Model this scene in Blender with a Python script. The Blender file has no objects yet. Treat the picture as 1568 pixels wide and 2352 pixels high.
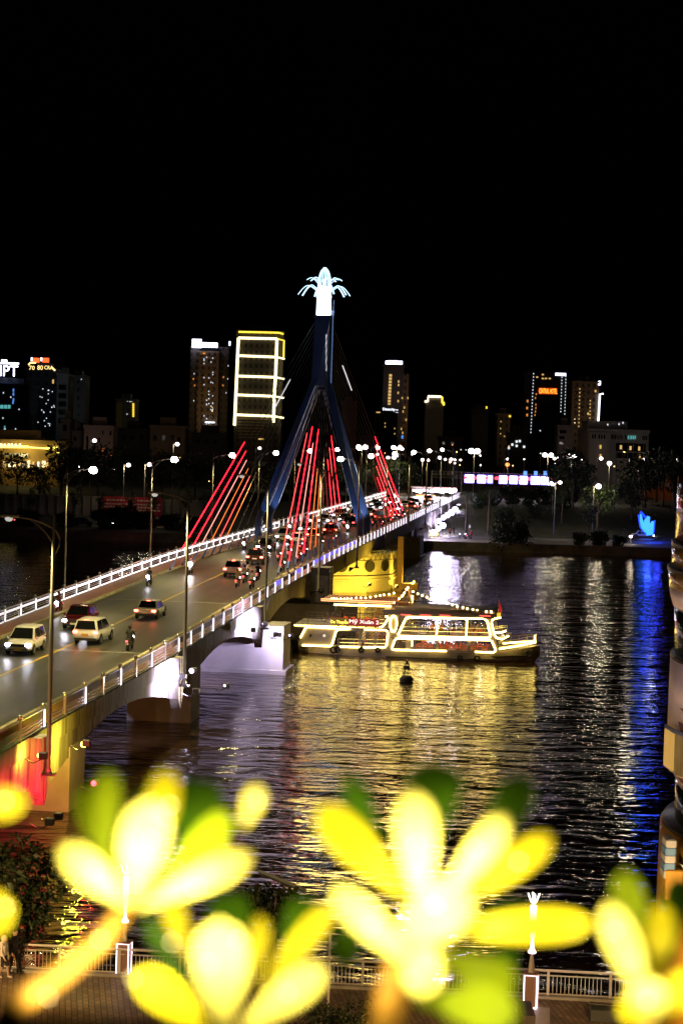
import bpy, bmesh, math, random
from mathutils import Vector, Matrix
from math import sin, cos, tan, radians, pi, sqrt, atan2
random.seed(7)
S = bpy.context.scene
COL = S.collection

# ------------------------------------------------------------------ camera
H = 21.0; F = 4450.0; PITCH = math.atan((1176 - 985) / F); ROLL = radians(1.7)
cd = bpy.data.cameras.new('camera'); cam = bpy.data.objects.new('camera', cd); COL.objects.link(cam)
cd.sensor_fit = 'HORIZONTAL'; cd.sensor_width = 15.6; cd.lens = 15.6 * F / 1568
cd.clip_start = 0.05; cd.clip_end = 6000
cd.dof.use_dof = True; cd.dof.focus_distance = 175.0; cd.dof.aperture_fstop = 2.5
cam.matrix_world = (Matrix.Translation((0, 0, H)) @ Matrix.Rotation(pi / 2 - PITCH, 4, 'X')
                    @ Matrix.Rotation(ROLL, 4, 'Z'))
S.camera = cam

# ------------------------------------------------------------------ night sky
W = bpy.data.worlds.new('World'); S.world = W; W.use_nodes = True
wn = W.node_tree.nodes; bg = wn['Background']
sky = wn.new('ShaderNodeTexSky'); sky.sky_type = 'NISHITA'; sky.sun_disc = False
sky.sun_elevation = radians(-4); sky.sun_rotation = radians(200)
W.node_tree.links.new(sky.outputs[0], bg.inputs[0]); bg.inputs[1].default_value = 0.010

S.view_settings.view_transform = 'Standard'; S.view_settings.look = 'None'
S.view_settings.exposure = 0.0; S.view_settings.gamma = 1.0
cy = S.cycles
cy.use_denoising = True; cy.max_bounces = 5; cy.diffuse_bounces = 2; cy.glossy_bounces = 3
cy.transmission_bounces = 3; cy.transparent_max_bounces = 6
cy.sample_clamp_indirect = 4.0; cy.caustics_reflective = False; cy.caustics_refractive = False
try: cy.use_light_tree = True
except Exception: pass

# ------------------------------------------------------------------ photograph pixel (1568 wide) -> place in the world
def ray(px, py):
    a, b = px - 784, 1176 - py
    x = a * cos(ROLL) - b * sin(ROLL); y = a * sin(ROLL) + b * cos(ROLL)
    vx, vy, vz = x / F, 1.0, y / F
    return Vector((vx, vy * cos(PITCH) + vz * sin(PITCH), -vy * sin(PITCH) + vz * cos(PITCH)))
def at_y(px, py, Y):
    d = ray(px, py); return Vector((Y * d.x / d.y, Y, H + Y * d.z / d.y))
def at_z(px, py, z):
    d = ray(px, py); k = (z - H) / d.z; return Vector((k * d.x, k * d.y, z))

# ------------------------------------------------------------------ bridge frame: w to the right of the right edge, u along it
BX, BY, PHI = -14.75, 98.18, radians(7.05)
def bw(w, u, z=0.0):
    return Vector((BX + u * sin(PHI) + w * cos(PHI), BY + u * cos(PHI) - w * sin(PHI), z))
def wu(p):
    x, y = p[0] - BX, p[1] - BY
    return x * cos(PHI) - y * sin(PHI), x * sin(PHI) + y * cos(PHI)
DK = [(-90, 4.2), (-40, 4.75), (0, 5.12), (33, 5.33), (66, 5.88), (99, 6.38), (132, 6.5), (165, 6.5), (210, 6.5), (264, 6.45), (330, 6.4), (420, 6.3)]
def deckz(u):
    if u <= DK[0][0]: return DK[0][1]
    for i in range(len(DK) - 1):
        (a, za), (b, zb) = DK[i], DK[i + 1]
        if u <= b:
            t = (u - a) / (b - a)
            m0 = (DK[i + 1][1] - DK[max(i - 1, 0)][1]) / (DK[i + 1][0] - DK[max(i - 1, 0)][0]) * (b - a)
            j = min(i + 2, len(DK) - 1)
            m1 = (DK[j][1] - za) / (DK[j][0] - a) * (b - a)
            return (2*t**3-3*t*t+1)*za + (t**3-2*t*t+t)*m0 + (-2*t**3+3*t*t)*zb + (t**3-t*t)*m1
    return DK[-1][1]
def at_deck(px, py, dz=0.0):
    z = 6.0
    for _ in range(12):
        p = at_z(px, py, z); z = deckz(wu(p)[1]) + dz
    return p

# ------------------------------------------------------------------ materials
MATS = {}
def mat(name, col, rough=0.6, metal=0.0, emit=None, es=0.0, nz=0.0, ns=3.0, bump=0.0, sample=False, spec=None, trans=0.0, alpha=None):
    if name in MATS: return MATS[name]
    m = bpy.data.materials.new(name); m.use_nodes = True; MATS[name] = m
    nt = m.node_tree; b = nt.nodes['Principled BSDF']
    b.inputs['Base Color'].default_value = (*col, 1); b.inputs['Roughness'].default_value = rough
    b.inputs['Metallic'].default_value = metal
    if spec is not None: b.inputs['Specular IOR Level'].default_value = spec
    if trans: b.inputs['Transmission Weight'].default_value = trans
    if emit: 
        b.inputs['Emission Color'].default_value = (*emit, 1); b.inputs['Emission Strength'].default_value = es
        try: m.cycles.emission_sampling = 'AUTO' if sample else 'NONE'
        except Exception: pass
    if nz or bump:
        tc = nt.nodes.new('ShaderNodeTexCoord'); n = nt.nodes.new('ShaderNodeTexNoise')
        n.inputs['Scale'].default_value = ns; n.inputs['Detail'].default_value = 6; n.inputs['Roughness'].default_value = 0.62
        nt.links.new(tc.outputs['Object'], n.inputs['Vector'])
        if nz:
            r = nt.nodes.new('ShaderNodeValToRGB'); e = r.color_ramp.elements
            e[0].position = 0.32; e[1].position = 0.70
            e[0].color = (*[c * (1 - nz) for c in col], 1); e[1].color = (*[min(1, c * (1 + nz * 0.6)) for c in col], 1)
            nt.links.new(n.outputs['Fac'], r.inputs['Fac']); nt.links.new(r.outputs[0], b.inputs['Base Color'])
        if bump:
            bp = nt.nodes.new('ShaderNodeBump'); bp.inputs['Strength'].default_value = bump; bp.inputs['Distance'].default_value = 0.05
            nt.links.new(n.outputs['Fac'], bp.inputs['Height']); nt.links.new(bp.outputs[0], b.inputs['Normal'])
    return m
def glow(name, col, s, sample=False):
    return mat(name, (0.02, 0.02, 0.02), 0.5, emit=col, es=s, sample=sample)

# ------------------------------------------------------------------ mesh builder
class MB:
    def __init__(s): s.v = []; s.f = []; s.m = []; s.mi = 0
    def add(s, vs, fs):
        o = len(s.v); s.v += [tuple(v) for v in vs]
        for f in fs: s.f.append(tuple(i + o for i in f)); s.m.append(s.mi)
        return s
    def bb(s, x0, x1, y0, y1, z0, z1):
        return s.add([(x0,y0,z0),(x1,y0,z0),(x1,y1,z0),(x0,y1,z0),(x0,y0,z1),(x1,y0,z1),(x1,y1,z1),(x0,y1,z1)],
                     [(3,2,1,0),(4,5,6,7),(0,1,5,4),(1,2,6,5),(2,3,7,6),(3,0,4,7)])
    def box(s, c, d, M=None):
        x, y, z = d[0]/2, d[1]/2, d[2]/2
        vs = [Vector(p) for p in [(-x,-y,-z),(x,-y,-z),(x,y,-z),(-x,y,-z),(-x,-y,z),(x,-y,z),(x,y,z),(-x,y,z)]]
        if M is not None: vs = [M @ p for p in vs]
        return s.add([p + Vector(c) for p in vs], [(3,2,1,0),(4,5,6,7),(0,1,5,4),(1,2,6,5),(2,3,7,6),(3,0,4,7)])
    def bevbox(s, c, d, b):
        # box with chamfered vertical and horizontal edges
        x, y, z = d[0]/2, d[1]/2, d[2]/2
        rings = []
        for zz, k in ((-z, b), (-z+b, 0), (z-b, 0), (z, b)):
            X, Y = x-k, y-k; q = b*0.7
            rings.append([(X,-Y+q,zz),(X,Y-q,zz),(X-q,Y,zz),(-X+q,Y,zz),(-X,Y-q,zz),(-X,-Y+q,zz),(-X+q,-Y,zz),(X-q,-Y,zz)])
        return s.loft([[(p[0]+c[0],p[1]+c[1],p[2]+c[2]) for p in r] for r in rings])
    def loft(s, rings, caps=True, closed=True):
        n = len(rings[0]); vs = [p for r in rings for p in r]; fs = []
        for i in range(len(rings)-1):
            for j in range(n if closed else n-1):
                k = (j+1) % n
                fs.append((i*n+j, i*n+k, (i+1)*n+k, (i+1)*n+j))
        if caps: fs.append(tuple(range(n-1,-1,-1))); fs.append(tuple(range((len(rings)-1)*n, len(rings)*n)))
        return s.add(vs, fs)
    def tube(s, pts, r, n=8, caps=True):
        pts = [Vector(p) for p in pts]; rs = r if isinstance(r, (list, tuple)) else [r]*len(pts)
        rings = []; ref = None
        for i, p in enumerate(pts):
            t = (pts[min(i+1, len(pts)-1)] - pts[max(i-1, 0)])
            if t.length < 1e-9: t = Vector((0,0,1))
            t.normalize()
            if ref is None: ref = Vector((0,0,1)) if abs(t.z) < 0.9 else Vector((1,0,0))
            a = t.cross(ref)
            if a.length < 1e-6: ref = Vector((0,1,0)); a = t.cross(ref)
            a.normalize(); b = t.cross(a).normalized(); ref = -b if False else ref
            rings.append([p + (a*cos(2*pi*k/n) + b*sin(2*pi*k/n))*rs[i] for k in range(n)])
        return s.loft(rings, caps)
    def lathe(s, prof, n=16, c=(0,0,0)):
        rings = [[(c[0]+r*cos(2*pi*k/n), c[1]+r*sin(2*pi*k/n), c[2]+z) for k in range(n)] for r, z in prof]
        return s.loft(rings)
    def ball(s, c, r, n=12, m=8, sc=(1,1,1)):
        rings = []
        for i in range(1, m):
            a = -pi/2 + pi*i/m
            rings.append([(c[0]+r*sc[0]*cos(a)*cos(2*pi*k/n), c[1]+r*sc[1]*cos(a)*sin(2*pi*k/n), c[2]+r*sc[2]*sin(a)) for k in range(n)])
        return s.loft(rings)
    def poly(s, pts): return s.add(pts, [tuple(range(len(pts)))])
    def prism(s, pts, off):
        n = len(pts); o = Vector(off); vs = [Vector(p) for p in pts] + [Vector(p)+o for p in pts]
        fs = [tuple(range(n-1,-1,-1)), tuple(range(n, 2*n))] + [(i,(i+1)%n,n+(i+1)%n,n+i) for i in range(n)]
        return s.add(vs, fs)
    def torus(s, c, R, r, axis='y', n=16, m=8):
        rings = []
        for i in range(n):
            a = 2*pi*i/n; ring = []
            for k in range(m):
                b = 2*pi*k/m; q = R + r*cos(b); p = (q*cos(a), r*sin(b), q*sin(a))
                if axis == 'x': p = (p[1], p[0], p[2])
                if axis == 'z': p = (p[0], p[2], p[1])
                ring.append((c[0]+p[0], c[1]+p[1], c[2]+p[2]))
            rings.append(ring)
        vs = [p for r_ in rings for p in r_]; fs = []
        for i in range(n):
            for k in range(m):
                fs.append((i*m+k, i*m+(k+1)%m, ((i+1)%n)*m+(k+1)%m, ((i+1)%n)*m+k))
        return s.add(vs, fs)
    def mesh(s, name, mats, smooth=False):
        me = bpy.data.meshes.new(name); me.from_pydata(s.v, [], s.f)
        if not isinstance(mats, (list, tuple)): mats = [mats]
        for m in mats: me.materials.append(m)
        if len(mats) > 1: me.polygons.foreach_set('material_index', s.m)
        bm = bmesh.new(); bm.from_mesh(me); bmesh.ops.recalc_face_normals(bm, faces=bm.faces); bm.to_mesh(me); bm.free()
        if smooth: me.polygons.foreach_set('use_smooth', [True]*len(me.polygons))
        return me
    def build(s, name, mats, parent=None, smooth=False, world=False, loc=None):
        # world=True: vertices are given in world coordinates, the parents are unrotated
        if world:
            o = Vector((0,0,0)); p = parent
            while p is not None: o += p.location; p = p.parent
            if loc is not None: o += Vector(loc)
            s.v = [tuple(Vector(v) - o) for v in s.v]
        ob = bpy.data.objects.new(name, s.mesh(name, mats, smooth)); COL.objects.link(ob)
        if parent is not None: ob.parent = parent
        if loc is not None: ob.location = loc
        return ob
def obj_from(name, me, parent=None, loc=(0,0,0), rot=(0,0,0)):
    ob = bpy.data.objects.new(name, me); COL.objects.link(ob)
    if parent is not None: ob.parent = parent
    ob.location = loc; ob.rotation_euler = rot; return ob
def tag(o, label=None, cat=None, group=None, kind=None):
    if label: o['label'] = label
    if cat: o['category'] = cat
    if group: o['group'] = group
    if kind: o['kind'] = kind
    return o
def thing(name, label, cat, loc=(0,0,0), rz=0.0, group=None):
    o = bpy.data.objects.new(name, None); COL.objects.link(o); o.empty_display_size = 0.3
    o.location = loc; o.rotation_euler = (0, 0, rz); return tag(o, label, cat, group)
def copy_tree(o, parent=None):
    c = o.copy(); COL.objects.link(c); c.parent = parent
    for ch in list(o.children): copy_tree(ch, c)
    return c
def lamp(name, typ, loc, power, col=(1,1,1), size=0.25, target=None, angle=90, blend=0.5, parent=None):
    l = bpy.data.lights.new(name, typ); l.energy = power; l.color = col
    if typ in ('POINT', 'SPOT'): l.shadow_soft_size = size
    if typ == 'SPOT': l.spot_size = radians(angle); l.spot_blend = blend
    if typ == 'AREA': l.size = size
    o = bpy.data.objects.new(name, l); COL.objects.link(o)
    o.location = loc
    if target is not None:
        o.rotation_euler = (Vector(target) - Vector(loc)).to_track_quat('-Z', 'Y').to_euler()
    if parent is not None: o.parent = parent
    return o
def text_mesh(txt, size, depth=0.02):
    c = bpy.data.curves.new('lettering', 'FONT'); c.body = txt; c.size = size; c.extrude = depth; c.resolution_u = 2
    c.align_x = 'CENTER'
    o = bpy.data.objects.new('lettering', c); COL.objects.link(o)
    dg = bpy.context.evaluated_depsgraph_get(); me = bpy.data.meshes.new_from_object(o.evaluated_get(dg))
    bpy.data.objects.remove(o); return me
def put_text(name, txt, size, m, parent, loc, width=None, rz=0.0):
    me = text_mesh(txt, size); me.materials.clear(); me.materials.append(m)
    if width:
        xs = [v.co.x for v in me.vertices]; k = width / (max(xs) - min(xs)); cx = (max(xs) + min(xs)) / 2
        for v in me.vertices: v.co.x = (v.co.x - cx) * k
    return obj_from(name, me, parent, loc, (pi/2, 0, rz))

# common materials
concrete = mat('concrete', (0.34, 0.32, 0.29), 0.85, nz=0.35, ns=0.9, bump=0.2)
def weathered():
    m = bpy.data.materials.new('weathered_concrete'); m.use_nodes = True; nt = m.node_tree; b = nt.nodes['Principled BSDF']
    tc = nt.nodes.new('ShaderNodeTexCoord'); mp = nt.nodes.new('ShaderNodeMapping'); mp.inputs['Scale'].default_value = (2.2, 2.2, 0.12)
    n = nt.nodes.new('ShaderNodeTexNoise'); n.inputs['Scale'].default_value = 1.0; n.inputs['Detail'].default_value = 7; n.inputs['Roughness'].default_value = 0.7
    r = nt.nodes.new('ShaderNodeValToRGB'); r.color_ramp.elements[0].position = 0.36; r.color_ramp.elements[1].position = 0.66
    r.color_ramp.elements[0].color = (0.10, 0.09, 0.075, 1); r.color_ramp.elements[1].color = (0.40, 0.37, 0.32, 1)
    L = nt.links.new; L(tc.outputs['Object'], mp.inputs['Vector']); L(mp.outputs[0], n.inputs['Vector']); L(n.outputs['Fac'], r.inputs['Fac']); L(r.outputs[0], b.inputs['Base Color'])
    b.inputs['Roughness'].default_value = 0.85; return m
streaked = weathered()
pale_concrete = mat('pale_concrete', (0.46, 0.43, 0.42), 0.8, nz=0.22, ns=0.5, bump=0.1)
steel = mat('steel', (0.55, 0.54, 0.52), 0.28, 0.85)
galv = mat('galvanised_steel', (0.20, 0.19, 0.17), 0.5, 0.4)
dark_steel = mat('dark_steel', (0.05, 0.05, 0.055), 0.5, 0.3)
rubber = mat('rubber', (0.012, 0.012, 0.013), 0.75)
glass_dark = mat('dark_glass', (0.008, 0.009, 0.011), 0.08)
white_paint = mat('white_paint', (0.78, 0.77, 0.75), 0.35)
# ================================================================== water and ground
def water_mat():
    m = bpy.data.materials.new('river_water'); m.use_nodes = True; nt = m.node_tree; b = nt.nodes['Principled BSDF']; L = nt.links.new
    b.inputs['Base Color'].default_value = (0.030, 0.017, 0.007, 1); b.inputs['Roughness'].default_value = 0.02
    b.inputs['IOR'].default_value = 1.33; b.inputs['Specular IOR Level'].default_value = 0.5
    tc = nt.nodes.new('ShaderNodeTexCoord')
    prev = None
    cn = nt.nodes.new('ShaderNodeTexNoise'); cn.inputs['Scale'].default_value = 0.022; cn.inputs['Detail'].default_value = 3; L(tc.outputs['Object'], cn.inputs['Vector'])
    cr = nt.nodes.new('ShaderNodeMapRange'); cr.inputs['From Min'].default_value = 0.32; cr.inputs['From Max'].default_value = 0.68; cr.inputs['To Min'].default_value = 0.35; cr.inputs['To Max'].default_value = 1.25; L(cn.outputs['Fac'], cr.inputs['Value'])
    for sc, det, st, dist in (((0.13, 0.26, 1), 2, 1.0, 0.42), ((0.50, 0.95, 1), 2, 1.0, 0.20), ((1.7, 3.6, 1), 3, 1.0, 0.048)):
        mp = nt.nodes.new('ShaderNodeMapping'); mp.inputs['Scale'].default_value = sc; mp.inputs['Rotation'].default_value = (0, 0, 0.09)
        n = nt.nodes.new('ShaderNodeTexNoise'); n.inputs['Scale'].default_value = 1; n.inputs['Detail'].default_value = det; n.inputs['Distortion'].default_value = 0.3
        L(tc.outputs['Object'], mp.inputs['Vector']); L(mp.outputs[0], n.inputs['Vector'])
        bp = nt.nodes.new('ShaderNodeBump'); bp.inputs['Strength'].default_value = st; bp.inputs['Distance'].default_value = dist
        L(n.outputs['Fac'], bp.inputs['Height']); L(cr.outputs[0], bp.inputs['Strength'])
        if prev: L(prev.outputs[0], bp.inputs['Normal'])
        prev = bp
    L(prev.outputs[0], b.inputs['Normal']); return m
b = MB(); b.poly([(-500, 40, 0), (500, 40, 0), (500, 420, 0), (-500, 420, 0)])
tag(b.build('river_water', water_mat()), kind='structure')
b = MB(); b.poly([(-900, -60, -2.5), (900, -60, -2.5), (900, 900, -2.5), (-900, 900, -2.5)])
tag(b.build('river_bed', mat('mud', (0.03, 0.02, 0.012), 0.9, nz=0.3)), kind='structure')

# far bank: one sheet from the quay back to the horizon, rising to the level of the bridge end
QY = 343.0
def smooth(a, b_, t):
    t = max(0.0, min(1.0, (t - a) / (b_ - a))); return t*t*(3-2*t)
def ground(x, y):
    z = 1.5
    if x > 82: z += 2.9 * smooth(QY+30, 560, y)                   # the street that runs up from the river on the right
    mid = smooth(12, 20, x) * (1 - smooth(72, 84, x))
    z += mid * 4.3 * smooth(QY+22, QY+62, y)                      # green bank beside the bridge end
    lef = 1 - smooth(8, 16, x)
    z += lef * 2.8 * smooth(QY+62, QY+110, y)
    z += smooth(QY+100, QY+160, y) * max(0, 5.6 - z) * (1 if x < 84 else 0)
    return z
xs = [-700, -400, -250, -180] + [-140 + 5*i for i in range(65)] + [200, 260, 400, 700]
ys = [QY + 4*i for i in range(40)] + [QY+175, QY+200, QY+260, QY+400, QY+700, 1600, 3000, 5200]
b = MB(); vs = [(x, y, ground(x, y)) for y in ys for x in xs]; nx = len(xs)
b.add(vs, [(j*nx+i, j*nx+i+1, (j+1)*nx+i+1, (j+1)*nx+i) for j in range(len(ys)-1) for i in range(nx-1)])
tag(b.build('far_bank_ground', mat('bank_soil', (0.028, 0.028, 0.016), 0.95, nz=0.5, ns=0.15), smooth=True), kind='structure')
quay_m = mat('quay_stone', (0.22, 0.19, 0.16), 0.9, nz=0.6, ns=0.35)
b = MB(); b.bb(-500, 500, QY-0.7, QY+0.02, -2, 1.62); b.bb(-500, 500, QY-0.9, QY-0.7, -2, 0.25)
tag(b.build('far_quay_wall', quay_m), 'long low stone quay wall along the far bank of the river', 'quay wall')
pave = mat('riverside_paving', (0.20, 0.18, 0.15), 0.8, nz=0.25, ns=0.6)
b = MB(); b.poly([(-500, QY+0.02, 1.63), (500, QY+0.02, 1.63), (500, QY+9, 1.63), (-500, QY+9, 1.63)])
tag(b.build('far_bank_pavement', pave), kind='structure')
asph = mat('asphalt', (0.075, 0.072, 0.066), 0.62, nz=0.25, ns=1.2, bump=0.15)
b = MB(); b.poly([(-500, QY+11, 1.56), (500, QY+11, 1.56), (500, QY+21.5, 1.56), (-500, QY+21.5, 1.56)])
tag(b.build('far_riverside_road', asph), kind='structure')
# street running away on the right, with crossings
b = MB()
rows = [QY+21.5 + 6*i for i in range(34)]
def street_x(y): return 84.5 + (y - QY) * 0.075
vs = []
for y in rows:
    for dx in (0, 6.5, 13): vs.append((street_x(y)+dx, y, ground(95, y)+0.06))
b.add(vs, [(j*3+i, j*3+i+1, (j+1)*3+i+1, (j+1)*3+i) for j in range(len(rows)-1) for i in range(2)])
tag(b.build('far_side_street', asph), kind='structure')
paint = mat('road_paint', (0.75, 0.74, 0.70), 0.7)
for yy in (QY+27, QY+98):
    b = MB()
    for k in range(11):
        x = street_x(yy) + 0.7 + 1.15*k; z = ground(95, yy)+0.075
        z2 = ground(95, yy+1.6)+0.075
        b.poly([(x, yy, z), (x+0.6, yy, z), (x+0.6, yy+1.6, z2), (x, yy+1.6, z2)])
    tag(b.build('crossing_marking', paint), kind='structure')
# upper road at the bridge head under the sign gantry
b = MB(); zz = 5.78
b.poly([(-30, 444, zz), (84, 444, zz), (84, 474, zz), (-30, 474, zz)])
tag(b.build('far_upper_road', mat('worn_asphalt', (0.12, 0.11, 0.10), 0.7, nz=0.2, ns=0.5)), kind='structure')

# near promenade
def brick_mat():
    m = bpy.data.materials.new('brick_paving'); m.use_nodes = True; nt = m.node_tree; b = nt.nodes['Principled BSDF']; L = nt.links.new
    tc = nt.nodes.new('ShaderNodeTexCoord'); mp = nt.nodes.new('ShaderNodeMapping'); mp.inputs['Rotation'].default_value = (0, 0, 1.42)
    t = nt.nodes.new('ShaderNodeTexBrick'); t.inputs['Scale'].default_value = 1.0
    t.inputs['Brick Width'].default_value = 0.42; t.inputs['Row Height'].default_value = 0.2; t.inputs['Mortar Size'].default_value = 0.016
    t.inputs['Color1'].default_value = (0.34, 0.24, 0.15, 1); t.inputs['Color2'].default_value = (0.20, 0.135, 0.085, 1); t.inputs['Mortar'].default_value = (0.05, 0.035, 0.025, 1)
    n = nt.nodes.new('ShaderNodeTexNoise'); n.inputs['Scale'].default_value = 0.8; n.inputs['Detail'].default_value = 5
    mx = nt.nodes.new('ShaderNodeMixRGB'); mx.blend_type = 'MULTIPLY'; mx.inputs['Fac'].default_value = 0.7
    r = nt.nodes.new('ShaderNodeValToRGB'); r.color_ramp.elements[0].color = (0.45, 0.42, 0.4, 1); r.color_ramp.elements[0].position = 0.3; r.color_ramp.elements[1].position = 0.65
    L(tc.outputs['Object'], mp.inputs['Vector']); L(mp.outputs[0], t.inputs['Vector']); L(tc.outputs['Object'], n.inputs['Vector']); L(n.outputs['Fac'], r.inputs['Fac'])
    L(t.outputs['Color'], mx.inputs['Color1']); L(r.outputs[0], mx.inputs['Color2']); L(mx.outputs[0], b.inputs['Base Color'])
    bp = nt.nodes.new('ShaderNodeBump'); bp.inputs['Strength'].default_value = 0.4; bp.inputs['Distance'].default_value = 0.02; bp.invert = True
    L(t.outputs['Fac'], bp.inputs['Height']); L(bp.outputs[0], b.inputs['Normal']); b.inputs['Roughness'].default_value = 0.5
    return m
PZ = 1.0
fa, fb = at_z(60, 2233, PZ), at_z(1300, 2296, PZ)          # the line of the river fence
fdir = (fb - fa).normalized(); fn = Vector((-fdir.y, fdir.x, 0))
def prom(s, t, z=PZ):
    p = fa + fdir*s + fn*t; return Vector((p.x, p.y, z))
b = MB(); b.prism([prom(-60, 0.45, -2), prom(70, 0.45, -2), prom(70, -60, -2), prom(-60, -60, -2)], (0, 0, 2+PZ))
tag(b.build('promenade_pavement', brick_mat()), kind='structure')
b = MB(); b.prism([prom(-60, 0.30, PZ), prom(70, 0.30, PZ), prom(70, -0.15, PZ), prom(-60, -0.15, PZ)], (0, 0, 0.10))
tag(b.build('promenade_kerb', concrete), kind='structure')
# ================================================================== the bridge
def frame_thing(name, label, cat, w=0, u=0, z=0, group=None, rz=0.0):
    return thing(name, label, cat, bw(w, u, z), -PHI + rz, group)
WL = -16.2
br = frame_thing('road_bridge', 'long low arched concrete road bridge crossing the dark river', 'bridge')
US = [-70 + 3.0*i for i in range(142)]
def strip(w0, w1, dz0, dz1, us=US, close=True):
    b = MB(); rings = [[(w0,u,deckz(u)+dz0),(w1,u,deckz(u)+dz0),(w1,u,deckz(u)+dz1),(w0,u,deckz(u)+dz1)] for u in us]
    return b.loft(rings)
strip(WL+0.1, -0.1, -0.9, -0.02).build('deck_slab', concrete, br)
def road_mat():
    m = bpy.data.materials.new('bridge_asphalt'); m.use_nodes = True; nt = m.node_tree; b = nt.nodes['Principled BSDF']; L = nt.links.new
    tc = nt.nodes.new('ShaderNodeTexCoord'); mp = nt.nodes.new('ShaderNodeMapping'); mp.inputs['Scale'].default_value = (0.9, 0.045, 1)
    n = nt.nodes.new('ShaderNodeTexNoise'); n.inputs['Scale'].default_value = 1.0; n.inputs['Detail'].default_value = 6
    n2 = nt.nodes.new('ShaderNodeTexNoise'); n2.inputs['Scale'].default_value = 9.0; n2.inputs['Detail'].default_value = 5
    r = nt.nodes.new('ShaderNodeValToRGB'); e = r.color_ramp.elements; e[0].position = 0.35; e[1].position = 0.65
    e[0].color = (0.054, 0.054, 0.043, 1); e[1].color = (0.102, 0.098, 0.074, 1)
    mx = nt.nodes.new('ShaderNodeMixRGB'); mx.blend_type = 'MULTIPLY'; mx.inputs['Fac'].default_value = 0.5
    L(tc.outputs['Object'], mp.inputs[0]); L(mp.outputs[0], n.inputs['Vector']); L(n.outputs['Fac'], r.inputs['Fac']); L(tc.outputs['Object'], n2.inputs['Vector'])
    L(r.outputs[0], mx.inputs['Color1']); L(n2.outputs['Fac'], mx.inputs['Color2']); L(mx.outputs[0], b.inputs['Base Color'])
    b.inputs['Roughness'].default_value = 0.42
    bp = nt.nodes.new('ShaderNodeBump'); bp.inputs['Strength'].default_value = 0.25; bp.inputs['Distance'].default_value = 0.03
    L(n2.outputs['Fac'], bp.inputs['Height']); L(bp.outputs[0], b.inputs['Normal']); return m
strip(-13.7, -2.3, -0.015, 0.0).build('carriageway', road_mat(), br)
walk = mat('red_paving', (0.26, 0.11, 0.065), 0.7, nz=0.3, ns=2.0)
strip(WL+0.3, -13.95, -0.01, 0.15).build('footway', walk, br)
strip(-2.05, -0.3, -0.01, 0.15).build('footway', walk, br)
kerbm = mat('kerb_concrete', (0.42, 0.38, 0.24), 0.8, nz=0.4, ns=1.5)
strip(-13.95, -13.7, -0.01, 0.19).build('kerb', kerbm, br); strip(-2.3, -2.05, -0.01, 0.19).build('kerb', kerbm, br)
yl = mat('yellow_road_paint', (0.62, 0.42, 0.06), 0.6, nz=0.2, ns=2)
wc = sum(wu(at_deck(*p))[0] for p in ((330,1405),(245,1442),(100,1507)))/3
strip(wc-0.10, wc+0.10, 0.004, 0.008).build('centre_line', yl, br)
for j, u0 in enumerate((66, 33, 99, 132, 198)):   # expansion joints
    b = MB(); b.bb(-13.68, -2.32, u0-0.10, u0+0.10, deckz(u0)+0.003, deckz(u0)+0.007); b.build('expansion_joint', mat('joint_paint', (0.45, 0.44, 0.40), 0.6, nz=0.4), br)
# edge beams
strip(-0.3, 0.0, -0.75, 0.16).build('edge_beam', streaked, br); strip(WL, WL+0.3, -0.75, 0.16).build('edge_beam', streaked, br)
def depth(t): return 1.15 + 2.0*abs(2*t-1)**1.9
def girder(w0, w1, u0, u1, dfun, n=24):
    b = MB(); rings = []
    for i in range(n+1):
        t = i/n; u = u0 + (u1-u0)*t; z1 = deckz(u)-0.73; z0 = deckz(u)-dfun(t)
        if z1 - z0 < 0.05: z0 = z1-0.05
        rings.append([(w0,u,z0),(w1,u,z0),(w1,u,z1),(w0,u,z1)])
    b.loft(rings); b.build('arched_girder', streaked, br)
spans = [(-66,-33),(-33,0),(0,33),(33,66)]
for a, c in spans:
    girder(-0.45, -0.08, a+0.01, c-0.01, depth); girder(WL+0.08, WL+0.45, a+0.01, c-0.01, depth)
    girder(-11.5, -4.7, a+0.02, c-0.02, lambda t: 1.0+1.9*abs(2*t-1)**1.9, 12)
md = lambda t: 1.25 + 1.9*abs(2*t-1)**2.2
for a, c in ((66,99),): girder(-0.45, -0.08, a+0.01, c-0.01, md); girder(WL+0.08, WL+0.45, a+0.01, c-0.01, md); girder(-11.5, -4.7, a+0.02, c-0.02, md, 12)
for a, c in ((99,160),(160,222)):
    girder(-0.45, -0.08, a+0.01, c-0.01, lambda t: 1.5); girder(WL+0.08, WL+0.45, a+0.01, c-0.01, lambda t: 1.5)
for a, c in ((222,255),(255,288),(288,321)):
    girder(-0.45, -0.08, a+0.01, c-0.01, depth); girder(WL+0.08, WL+0.45, a+0.01, c-0.01, depth)
# hanging pilasters that carry the lamps
def pilaster(u, ln=3.4):
    b = MB(); d = deckz(u)
    b.prism([(-0.07,u-0.75,d+0.1),(-0.07,u+0.75,d+0.1),(-0.07,u+0.75,d-ln+0.9),(-0.07,u+0.05,d-ln),(-0.07,u-0.75,d-ln+0.8)], (0.62,0,0))
    b.bb(0.55, 0.60, u-0.04, u+0.04, d-ln+0.3, d+0.06)
    return b.build('pilaster', streaked, br)
for u in (-33, 0, 33, 66): pilaster(u-1.9)
for u in (255, 288): pilaster(u, 3.0)
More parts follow.
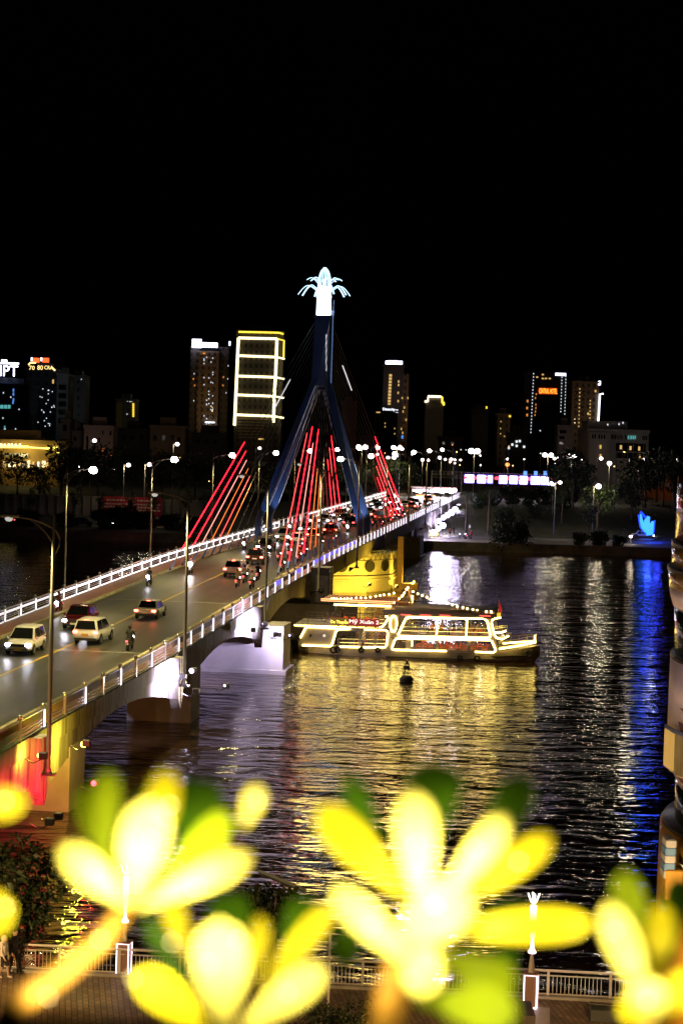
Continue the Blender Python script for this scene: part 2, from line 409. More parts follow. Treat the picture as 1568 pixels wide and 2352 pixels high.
# piers
def pier(u0, u1, w0, w1, z0, z1, m=pale_concrete, cap=True):
    b = MB(); b.bb(w0, w1, u0, u1, z0, z1)
    if cap: b.bb(w0-0.35, w1+0.35, u0-0.5, u1+0.4, z0, 0.35)
    return b.build('pier', m, br)
for u in (-33, 5, 37.5):
    for w0, w1 in ((-4.6, -0.02), (-16.2, -11.6)): pier(u, u+3.2, w0, w1, -2, deckz(u)-1.6, cap=False)
    b = MB(); b.bb(-11.6, -4.6, u+0.6, u+2.6, deckz(u)-3.0, deckz(u)-1.62); b.build('cross_beam', pale_concrete, br)
pier(66.5, 70.5, -16.5, 2.0, -2, 4.1); pier(222, 229, -16.2, 0.6, -2, 3.5)
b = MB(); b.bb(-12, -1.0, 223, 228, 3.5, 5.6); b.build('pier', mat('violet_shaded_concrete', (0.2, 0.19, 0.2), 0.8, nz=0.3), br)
for u in (255, 288, 321): pier(u, u+2.6, -15.5, -0.7, 0, deckz(u)-2.0, cap=False)
b = MB(); b.prism([(-16,96.5,-2),(-16,103,-2),(2.0,103,-2),(4.4,100.5,-2),(2.0,97,-2)], (0,0,5.3)); b.build('pier_cap', pale_concrete, br)
# service tower with ladder beside pier cap
tm = mat('service_tower_paint', (0.12, 0.12, 0.14), 0.6, nz=0.4, ns=1.2)
b = MB(); b.bb(-0.05, 1.9, 96.9, 99.6, 3.3, 7.0); tw = b.build('service_box', tm, br)
b = MB(); b.bb(0.5, 1.75, 96.78, 96.9, 3.5, 6.2); b.build('panel', mat('grey_panel', (0.34,0.34,0.40), 0.6, nz=0.3, ns=2), tw)
b = MB()
for x in (1.95, 2.25): b.tube([(x, 96.7, 3.2), (x, 96.7, 7.0)], 0.03, 6)
for k in range(13): b.tube([(1.95, 96.7, 3.35+0.29*k), (2.25, 96.7, 3.35+0.29*k)], 0.02, 5)
b.build('ladder', steel, tw)
tag(MB().torus((0,0,0), 0.20, 0.075, 'y').build('hanging_tyre', rubber, loc=bw(1.1, 96.55, 4.7)), 'small black tyre hanging on the grey bridge service box', 'tyre')
# pylon pier: a wide polygonal drum
def drum_ring(r, z, n=12, c=(-8.1, 160)): return [(c[0]+r*cos(2*pi*(k+0.5)/n), c[1]+r*sin(2*pi*(k+0.5)/n), z) for k in range(n)]
dm = mat('drum_concrete', (0.50, 0.46, 0.36), 0.75, nz=0.22, ns=0.35, bump=0.1)
b = MB(); b.loft([drum_ring(10.9, -2), drum_ring(10.9, 1.4), drum_ring(11.1, 1.45), drum_ring(11.1, 1.7), drum_ring(10.9, 1.75), drum_ring(10.9, 5.0)])
drum = b.build('pylon_pier', dm, br)
b = MB()
for k in range(12):   # walkway rail truss round the drum
    p, q = [Vector(drum_ring(11.6, 0)[i % 12]) for i in (k, k+1)]
    for z in (4.2, 5.4): b.tube([p+Vector((0,0,z)), q+Vector((0,0,z))], 0.06, 5)
    for i in range(6):
        a, c = p.lerp(q, i/6), p.lerp(q, (i+0.5)/6); e = p.lerp(q, (i+1)/6)
        b.tube([a+Vector((0,0,4.2)), c+Vector((0,0,5.4)), e+Vector((0,0,4.2))], 0.035, 4)
b.build('walkway_truss', dark_steel, drum)
b = MB()
for k in (9, 10, 11, 0):
    p, q = [Vector(drum_ring(10.9, 0)[i % 12]) for i in (k, k+1)]
    b.tube([p*1.0+Vector((0.05,-0.12,2.15)), q+Vector((0.05,-0.12,2.15))], 0.07, 5)
b.build('pipe', dark_steel, drum)
for k, t in ((8, 0.75), (9, 0.35), (10, 0.05), (10, 0.62), (11, 0.2)):
    p, q = [Vector(drum_ring(11.15, 0)[i % 12]) for i in (k, k+1)]; c = p.lerp(q, t)
    b = MB(); b.lathe([(0.02,-0.13),(0.74,-0.13),(0.78,0),(0.74,0.13),(0.02,0.13)], 18)
    o = b.build('round_fender', rubber, drum); o.location = (c.x, c.y, 3.4)
    nrm = (c - Vector((-8.1,160,0))); o.rotation_euler = (pi/2, 0, atan2(nrm.y, nrm.x)+pi/2)
p = Vector((3.35, 160-4.2, 0)); b = MB(); b.bb(p.x-0.2, p.x+0.5, p.y-0.3, p.y+0.5, -1, 7.2); b.bb(p.x+0.5, p.x+2.6, p.y-0.5, p.y+0.7, 0.3, 1.1)
b.build('mooring_post', mat('rusty_steel', (0.13, 0.075, 0.05), 0.8, nz=0.4, ns=2), drum)

# ------------------------------------------------------------------ railings
led_w = glow('led_white', (1.0, 0.90, 0.88), 2.6, True); led_v = glow('led_violet_white', (0.80, 0.76, 1.0), 4.0)
led_b = glow('led_blue', (0.12, 0.08, 0.9), 1.6); led_dim = glow('led_faint', (0.8, 0.76, 0.85), 0.55)
def post_mesh():
    b = MB(); b.bb(-0.075,0.075,-0.075,0.075,0.0,1.05); b.bb(-0.1,0.1,-0.1,0.1,1.05,1.10); b.bb(-0.11,0.11,-0.11,0.11,0,0.06); return b.mesh('post', steel)
PM = post_mesh(); FM = MB().ball((0,0,1.21), 0.125, 12, 8).mesh('finial', steel, True)
BM = MB(); BM.bb(-0.032,0.032,-0.035,0.035,0.12,1.0); TM = BM.mesh('light_tube', led_v); TMw = BM.mesh('light_tube', led_w)
def railing(side):
    w0 = -0.15 if side == 'r' else WL+0.15
    t = frame_thing('bridge_railing', 'steel railing with ball-topped posts and upright light tubes on the right bridge edge' if side == 'r'
                    else 'steel railing lit by long white light strips on the left bridge edge', 'railing', w0, 0)
    us = [-16.5 + 4.125*i for i in range(85)]
    fine = [-70+1.5*i for i in range(272)]
    for nm, z, r, m in (('top_rail',1.02,0.06,steel),('middle_rail',0.48,0.035,steel),('middle_rail',0.33,0.035,steel),('bottom_rail',0.13,0.05,steel)):
        MB().tube([(0,u,deckz(u)+0.15+z) for u in fine], r, 6).build(nm, m, t)
    rings = lambda a, c, z0, z1, x: [[(x-0.02,u,deckz(u)+0.15+z0),(x+0.02,u,deckz(u)+0.15+z0),(x+0.02,u,deckz(u)+0.15+z1),(x-0.02,u,deckz(u)+0.15+z1)] for u in (a, (a+c)/2, c)]
    slat = mat('rail_panel', (0.10, 0.05, 0.028), 0.7, 0.0, nz=0.3, ns=3)
    for i, u in enumerate(us):
        p = obj_from('post', PM, t, (0, u, deckz(u)+0.15))
        obj_from('finial', FM, p)
        sgn = 1 if side == 'r' else 1
        if side == 'l' or i % 1 == 0:
            lit = (i % 2 == 0) if (side == 'r' and u < 30 and i != 4) else True
            if lit: obj_from('light_tube', TMw if (side == 'l' and u > 40) else TM, p, (0.105*sgn, -0.05, 0))
    # light panels between the posts
    if side == 'l':
        segs = [(u+0.25, us[i+1]-0.25) for i, u in enumerate(us[:-1]) if u > 8]
        for nm, z0, z1, lo in (('upper_light_strip',0.68,0.86,8),('lower_light_strip',0.05,0.13,34)):
            for i, (a, c) in enumerate(segs):
                if a < lo: continue
                b = MB(); b.loft(rings(a, c, z0, z1, 0.05))
                m = led_dim if (a < 24 and i % 2) else (glow('led_soft', (1,0.93,0.92), 1.0) if a < 58 else led_w)
                if a < 175: b.build(nm, m, t)
                elif i % 12 == 0:
                    b = MB(); b.loft([r for (aa, cc) in segs[i:i+12] for r in rings(aa, cc, z0, z1, 0.05)]); b.build(nm, m, t)
    else:
        for i, u in enumerate(us[:-1]):
            a, c = u+0.25, us[i+1]-0.25
            if u > 140: break
            b = MB(); b.loft(rings(a, c, 0.60, 0.95, 0.0))
            m = led_b if 97 < u < 134 or (66 < u < 97 and i % 3 == 1) else slat
            b.build('rail_panel', m, t)
    return t
railing('r'); railing('l')

# ------------------------------------------------------------------ lamps on the bridge
lens_on = glow('lamp_lens', (1.0, 0.88, 0.80), 40.0); lens_dim = glow('lamp_lens_faint', (1.0, 0.95, 0.85), 0.5)
def lamp_parts(t, hgt, on=True, reach=1.9):
    b = MB(); b.lathe([(0.16,0),(0.16,0.25),(0.115,0.3),(0.105,hgt*0.5),(0.07,hgt)], 10); b.lathe([(0.24,0),(0.24,0.06)], 10); b.build('pole', galv, t, True)
    z = hgt-0.15; b = MB()
    P = [(0.16,-1.95),(-0.12,-1.75),(-0.30,-1.35),(-0.32,-1.0),(-0.18,-0.72),(0.03,-0.5),(0.6,-0.24),(1.2,-0.08),(reach,0.0)]
    b.tube([(x,0,z+y) for x, y in P], [0.02,0.03,0.045,0.05,0.05,0.05,0.05,0.045,0.04], 7)
    b.tube([(0.05,0,z-1.25),(0.3,0,z-0.85),(0.75,0,z-0.42),(1.2,0,z-0.12)], 0.03, 6); b.build('arm', galv, t, True)
    b = MB(); b.bevbox((reach+0.35,0,z+0.03), (0.95,0.34,0.16), 0.05); hd = b.build('lamp_head', galv, t)
    MB().ball((reach+0.4,0,z-0.08), 0.36 if on else 0.2, 12, 8, (1.05,0.9,0.85)).build('lens', lens_on if on else lens_dim, hd, True)  # lit lens enlarged to take in the lamp's bloom
    return z
ORD = ['first','second','third','fourth','fifth','sixth','seventh','eighth','ninth','tenth','eleventh','twelfth']
for side in 'rl':
    for i in range(10 if side == 'r' else 9):
        u = 33*i if side == 'r' else 66+33*i-33
        w = 0.80 if side == 'r' else WL-0.85; u -= 2.2 if side == 'r' else 0
        z0 = deckz(u)-1.7; d = deckz(u)
        on = side == 'l' or i >= 4
        lab = ('grey street lamp with curved arm, %s from the near end on the right bridge edge' if side == 'r' else
               'street lamp with glowing white head, %s from the near end on the left bridge edge') % ORD[i]
        t = frame_thing('street_lamp', lab, 'street lamp', w, u, z0, 'curved arm street lamps along the bridge', pi if side == 'r' else 0)
        h = lamp_parts(t, 12.9, on)
        b = MB()
        b.prism([(-0.35,-0.3,0),(-0.35,0.3,0),(0.35,0.3,0),(0.35,-0.3,0)], (0,0,-0.08)); 
        sx = 1
        b.prism([(0.3*sx,-0.06,-0.08),(0.95*sx-0.05,-0.06,-0.08),(0.95*sx-0.05,-0.06,-0.6)], (0,0.12,0)); b.bb(0.2,0.9,-0.25,0.25,-0.08,-0.02); b.build('bracket', dark_steel, t)
        lamp('lamp_light', 'SPOT', (2.3, 0, h-0.25), 17000 if side == 'l' else 11000, (1.0, 0.80, 0.30), 0.25, (3.6, 0, 0), 150, 0.6, t)

# flood lights on the bridge side
def flood(label, w, u, z, col, p, lens, tgt, glob=0.18, ang=150, typ='SPOT'):
    t = frame_thing('flood_light', label, 'flood light', w, u, z)
    MB().bevbox((0,0,0), (0.42,0.30,0.36), 0.04).build('housing', dark_steel, t)
    MB().tube([(-0.1,0,-0.18),(-0.5,0.05,-0.4),(-0.95-w*0,0.1,-0.2)], 0.035, 6).build('bracket_arm', dark_steel, t)
    dv = Vector(tgt).normalized(); MB().ball(tuple(dv*(.20 if glob > .11 else .17)), glob, 12, 8).build('lens', lens, t, True)
    o0 = dv*(glob+0.34); lamp('flood_beam', typ, tuple(o0), p*(0.5 if typ == 'SPOT' else 1), col, 0.10, tuple(o0+dv), ang, 1.0, t)
g_y = glow('flood_yellow', (1, 0.70, 0.10), 16); g_r = glow('flood_red', (1, 0.05, 0.10), 12); g_v = glow('flood_violet', (0.86, 0.72, 1), 8)
VW = (0.72, 0.62, 1.0); YW = (1.0, 0.80, 0.06)
d0 = deckz(0)
flood('yellow flood light low on the bridge side left of the nearest lamp', 1.15, -4.4, d0-0.45, YW, 1000, g_y, (-1.0, 0.2, 0.0), 0.12)
flood('yellow flood light on a short frame right beside the nearest lamp', 1.75, 1.6, d0-0.75, YW, 700, g_y, (-1.0, 0.5, -0.5), 0.17, typ='POINT')
flood('red flood light on an outrigger arm under the nearest lamp', 2.5, 1.0, d0-2.7, (1,0.03,0.06), 200, g_r, (-1.0, -1.2, 0.1), 0.14)
flood('red flood light aimed at the concrete pilaster below the nearest lamp', 2.2, -5.2, d0-3.2, (1,0.02,0.05), 4500, g_r, (-0.8, 1.0, 0.25), 0.08)
flood('red flood light on the fascia left of the nearest lamp', 2.4, -7.5, d0-3.0, (1,0.03,0.05), 2600, g_r, (-0.9, 0.3, 0.1), 0.08)
flood('white violet flood light on the arm below the second bridge lamp', 1.0, 33.2, deckz(33)-1.0, VW, 900, g_v, (-1.0, -0.9, -0.3), 0.17)
flood('white violet flood light under the railing left of the second bridge lamp', 1.05, 29.3, deckz(30)-0.9, VW, 5200, g_v, (-1, 0.3, 0.0), 0.10)
flood('round violet flood light on the outrigger below the third bridge lamp', 2.1, 63.6, deckz(66)-2.2, VW, 3200, glow('flood_violet_soft',(.86,.66,1),2.6), (-0.35, 1.0, -0.5), 0.28)
flood('dark flood light on the outrigger arm below the second bridge lamp', 3.2, 33.5, 3.3, (1,.80,.62), 5200, g_v, (-0.75, -1.0, 0.32), 0.08, 95)
flood('dark flood light on the outrigger arm between the second and third lamp', 3.0, 64.0, 3.6, (.9,.72,.8), 4200, g_v, (-0.7, -1.0, 0.32), 0.08, 95)
flood('white violet flood light under the railing left of the third bridge lamp', 1.15, 62.0, deckz(62)-1.1, VW, 8000, g_v, (-1, 0.1, 0.0), 0.10)
flood('white violet flood light on the bridge side between two lamps', 1.15, 56.0, deckz(56)-0.9, VW, 8000, g_v, (-1, 0.1, 0.0), 0.10)
flood('added violet flood light hung unseen outboard, left of the third bridge lamp', 2.6, 58.5, deckz(58)-1.5, (.74,.60,1), 26000, g_v, (-1, 0.0, 0.06), 0.07, 140)  # hidden spot added to widen the violet glow on the fascia
flood('added violet flood light hung unseen outboard, left of the second bridge lamp', 2.4, 27.0, deckz(27)-1.5, (.78,.66,1), 12000, g_v, (-1, 0.15, 0.05), 0.07, 140)  # another hidden spot added, spreads violet glow over the nearer fascia
flood('yellow flood light under the arch left of the second bridge lamp', -3.0, 25.5, deckz(26)-2.6, YW, 700, g_y, (0.1, 0.5, 1.0), 0.07, 140)
flood('yellow flood light at the water line in front of the drum shaped pier', 4.0, 147.5, 1.3, (1,0.62,0.05), 2200, g_y, (-0.6, 1.0, 0.2), 0.2, typ='POINT')
flood('yellow flood light low beside the drum pier near the grey service box', 0.6, 146.6, 1.5, (1,0.62,0.05), 3000, g_y, (-0.5, 1.0, 0.2), 0.2, typ='POINT')
flood('yellow flood light at the right corner of the drum shaped pier', 5.6, 156.0, 1.2, (1,0.62,0.05), 1700, g_y, (-1.0, 0.3, 0.3), 0.16, typ='POINT')
flood('amber flood light added under the bridge arch behind the grey pier cap', 1.2, 93.0, 1.6, (1,0.60,0.06), 1600, g_y, (-0.8, -0.9, 0.6), 0.12)  # added lamp stands in for drum pier light reaching the arch
for i, (w, u, z, gl) in enumerate(((1.2,255,4.9,0.55),(1.2,266,5.0,0.6),(1.2,277,5.0,0.65),(1.2,288,5.1,0.75),(1.2,299,5.2,0.8),(1.2,310,5.3,0.85),(0.6,250,3.0,0.6),(0.6,262,3.1,0.6),(0.6,274,3.1,0.7),(1.6,300,2.9,0.75),(1.6,312,3.2,0.95))):
    t = frame_thing('flood_light', '%s bright violet white flood light hanging under the far end of the bridge' % (('upper row, %s' if i < 6 else 'lower row, %s') % ORD[i if i < 6 else i-6]), 'flood light', w, u, z, 'flood lights under the far end of the bridge')
    MB().ball((0,0,0), gl*.82, 12, 8).build('lens', glow('flood_far', (0.86,0.70,1), 7), t, True); MB().bevbox((-0.55,0,gl*0.8),(0.7,0.3,0.2),0.04).build('housing', dark_steel, t)
    if i % 2 == 0: lamp('flood_beam', 'POINT', (0.5,-1.0,0), 1400, VW, 0.4, parent=t)
t = None

# ------------------------------------------------------------------ cable stayed pylon
py = frame_thing('bridge_pylon', 'dark blue four legged pylon with a glowing white flower crown and lit stay cables', 'bridge pylon', -8.1, 160)
blue = mat('blue_paint', (0.022, 0.060, 0.20), 0.45, nz=0.12, ns=0.7)
zd = 6.5
for sx in (-1, 1):
    for sy in (-1, 1):
        b = MB(); pts = [(6.4*sx-.5+.3*sx, 4.2*sy, zd), (6.4*sx-.5+.3*sx, 4.2*sy, zd+2.5), (6.0*sx-.4, 3.95*sy, zd+4.2), (0.75*sx, 0.75*sy, 27.6)]
        rings = []
        for (x, y, z), h in zip(pts, (0.55,0.55,0.55,0.5)):
            rings.append([(x-h*0.8,y-h,z),(x+h*0.8,y-h,z),(x+h*0.8,y+h,z),(x-h*0.8,y+h,z)])
        b.loft(rings); leg = b.build('leg', blue, py)
        b = MB(); x0 = -0.50*sx
        b.tube([(pts[2][0]-0.5*sx,pts[2][1]-0.5*sy*0,pts[2][2]),(pts[3][0]-0.46*sx,pts[3][1],pts[3][2]-1.5)], 0.05, 4); b.build('lit_edge', white_paint, leg)  # white strip paints in the lit inner edge of the leg
        lamp('pylon_flood_or_added_spot', 'SPOT', (4.9*sx, 4.2*sy-2.6, zd+0.4), 1500, (0.75,0.85,1.0), 0.2, (5.6*sx, 3.8*sy, zd+6), 46, 0.7, py)
b = MB(); q = lambda h, z: [(-h,-h,z),(h,-h,z),(h,h,z),(-h,h,z)]
b.loft([q(1.3,26.6),q(1.22,28),q(1.03,35.6),q(1.18,35.62),q(1.18,35.95)]); b.build('shaft', blue, py)
b = MB(); b.tube([(1.35,-0.6,27),(1.35,-0.6,36.6)], 0.045, 5); b.lathe([(0.02,35.6),(0.16,36.4),(0.16,36.6)], 8, (1.35,-0.6,0)); b.tube([(1.38,-0.6,36.6),(1.42,-0.6,38)],0.03,5); b.build('lightning_rod', glow('rod_lit',(0.25,0.45,0.9),0.5), py)
cw = glow('crown_white', (0.88,0.93,1.0), 22.0, True); cb = glow('crown_tube', (0.50,0.78,1.0), 2.0)
b = MB()
for k in range(22):
    a = 2*pi*k/22; pts = []
    for j in range(15):
        tt = j/14; z = 35.95 + 6.35*tt; r = 0.98 - 0.2*tt if tt < 0.62 else 0.86*sqrt(max(0.02, 1-((tt-0.62)/0.385)**2))
        pts.append((r*cos(a), r*sin(a), z))
    b.tube(pts, 0.05, 5)
crown = b.build('crown_stem', cb, py)
b = MB(); b.lathe([(0.90,35.95),(0.92,38.6),(0.70,39.4),(0.45,39.8)], 20); b.build('crown_core', cw, crown)
pet = []
for tier, n, z0, R, up, end, m in ((0, 10, 39.0, 3.45, 1.05, -0.35, cb), (1, 8, 40.0, 2.35, 1.0, 0.62, cb)):
    for k in range(n):
        a = 2*pi*(k+0.3)/n; b = MB()
        for dv in (-0.06, 0.06):
            pts = []
            for j in range(9):
                tt = j/8; r = 0.75 + (R-0.75)*tt; z = z0 + up*sin(min(1,tt*1.35)*pi/2)*(1-0.0) + (end-up)*max(0,(tt-0.45)/0.55)**1.6
                pts.append((r*cos(a)-dv*sin(a)*(0.4+tt), r*sin(a)+dv*cos(a)*(0.4+tt), z))
            b.tube(pts, [0.03+0.03*j/8 for j in range(9)], 5)
        b.build('petal', m, crown)
lamp('pylon_flood_or_added_spot','SPOT',(0,-7.5,zd+1.0),3600,(.45,.62,1),.3,(0,-1,31.5),26,.8,py)  # unseen blue spot added to lift the dark shaft
cab = mat('cable', (0.05,0.045,0.05), 0.5)
C_ = {'r': glow('cable_red',(1,0.006,0.014),13.0), 'd': glow('cable_dark_red',(0.6,0.02,0.02),0.55), 'w': glow('cable_pink',(1,0.30,0.26),2.2), 'o': glow('cable_orange',(1,0.20,0.03),1.5), 'p': glow('cable_pale_red',(1,0.05,0.05),3.5), 'h': glow('cable_white',(0.9,0.85,0.9),0.9)}
def cable(w, u, zt, lit, f0, f1, kind):
    # w, u local to the pylon
    a = Vector((w, u, deckz(160+u)+0.3)); c = Vector((1.0*(1 if w > 0 else -1), 1.0*(1 if u > 0 else -1), zt))
    d = (c-a).normalized(); b = MB(); b.tube([a, c], 0.04, 5); o = b.build('cable', cab, py)
    MB().tube([a, a+d*1.6], 0.12, 6).build('anchor_sleeve', mat('anchor_blue',(0.05,0.12,0.4),0.5), o)
    if lit: MB().tube([a+(c-a)*f0, a+(c-a)*(f0*.4+f1*.6), a+(c-a)*f1], [0.05,0.05,0.038], 5).build('light_strip', C_[lit], o)
fr = [(-68,'r'),(-62,'r'),(-57,'w'),(-51.5,'o'),(-46.5,'p'),(-42,'o'),(-36,None),(-30,None),(-24,None),(-18,None)]
for i, (u, k) in enumerate(fr):
    zt = 35.0 - 0.75*i
    cable(-5.3, u, zt, k, 0.06, 0.47-0.03*i, 0)
    cable(5.5, u, zt, {0:'p',1:'r',2:'w',3:'r',4:'o',5:'o'}.get(i), 0.02, [0.52,0.56,0.50,0.58,0.40,0.38][i] if i < 6 else 0, 0)
    bk = {0:'r',1:'w',2:'r',3:'p',4:'r',5:'d'}.get(i)
    cable(5.5, -u, zt, bk, 0.03, [0.50,0.46,0.42,0.36,0.30,0.34][i] if i < 6 else 0, 0)
    cable(-5.3, -u, zt, {0:'r',1:'p',2:'r',3:'d',4:'d'}.get(i), 0.02, 0.5-0.06*i, 0)
for (w, u, zt, f0, f1) in ((-5.3,-57.2,33.4,0.60,0.76),(5.5,57.2,33.4,0.74,0.86)):
    a = Vector((w,u,deckz(160+u)+0.3)); c = Vector((1.0*(1 if w>0 else -1),1.0*(1 if u>0 else -1),zt)); MB().tube([a+(c-a)*f0,a+(c-a)*f1],0.08,5).build('light_strip', C_['h'], py)
MB().tube([(0.75,-1.3,28.6),(0.6,-1.2,33.4)],0.07,5).build('light_strip', C_['h'], py)
# ================================================================== people, scooters, cars
skin = mat('skin', (0.42, 0.26, 0.18), 0.55); hairm = mat('hair', (0.012, 0.01, 0.009), 0.5)
def cap(b, a, c, ra, rb, n=12):
    a, c = Vector(a), Vector(c)
    b.tube([a, a.lerp(c, .33), a.lerp(c, .67), c], [ra, ra*.67+rb*.33, ra*.33+rb*.67, rb], n); b.ball(a, ra, n, 8); b.ball(c, rb, n, 8)
def hand(segs, wrist, dirv, side, curl=0.5):
    # palm, four bent fingers of unequal length, and a thumb leaving the side of the palm
    d = Vector(dirv).normalized(); s = d.cross(Vector((0,0,1)) if abs(d.z) < .9 else Vector((0,1,0))).normalized()*side; up = s.cross(d).normalized()
    w = Vector(wrist); k = w + d*0.085
    segs.append((w, k, 0.027, 0.034, 'skin'))
    for i, L in enumerate((0.068, 0.078, 0.072, 0.056)):
        r = k + s*(0.030-0.020*i); m = r + d*L*0.5 - up*0.01*curl; e = m + (d*(1-curl)-up*curl).normalized()*L*0.55
        segs.append((r, m, 0.0092, 0.009, 'skin')); segs.append((m, e, 0.0088, 0.0078, 'skin'))
    r = w + d*0.03 + s*0.03; m = r + (d*0.6+s*0.8).normalized()*0.035; segs.append((r, m, 0.012, 0.0105, 'skin')); segs.append((m, m+d*0.03, 0.010, 0.009, 'skin'))
def body_mesh(J, mats, voxel=0.016, sleeves='shirt', shorts=False, build=1.0):
    # J: joints hip, chest, neck, head, sh/el/wr/hp/kn/an/to for L and R (facing +y)
    segs = []; V = lambda k: Vector(J[k])
    hip, chest, neck, head = V('hip'), V('chest'), V('neck'), V('head')
    for sx in (-0.07, 0.07):
        o = Vector((sx, 0, 0)); segs.append((hip+o, hip.lerp(chest, .5)+o*0.85, .115*build, .108*build, 'shirt')); segs.append((hip.lerp(chest, .5)+o*.85, chest+o*1.2, .108*build, .125*build, 'shirt'))
    segs.append((hip+Vector((-.07,0,-.04)), hip+Vector((.07,0,-.04)), .118*build, .118*build, 'pants'))
    segs.append((V('shL'), V('shR'), .072, .072, 'shirt')); segs.append((chest+Vector((0,0,.08)), neck, .085, .058, 'shirt')); segs.append((neck, head, .052, .056, 'skin'))
    f = J.get('face', (0,1,0)); f = Vector(f).normalized(); up = Vector((0,0,1)); sd = f.cross(up).normalized()
    segs.append((head+up*.035-f*.012, head-up*.02+f*.005, .098, .088, 'skin')); segs.append((head-up*.06+f*.035, head-up*.085+f*.045, .058, .046, 'skin'))
    segs.append((head+f*.09+up*.005, head+f*.115-up*.022, .012, .016, 'skin'))
    for q in (-1, 1):
        segs.append((head+sd*q*.088+up*.015, head+sd*q*.094-up*.02, .020, .015, 'skin')); segs.append((head+f*.082+sd*q*.034+up*.028, head+f*.08+sd*q*.045+up*.026, .017, .014, 'skin'))
    segs.append((head+f*.088-up*.052-sd*.018, head+f*.088-up*.052+sd*.018, .012, .012, 'skin'))
    for s_, q in (('L',-1),('R',1)):
        segs.append((V('sh'+s_), V('el'+s_), .056*build, .043*build, 'shirt')); segs.append((V('el'+s_), V('wr'+s_), .042*build, .029*build, 'shirt' if sleeves == 'shirt' else 'skin'))
        hand(segs, V('wr'+s_), (V('wr'+s_)-V('el'+s_)) if 'hd' not in J else J['hd'], -q, J.get('curl', .5))
        segs.append((V('hp'+s_), V('kn'+s_), .088*build, .060*build, 'pants')); segs.append((V('kn'+s_), V('an'+s_), .057*build, .040*build, 'skin' if shorts else 'pants'))
        a, t = V('an'+s_), V('to'+s_); segs.append((a-Vector((0,0,.03)), t, .042, .034, 'shoe'))
    b = MB()
    for a, c, ra, rb, m in segs: cap(b, a, c, ra, rb, 10)
    me = bpy.data.meshes.new('tmp'); me.from_pydata(b.v, [], b.f); o = bpy.data.objects.new('tmp', me); COL.objects.link(o)
    r = o.modifiers.new('r', 'REMESH'); r.mode = 'VOXEL'; r.voxel_size = voxel
    sm = o.modifiers.new('s', 'SMOOTH'); sm.iterations = 2; sm.factor = 0.4
    dg = bpy.context.evaluated_depsgraph_get(); res = bpy.data.meshes.new_from_object(o.evaluated_get(dg)); bpy.data.objects.remove(o)
    res.name = 'body'; res.materials.clear(); names = ['skin','shirt','pants','shoe']
    for n in names: res.materials.append(mats[n])
    big = [s for s in segs]
    for p in res.polygons:
        c = p.center; best = 9; bm_ = 'skin'
        for a, e, ra, rb, m in big:
            ab = e-a; t = max(0, min(1, (c-a).dot(ab)/max(1e-9, ab.length_squared))); d = (c-(a+ab*t)).length-(ra+(rb-ra)*t)
            if d < best: best = d; bm_ = m
        p.material_index = names.index(bm_); p.use_smooth = True
    return res
def pose_rider():
    return dict(hip=(0,-.20,.86), chest=(0,-.13,1.22), neck=(0,-.10,1.40), head=(0,-.05,1.55), face=(0,1,-.05),
        shL=(-.17,-.11,1.33), shR=(.17,-.11,1.33), elL=(-.30,.08,1.13), elR=(.30,.08,1.13), wrL=(-.30,.34,1.07), wrR=(.30,.34,1.07), hd=(0,1,-.1), curl=.9,
        hpL=(-.10,-.18,.84), hpR=(.10,-.18,.84), knL=(-.16,.24,.74), knR=(.16,.24,.74), anL=(-.15,.10,.36), anR=(.15,.10,.36), toL=(-.16,.26,.32), toR=(.16,.26,.32))
def pose_sit():
    return dict(hip=(0,-.05,.54), chest=(0,-.04,.92), neck=(0,-.02,1.10), head=(0,.03,1.25), face=(0,1,-.1),
        shL=(-.17,-.03,1.03), shR=(.17,-.03,1.03), elL=(-.24,.08,.80), elR=(.24,.08,.80), wrL=(-.14,.30,.80), wrR=(.14,.30,.80),
        hpL=(-.10,0,.52), hpR=(.10,0,.52), knL=(-.13,.42,.50), knR=(.13,.42,.50), anL=(-.13,.40,.09), anR=(.13,.40,.09), toL=(-.14,.54,.04), toR=(.14,.54,.04))
def pose_stand(stride=0.0, arm=0.06):
    return dict(hip=(0,0,.94), chest=(0,.01,1.28), neck=(0,.01,1.45), head=(0,.035,1.60), face=(0,1,-.05),
        shL=(-.185,0,1.39), shR=(.185,0,1.39), elL=(-.24,-arm-stride*.4,1.11), elR=(.24,-arm+stride*.4,1.11), wrL=(-.24,.05-stride*.5,.88), wrR=(.24,.05+stride*.6,.88),
        hpL=(-.095,0,.90), hpR=(.095,0,.90), knL=(-.10,.03+stride*.5,.50), knR=(.10,.03-stride*.25,.50), anL=(-.10,stride,.085), anR=(.10,-stride,.10+stride*.1),
        toL=(-.12,stride+.14,.035), toR=(.12,-stride+.14,.045))
def cloth(n, c): return mat('cloth_'+n, c, 0.85)
def wear(shirt, pants, shoe=(0.02,0.02,0.02)):
    k = lambda c: '%d_%d_%d' % tuple(int(x*1000) for x in c)
    return dict(skin=skin, shirt=cloth(k(shirt), shirt), pants=cloth(k(pants), pants), shoe=cloth(k(shoe), shoe))
RIDER = body_mesh(pose_rider(), wear((.02,.02,.025),(.015,.015,.02)), 0.017, 'skin')
SITTER = body_mesh(pose_sit(), wear((.02,.02,.025),(.02,.02,.03)), 0.02, 'skin')
STANDER = body_mesh(pose_stand(), wear((.03,.03,.04),(.02,.02,.025)), 0.018, 'skin')
def helmet_mesh(z, y, m):
    b = MB(); b.ball((0,y-0.01,z+.045), .128, 14, 10, (1,1.12,.98)); return b.mesh('helmet', m, True)
def hair_mesh(z, y, long=False):
    b = MB(); b.ball((0,y-.025,z+.045), .112, 12, 8, (1,1,.95))
    if long: b.ball((0,y-.075,z-.07), .085, 12, 8, (1,.6,1.6))
    return b.mesh('hair', hairm, True)
_var = {}
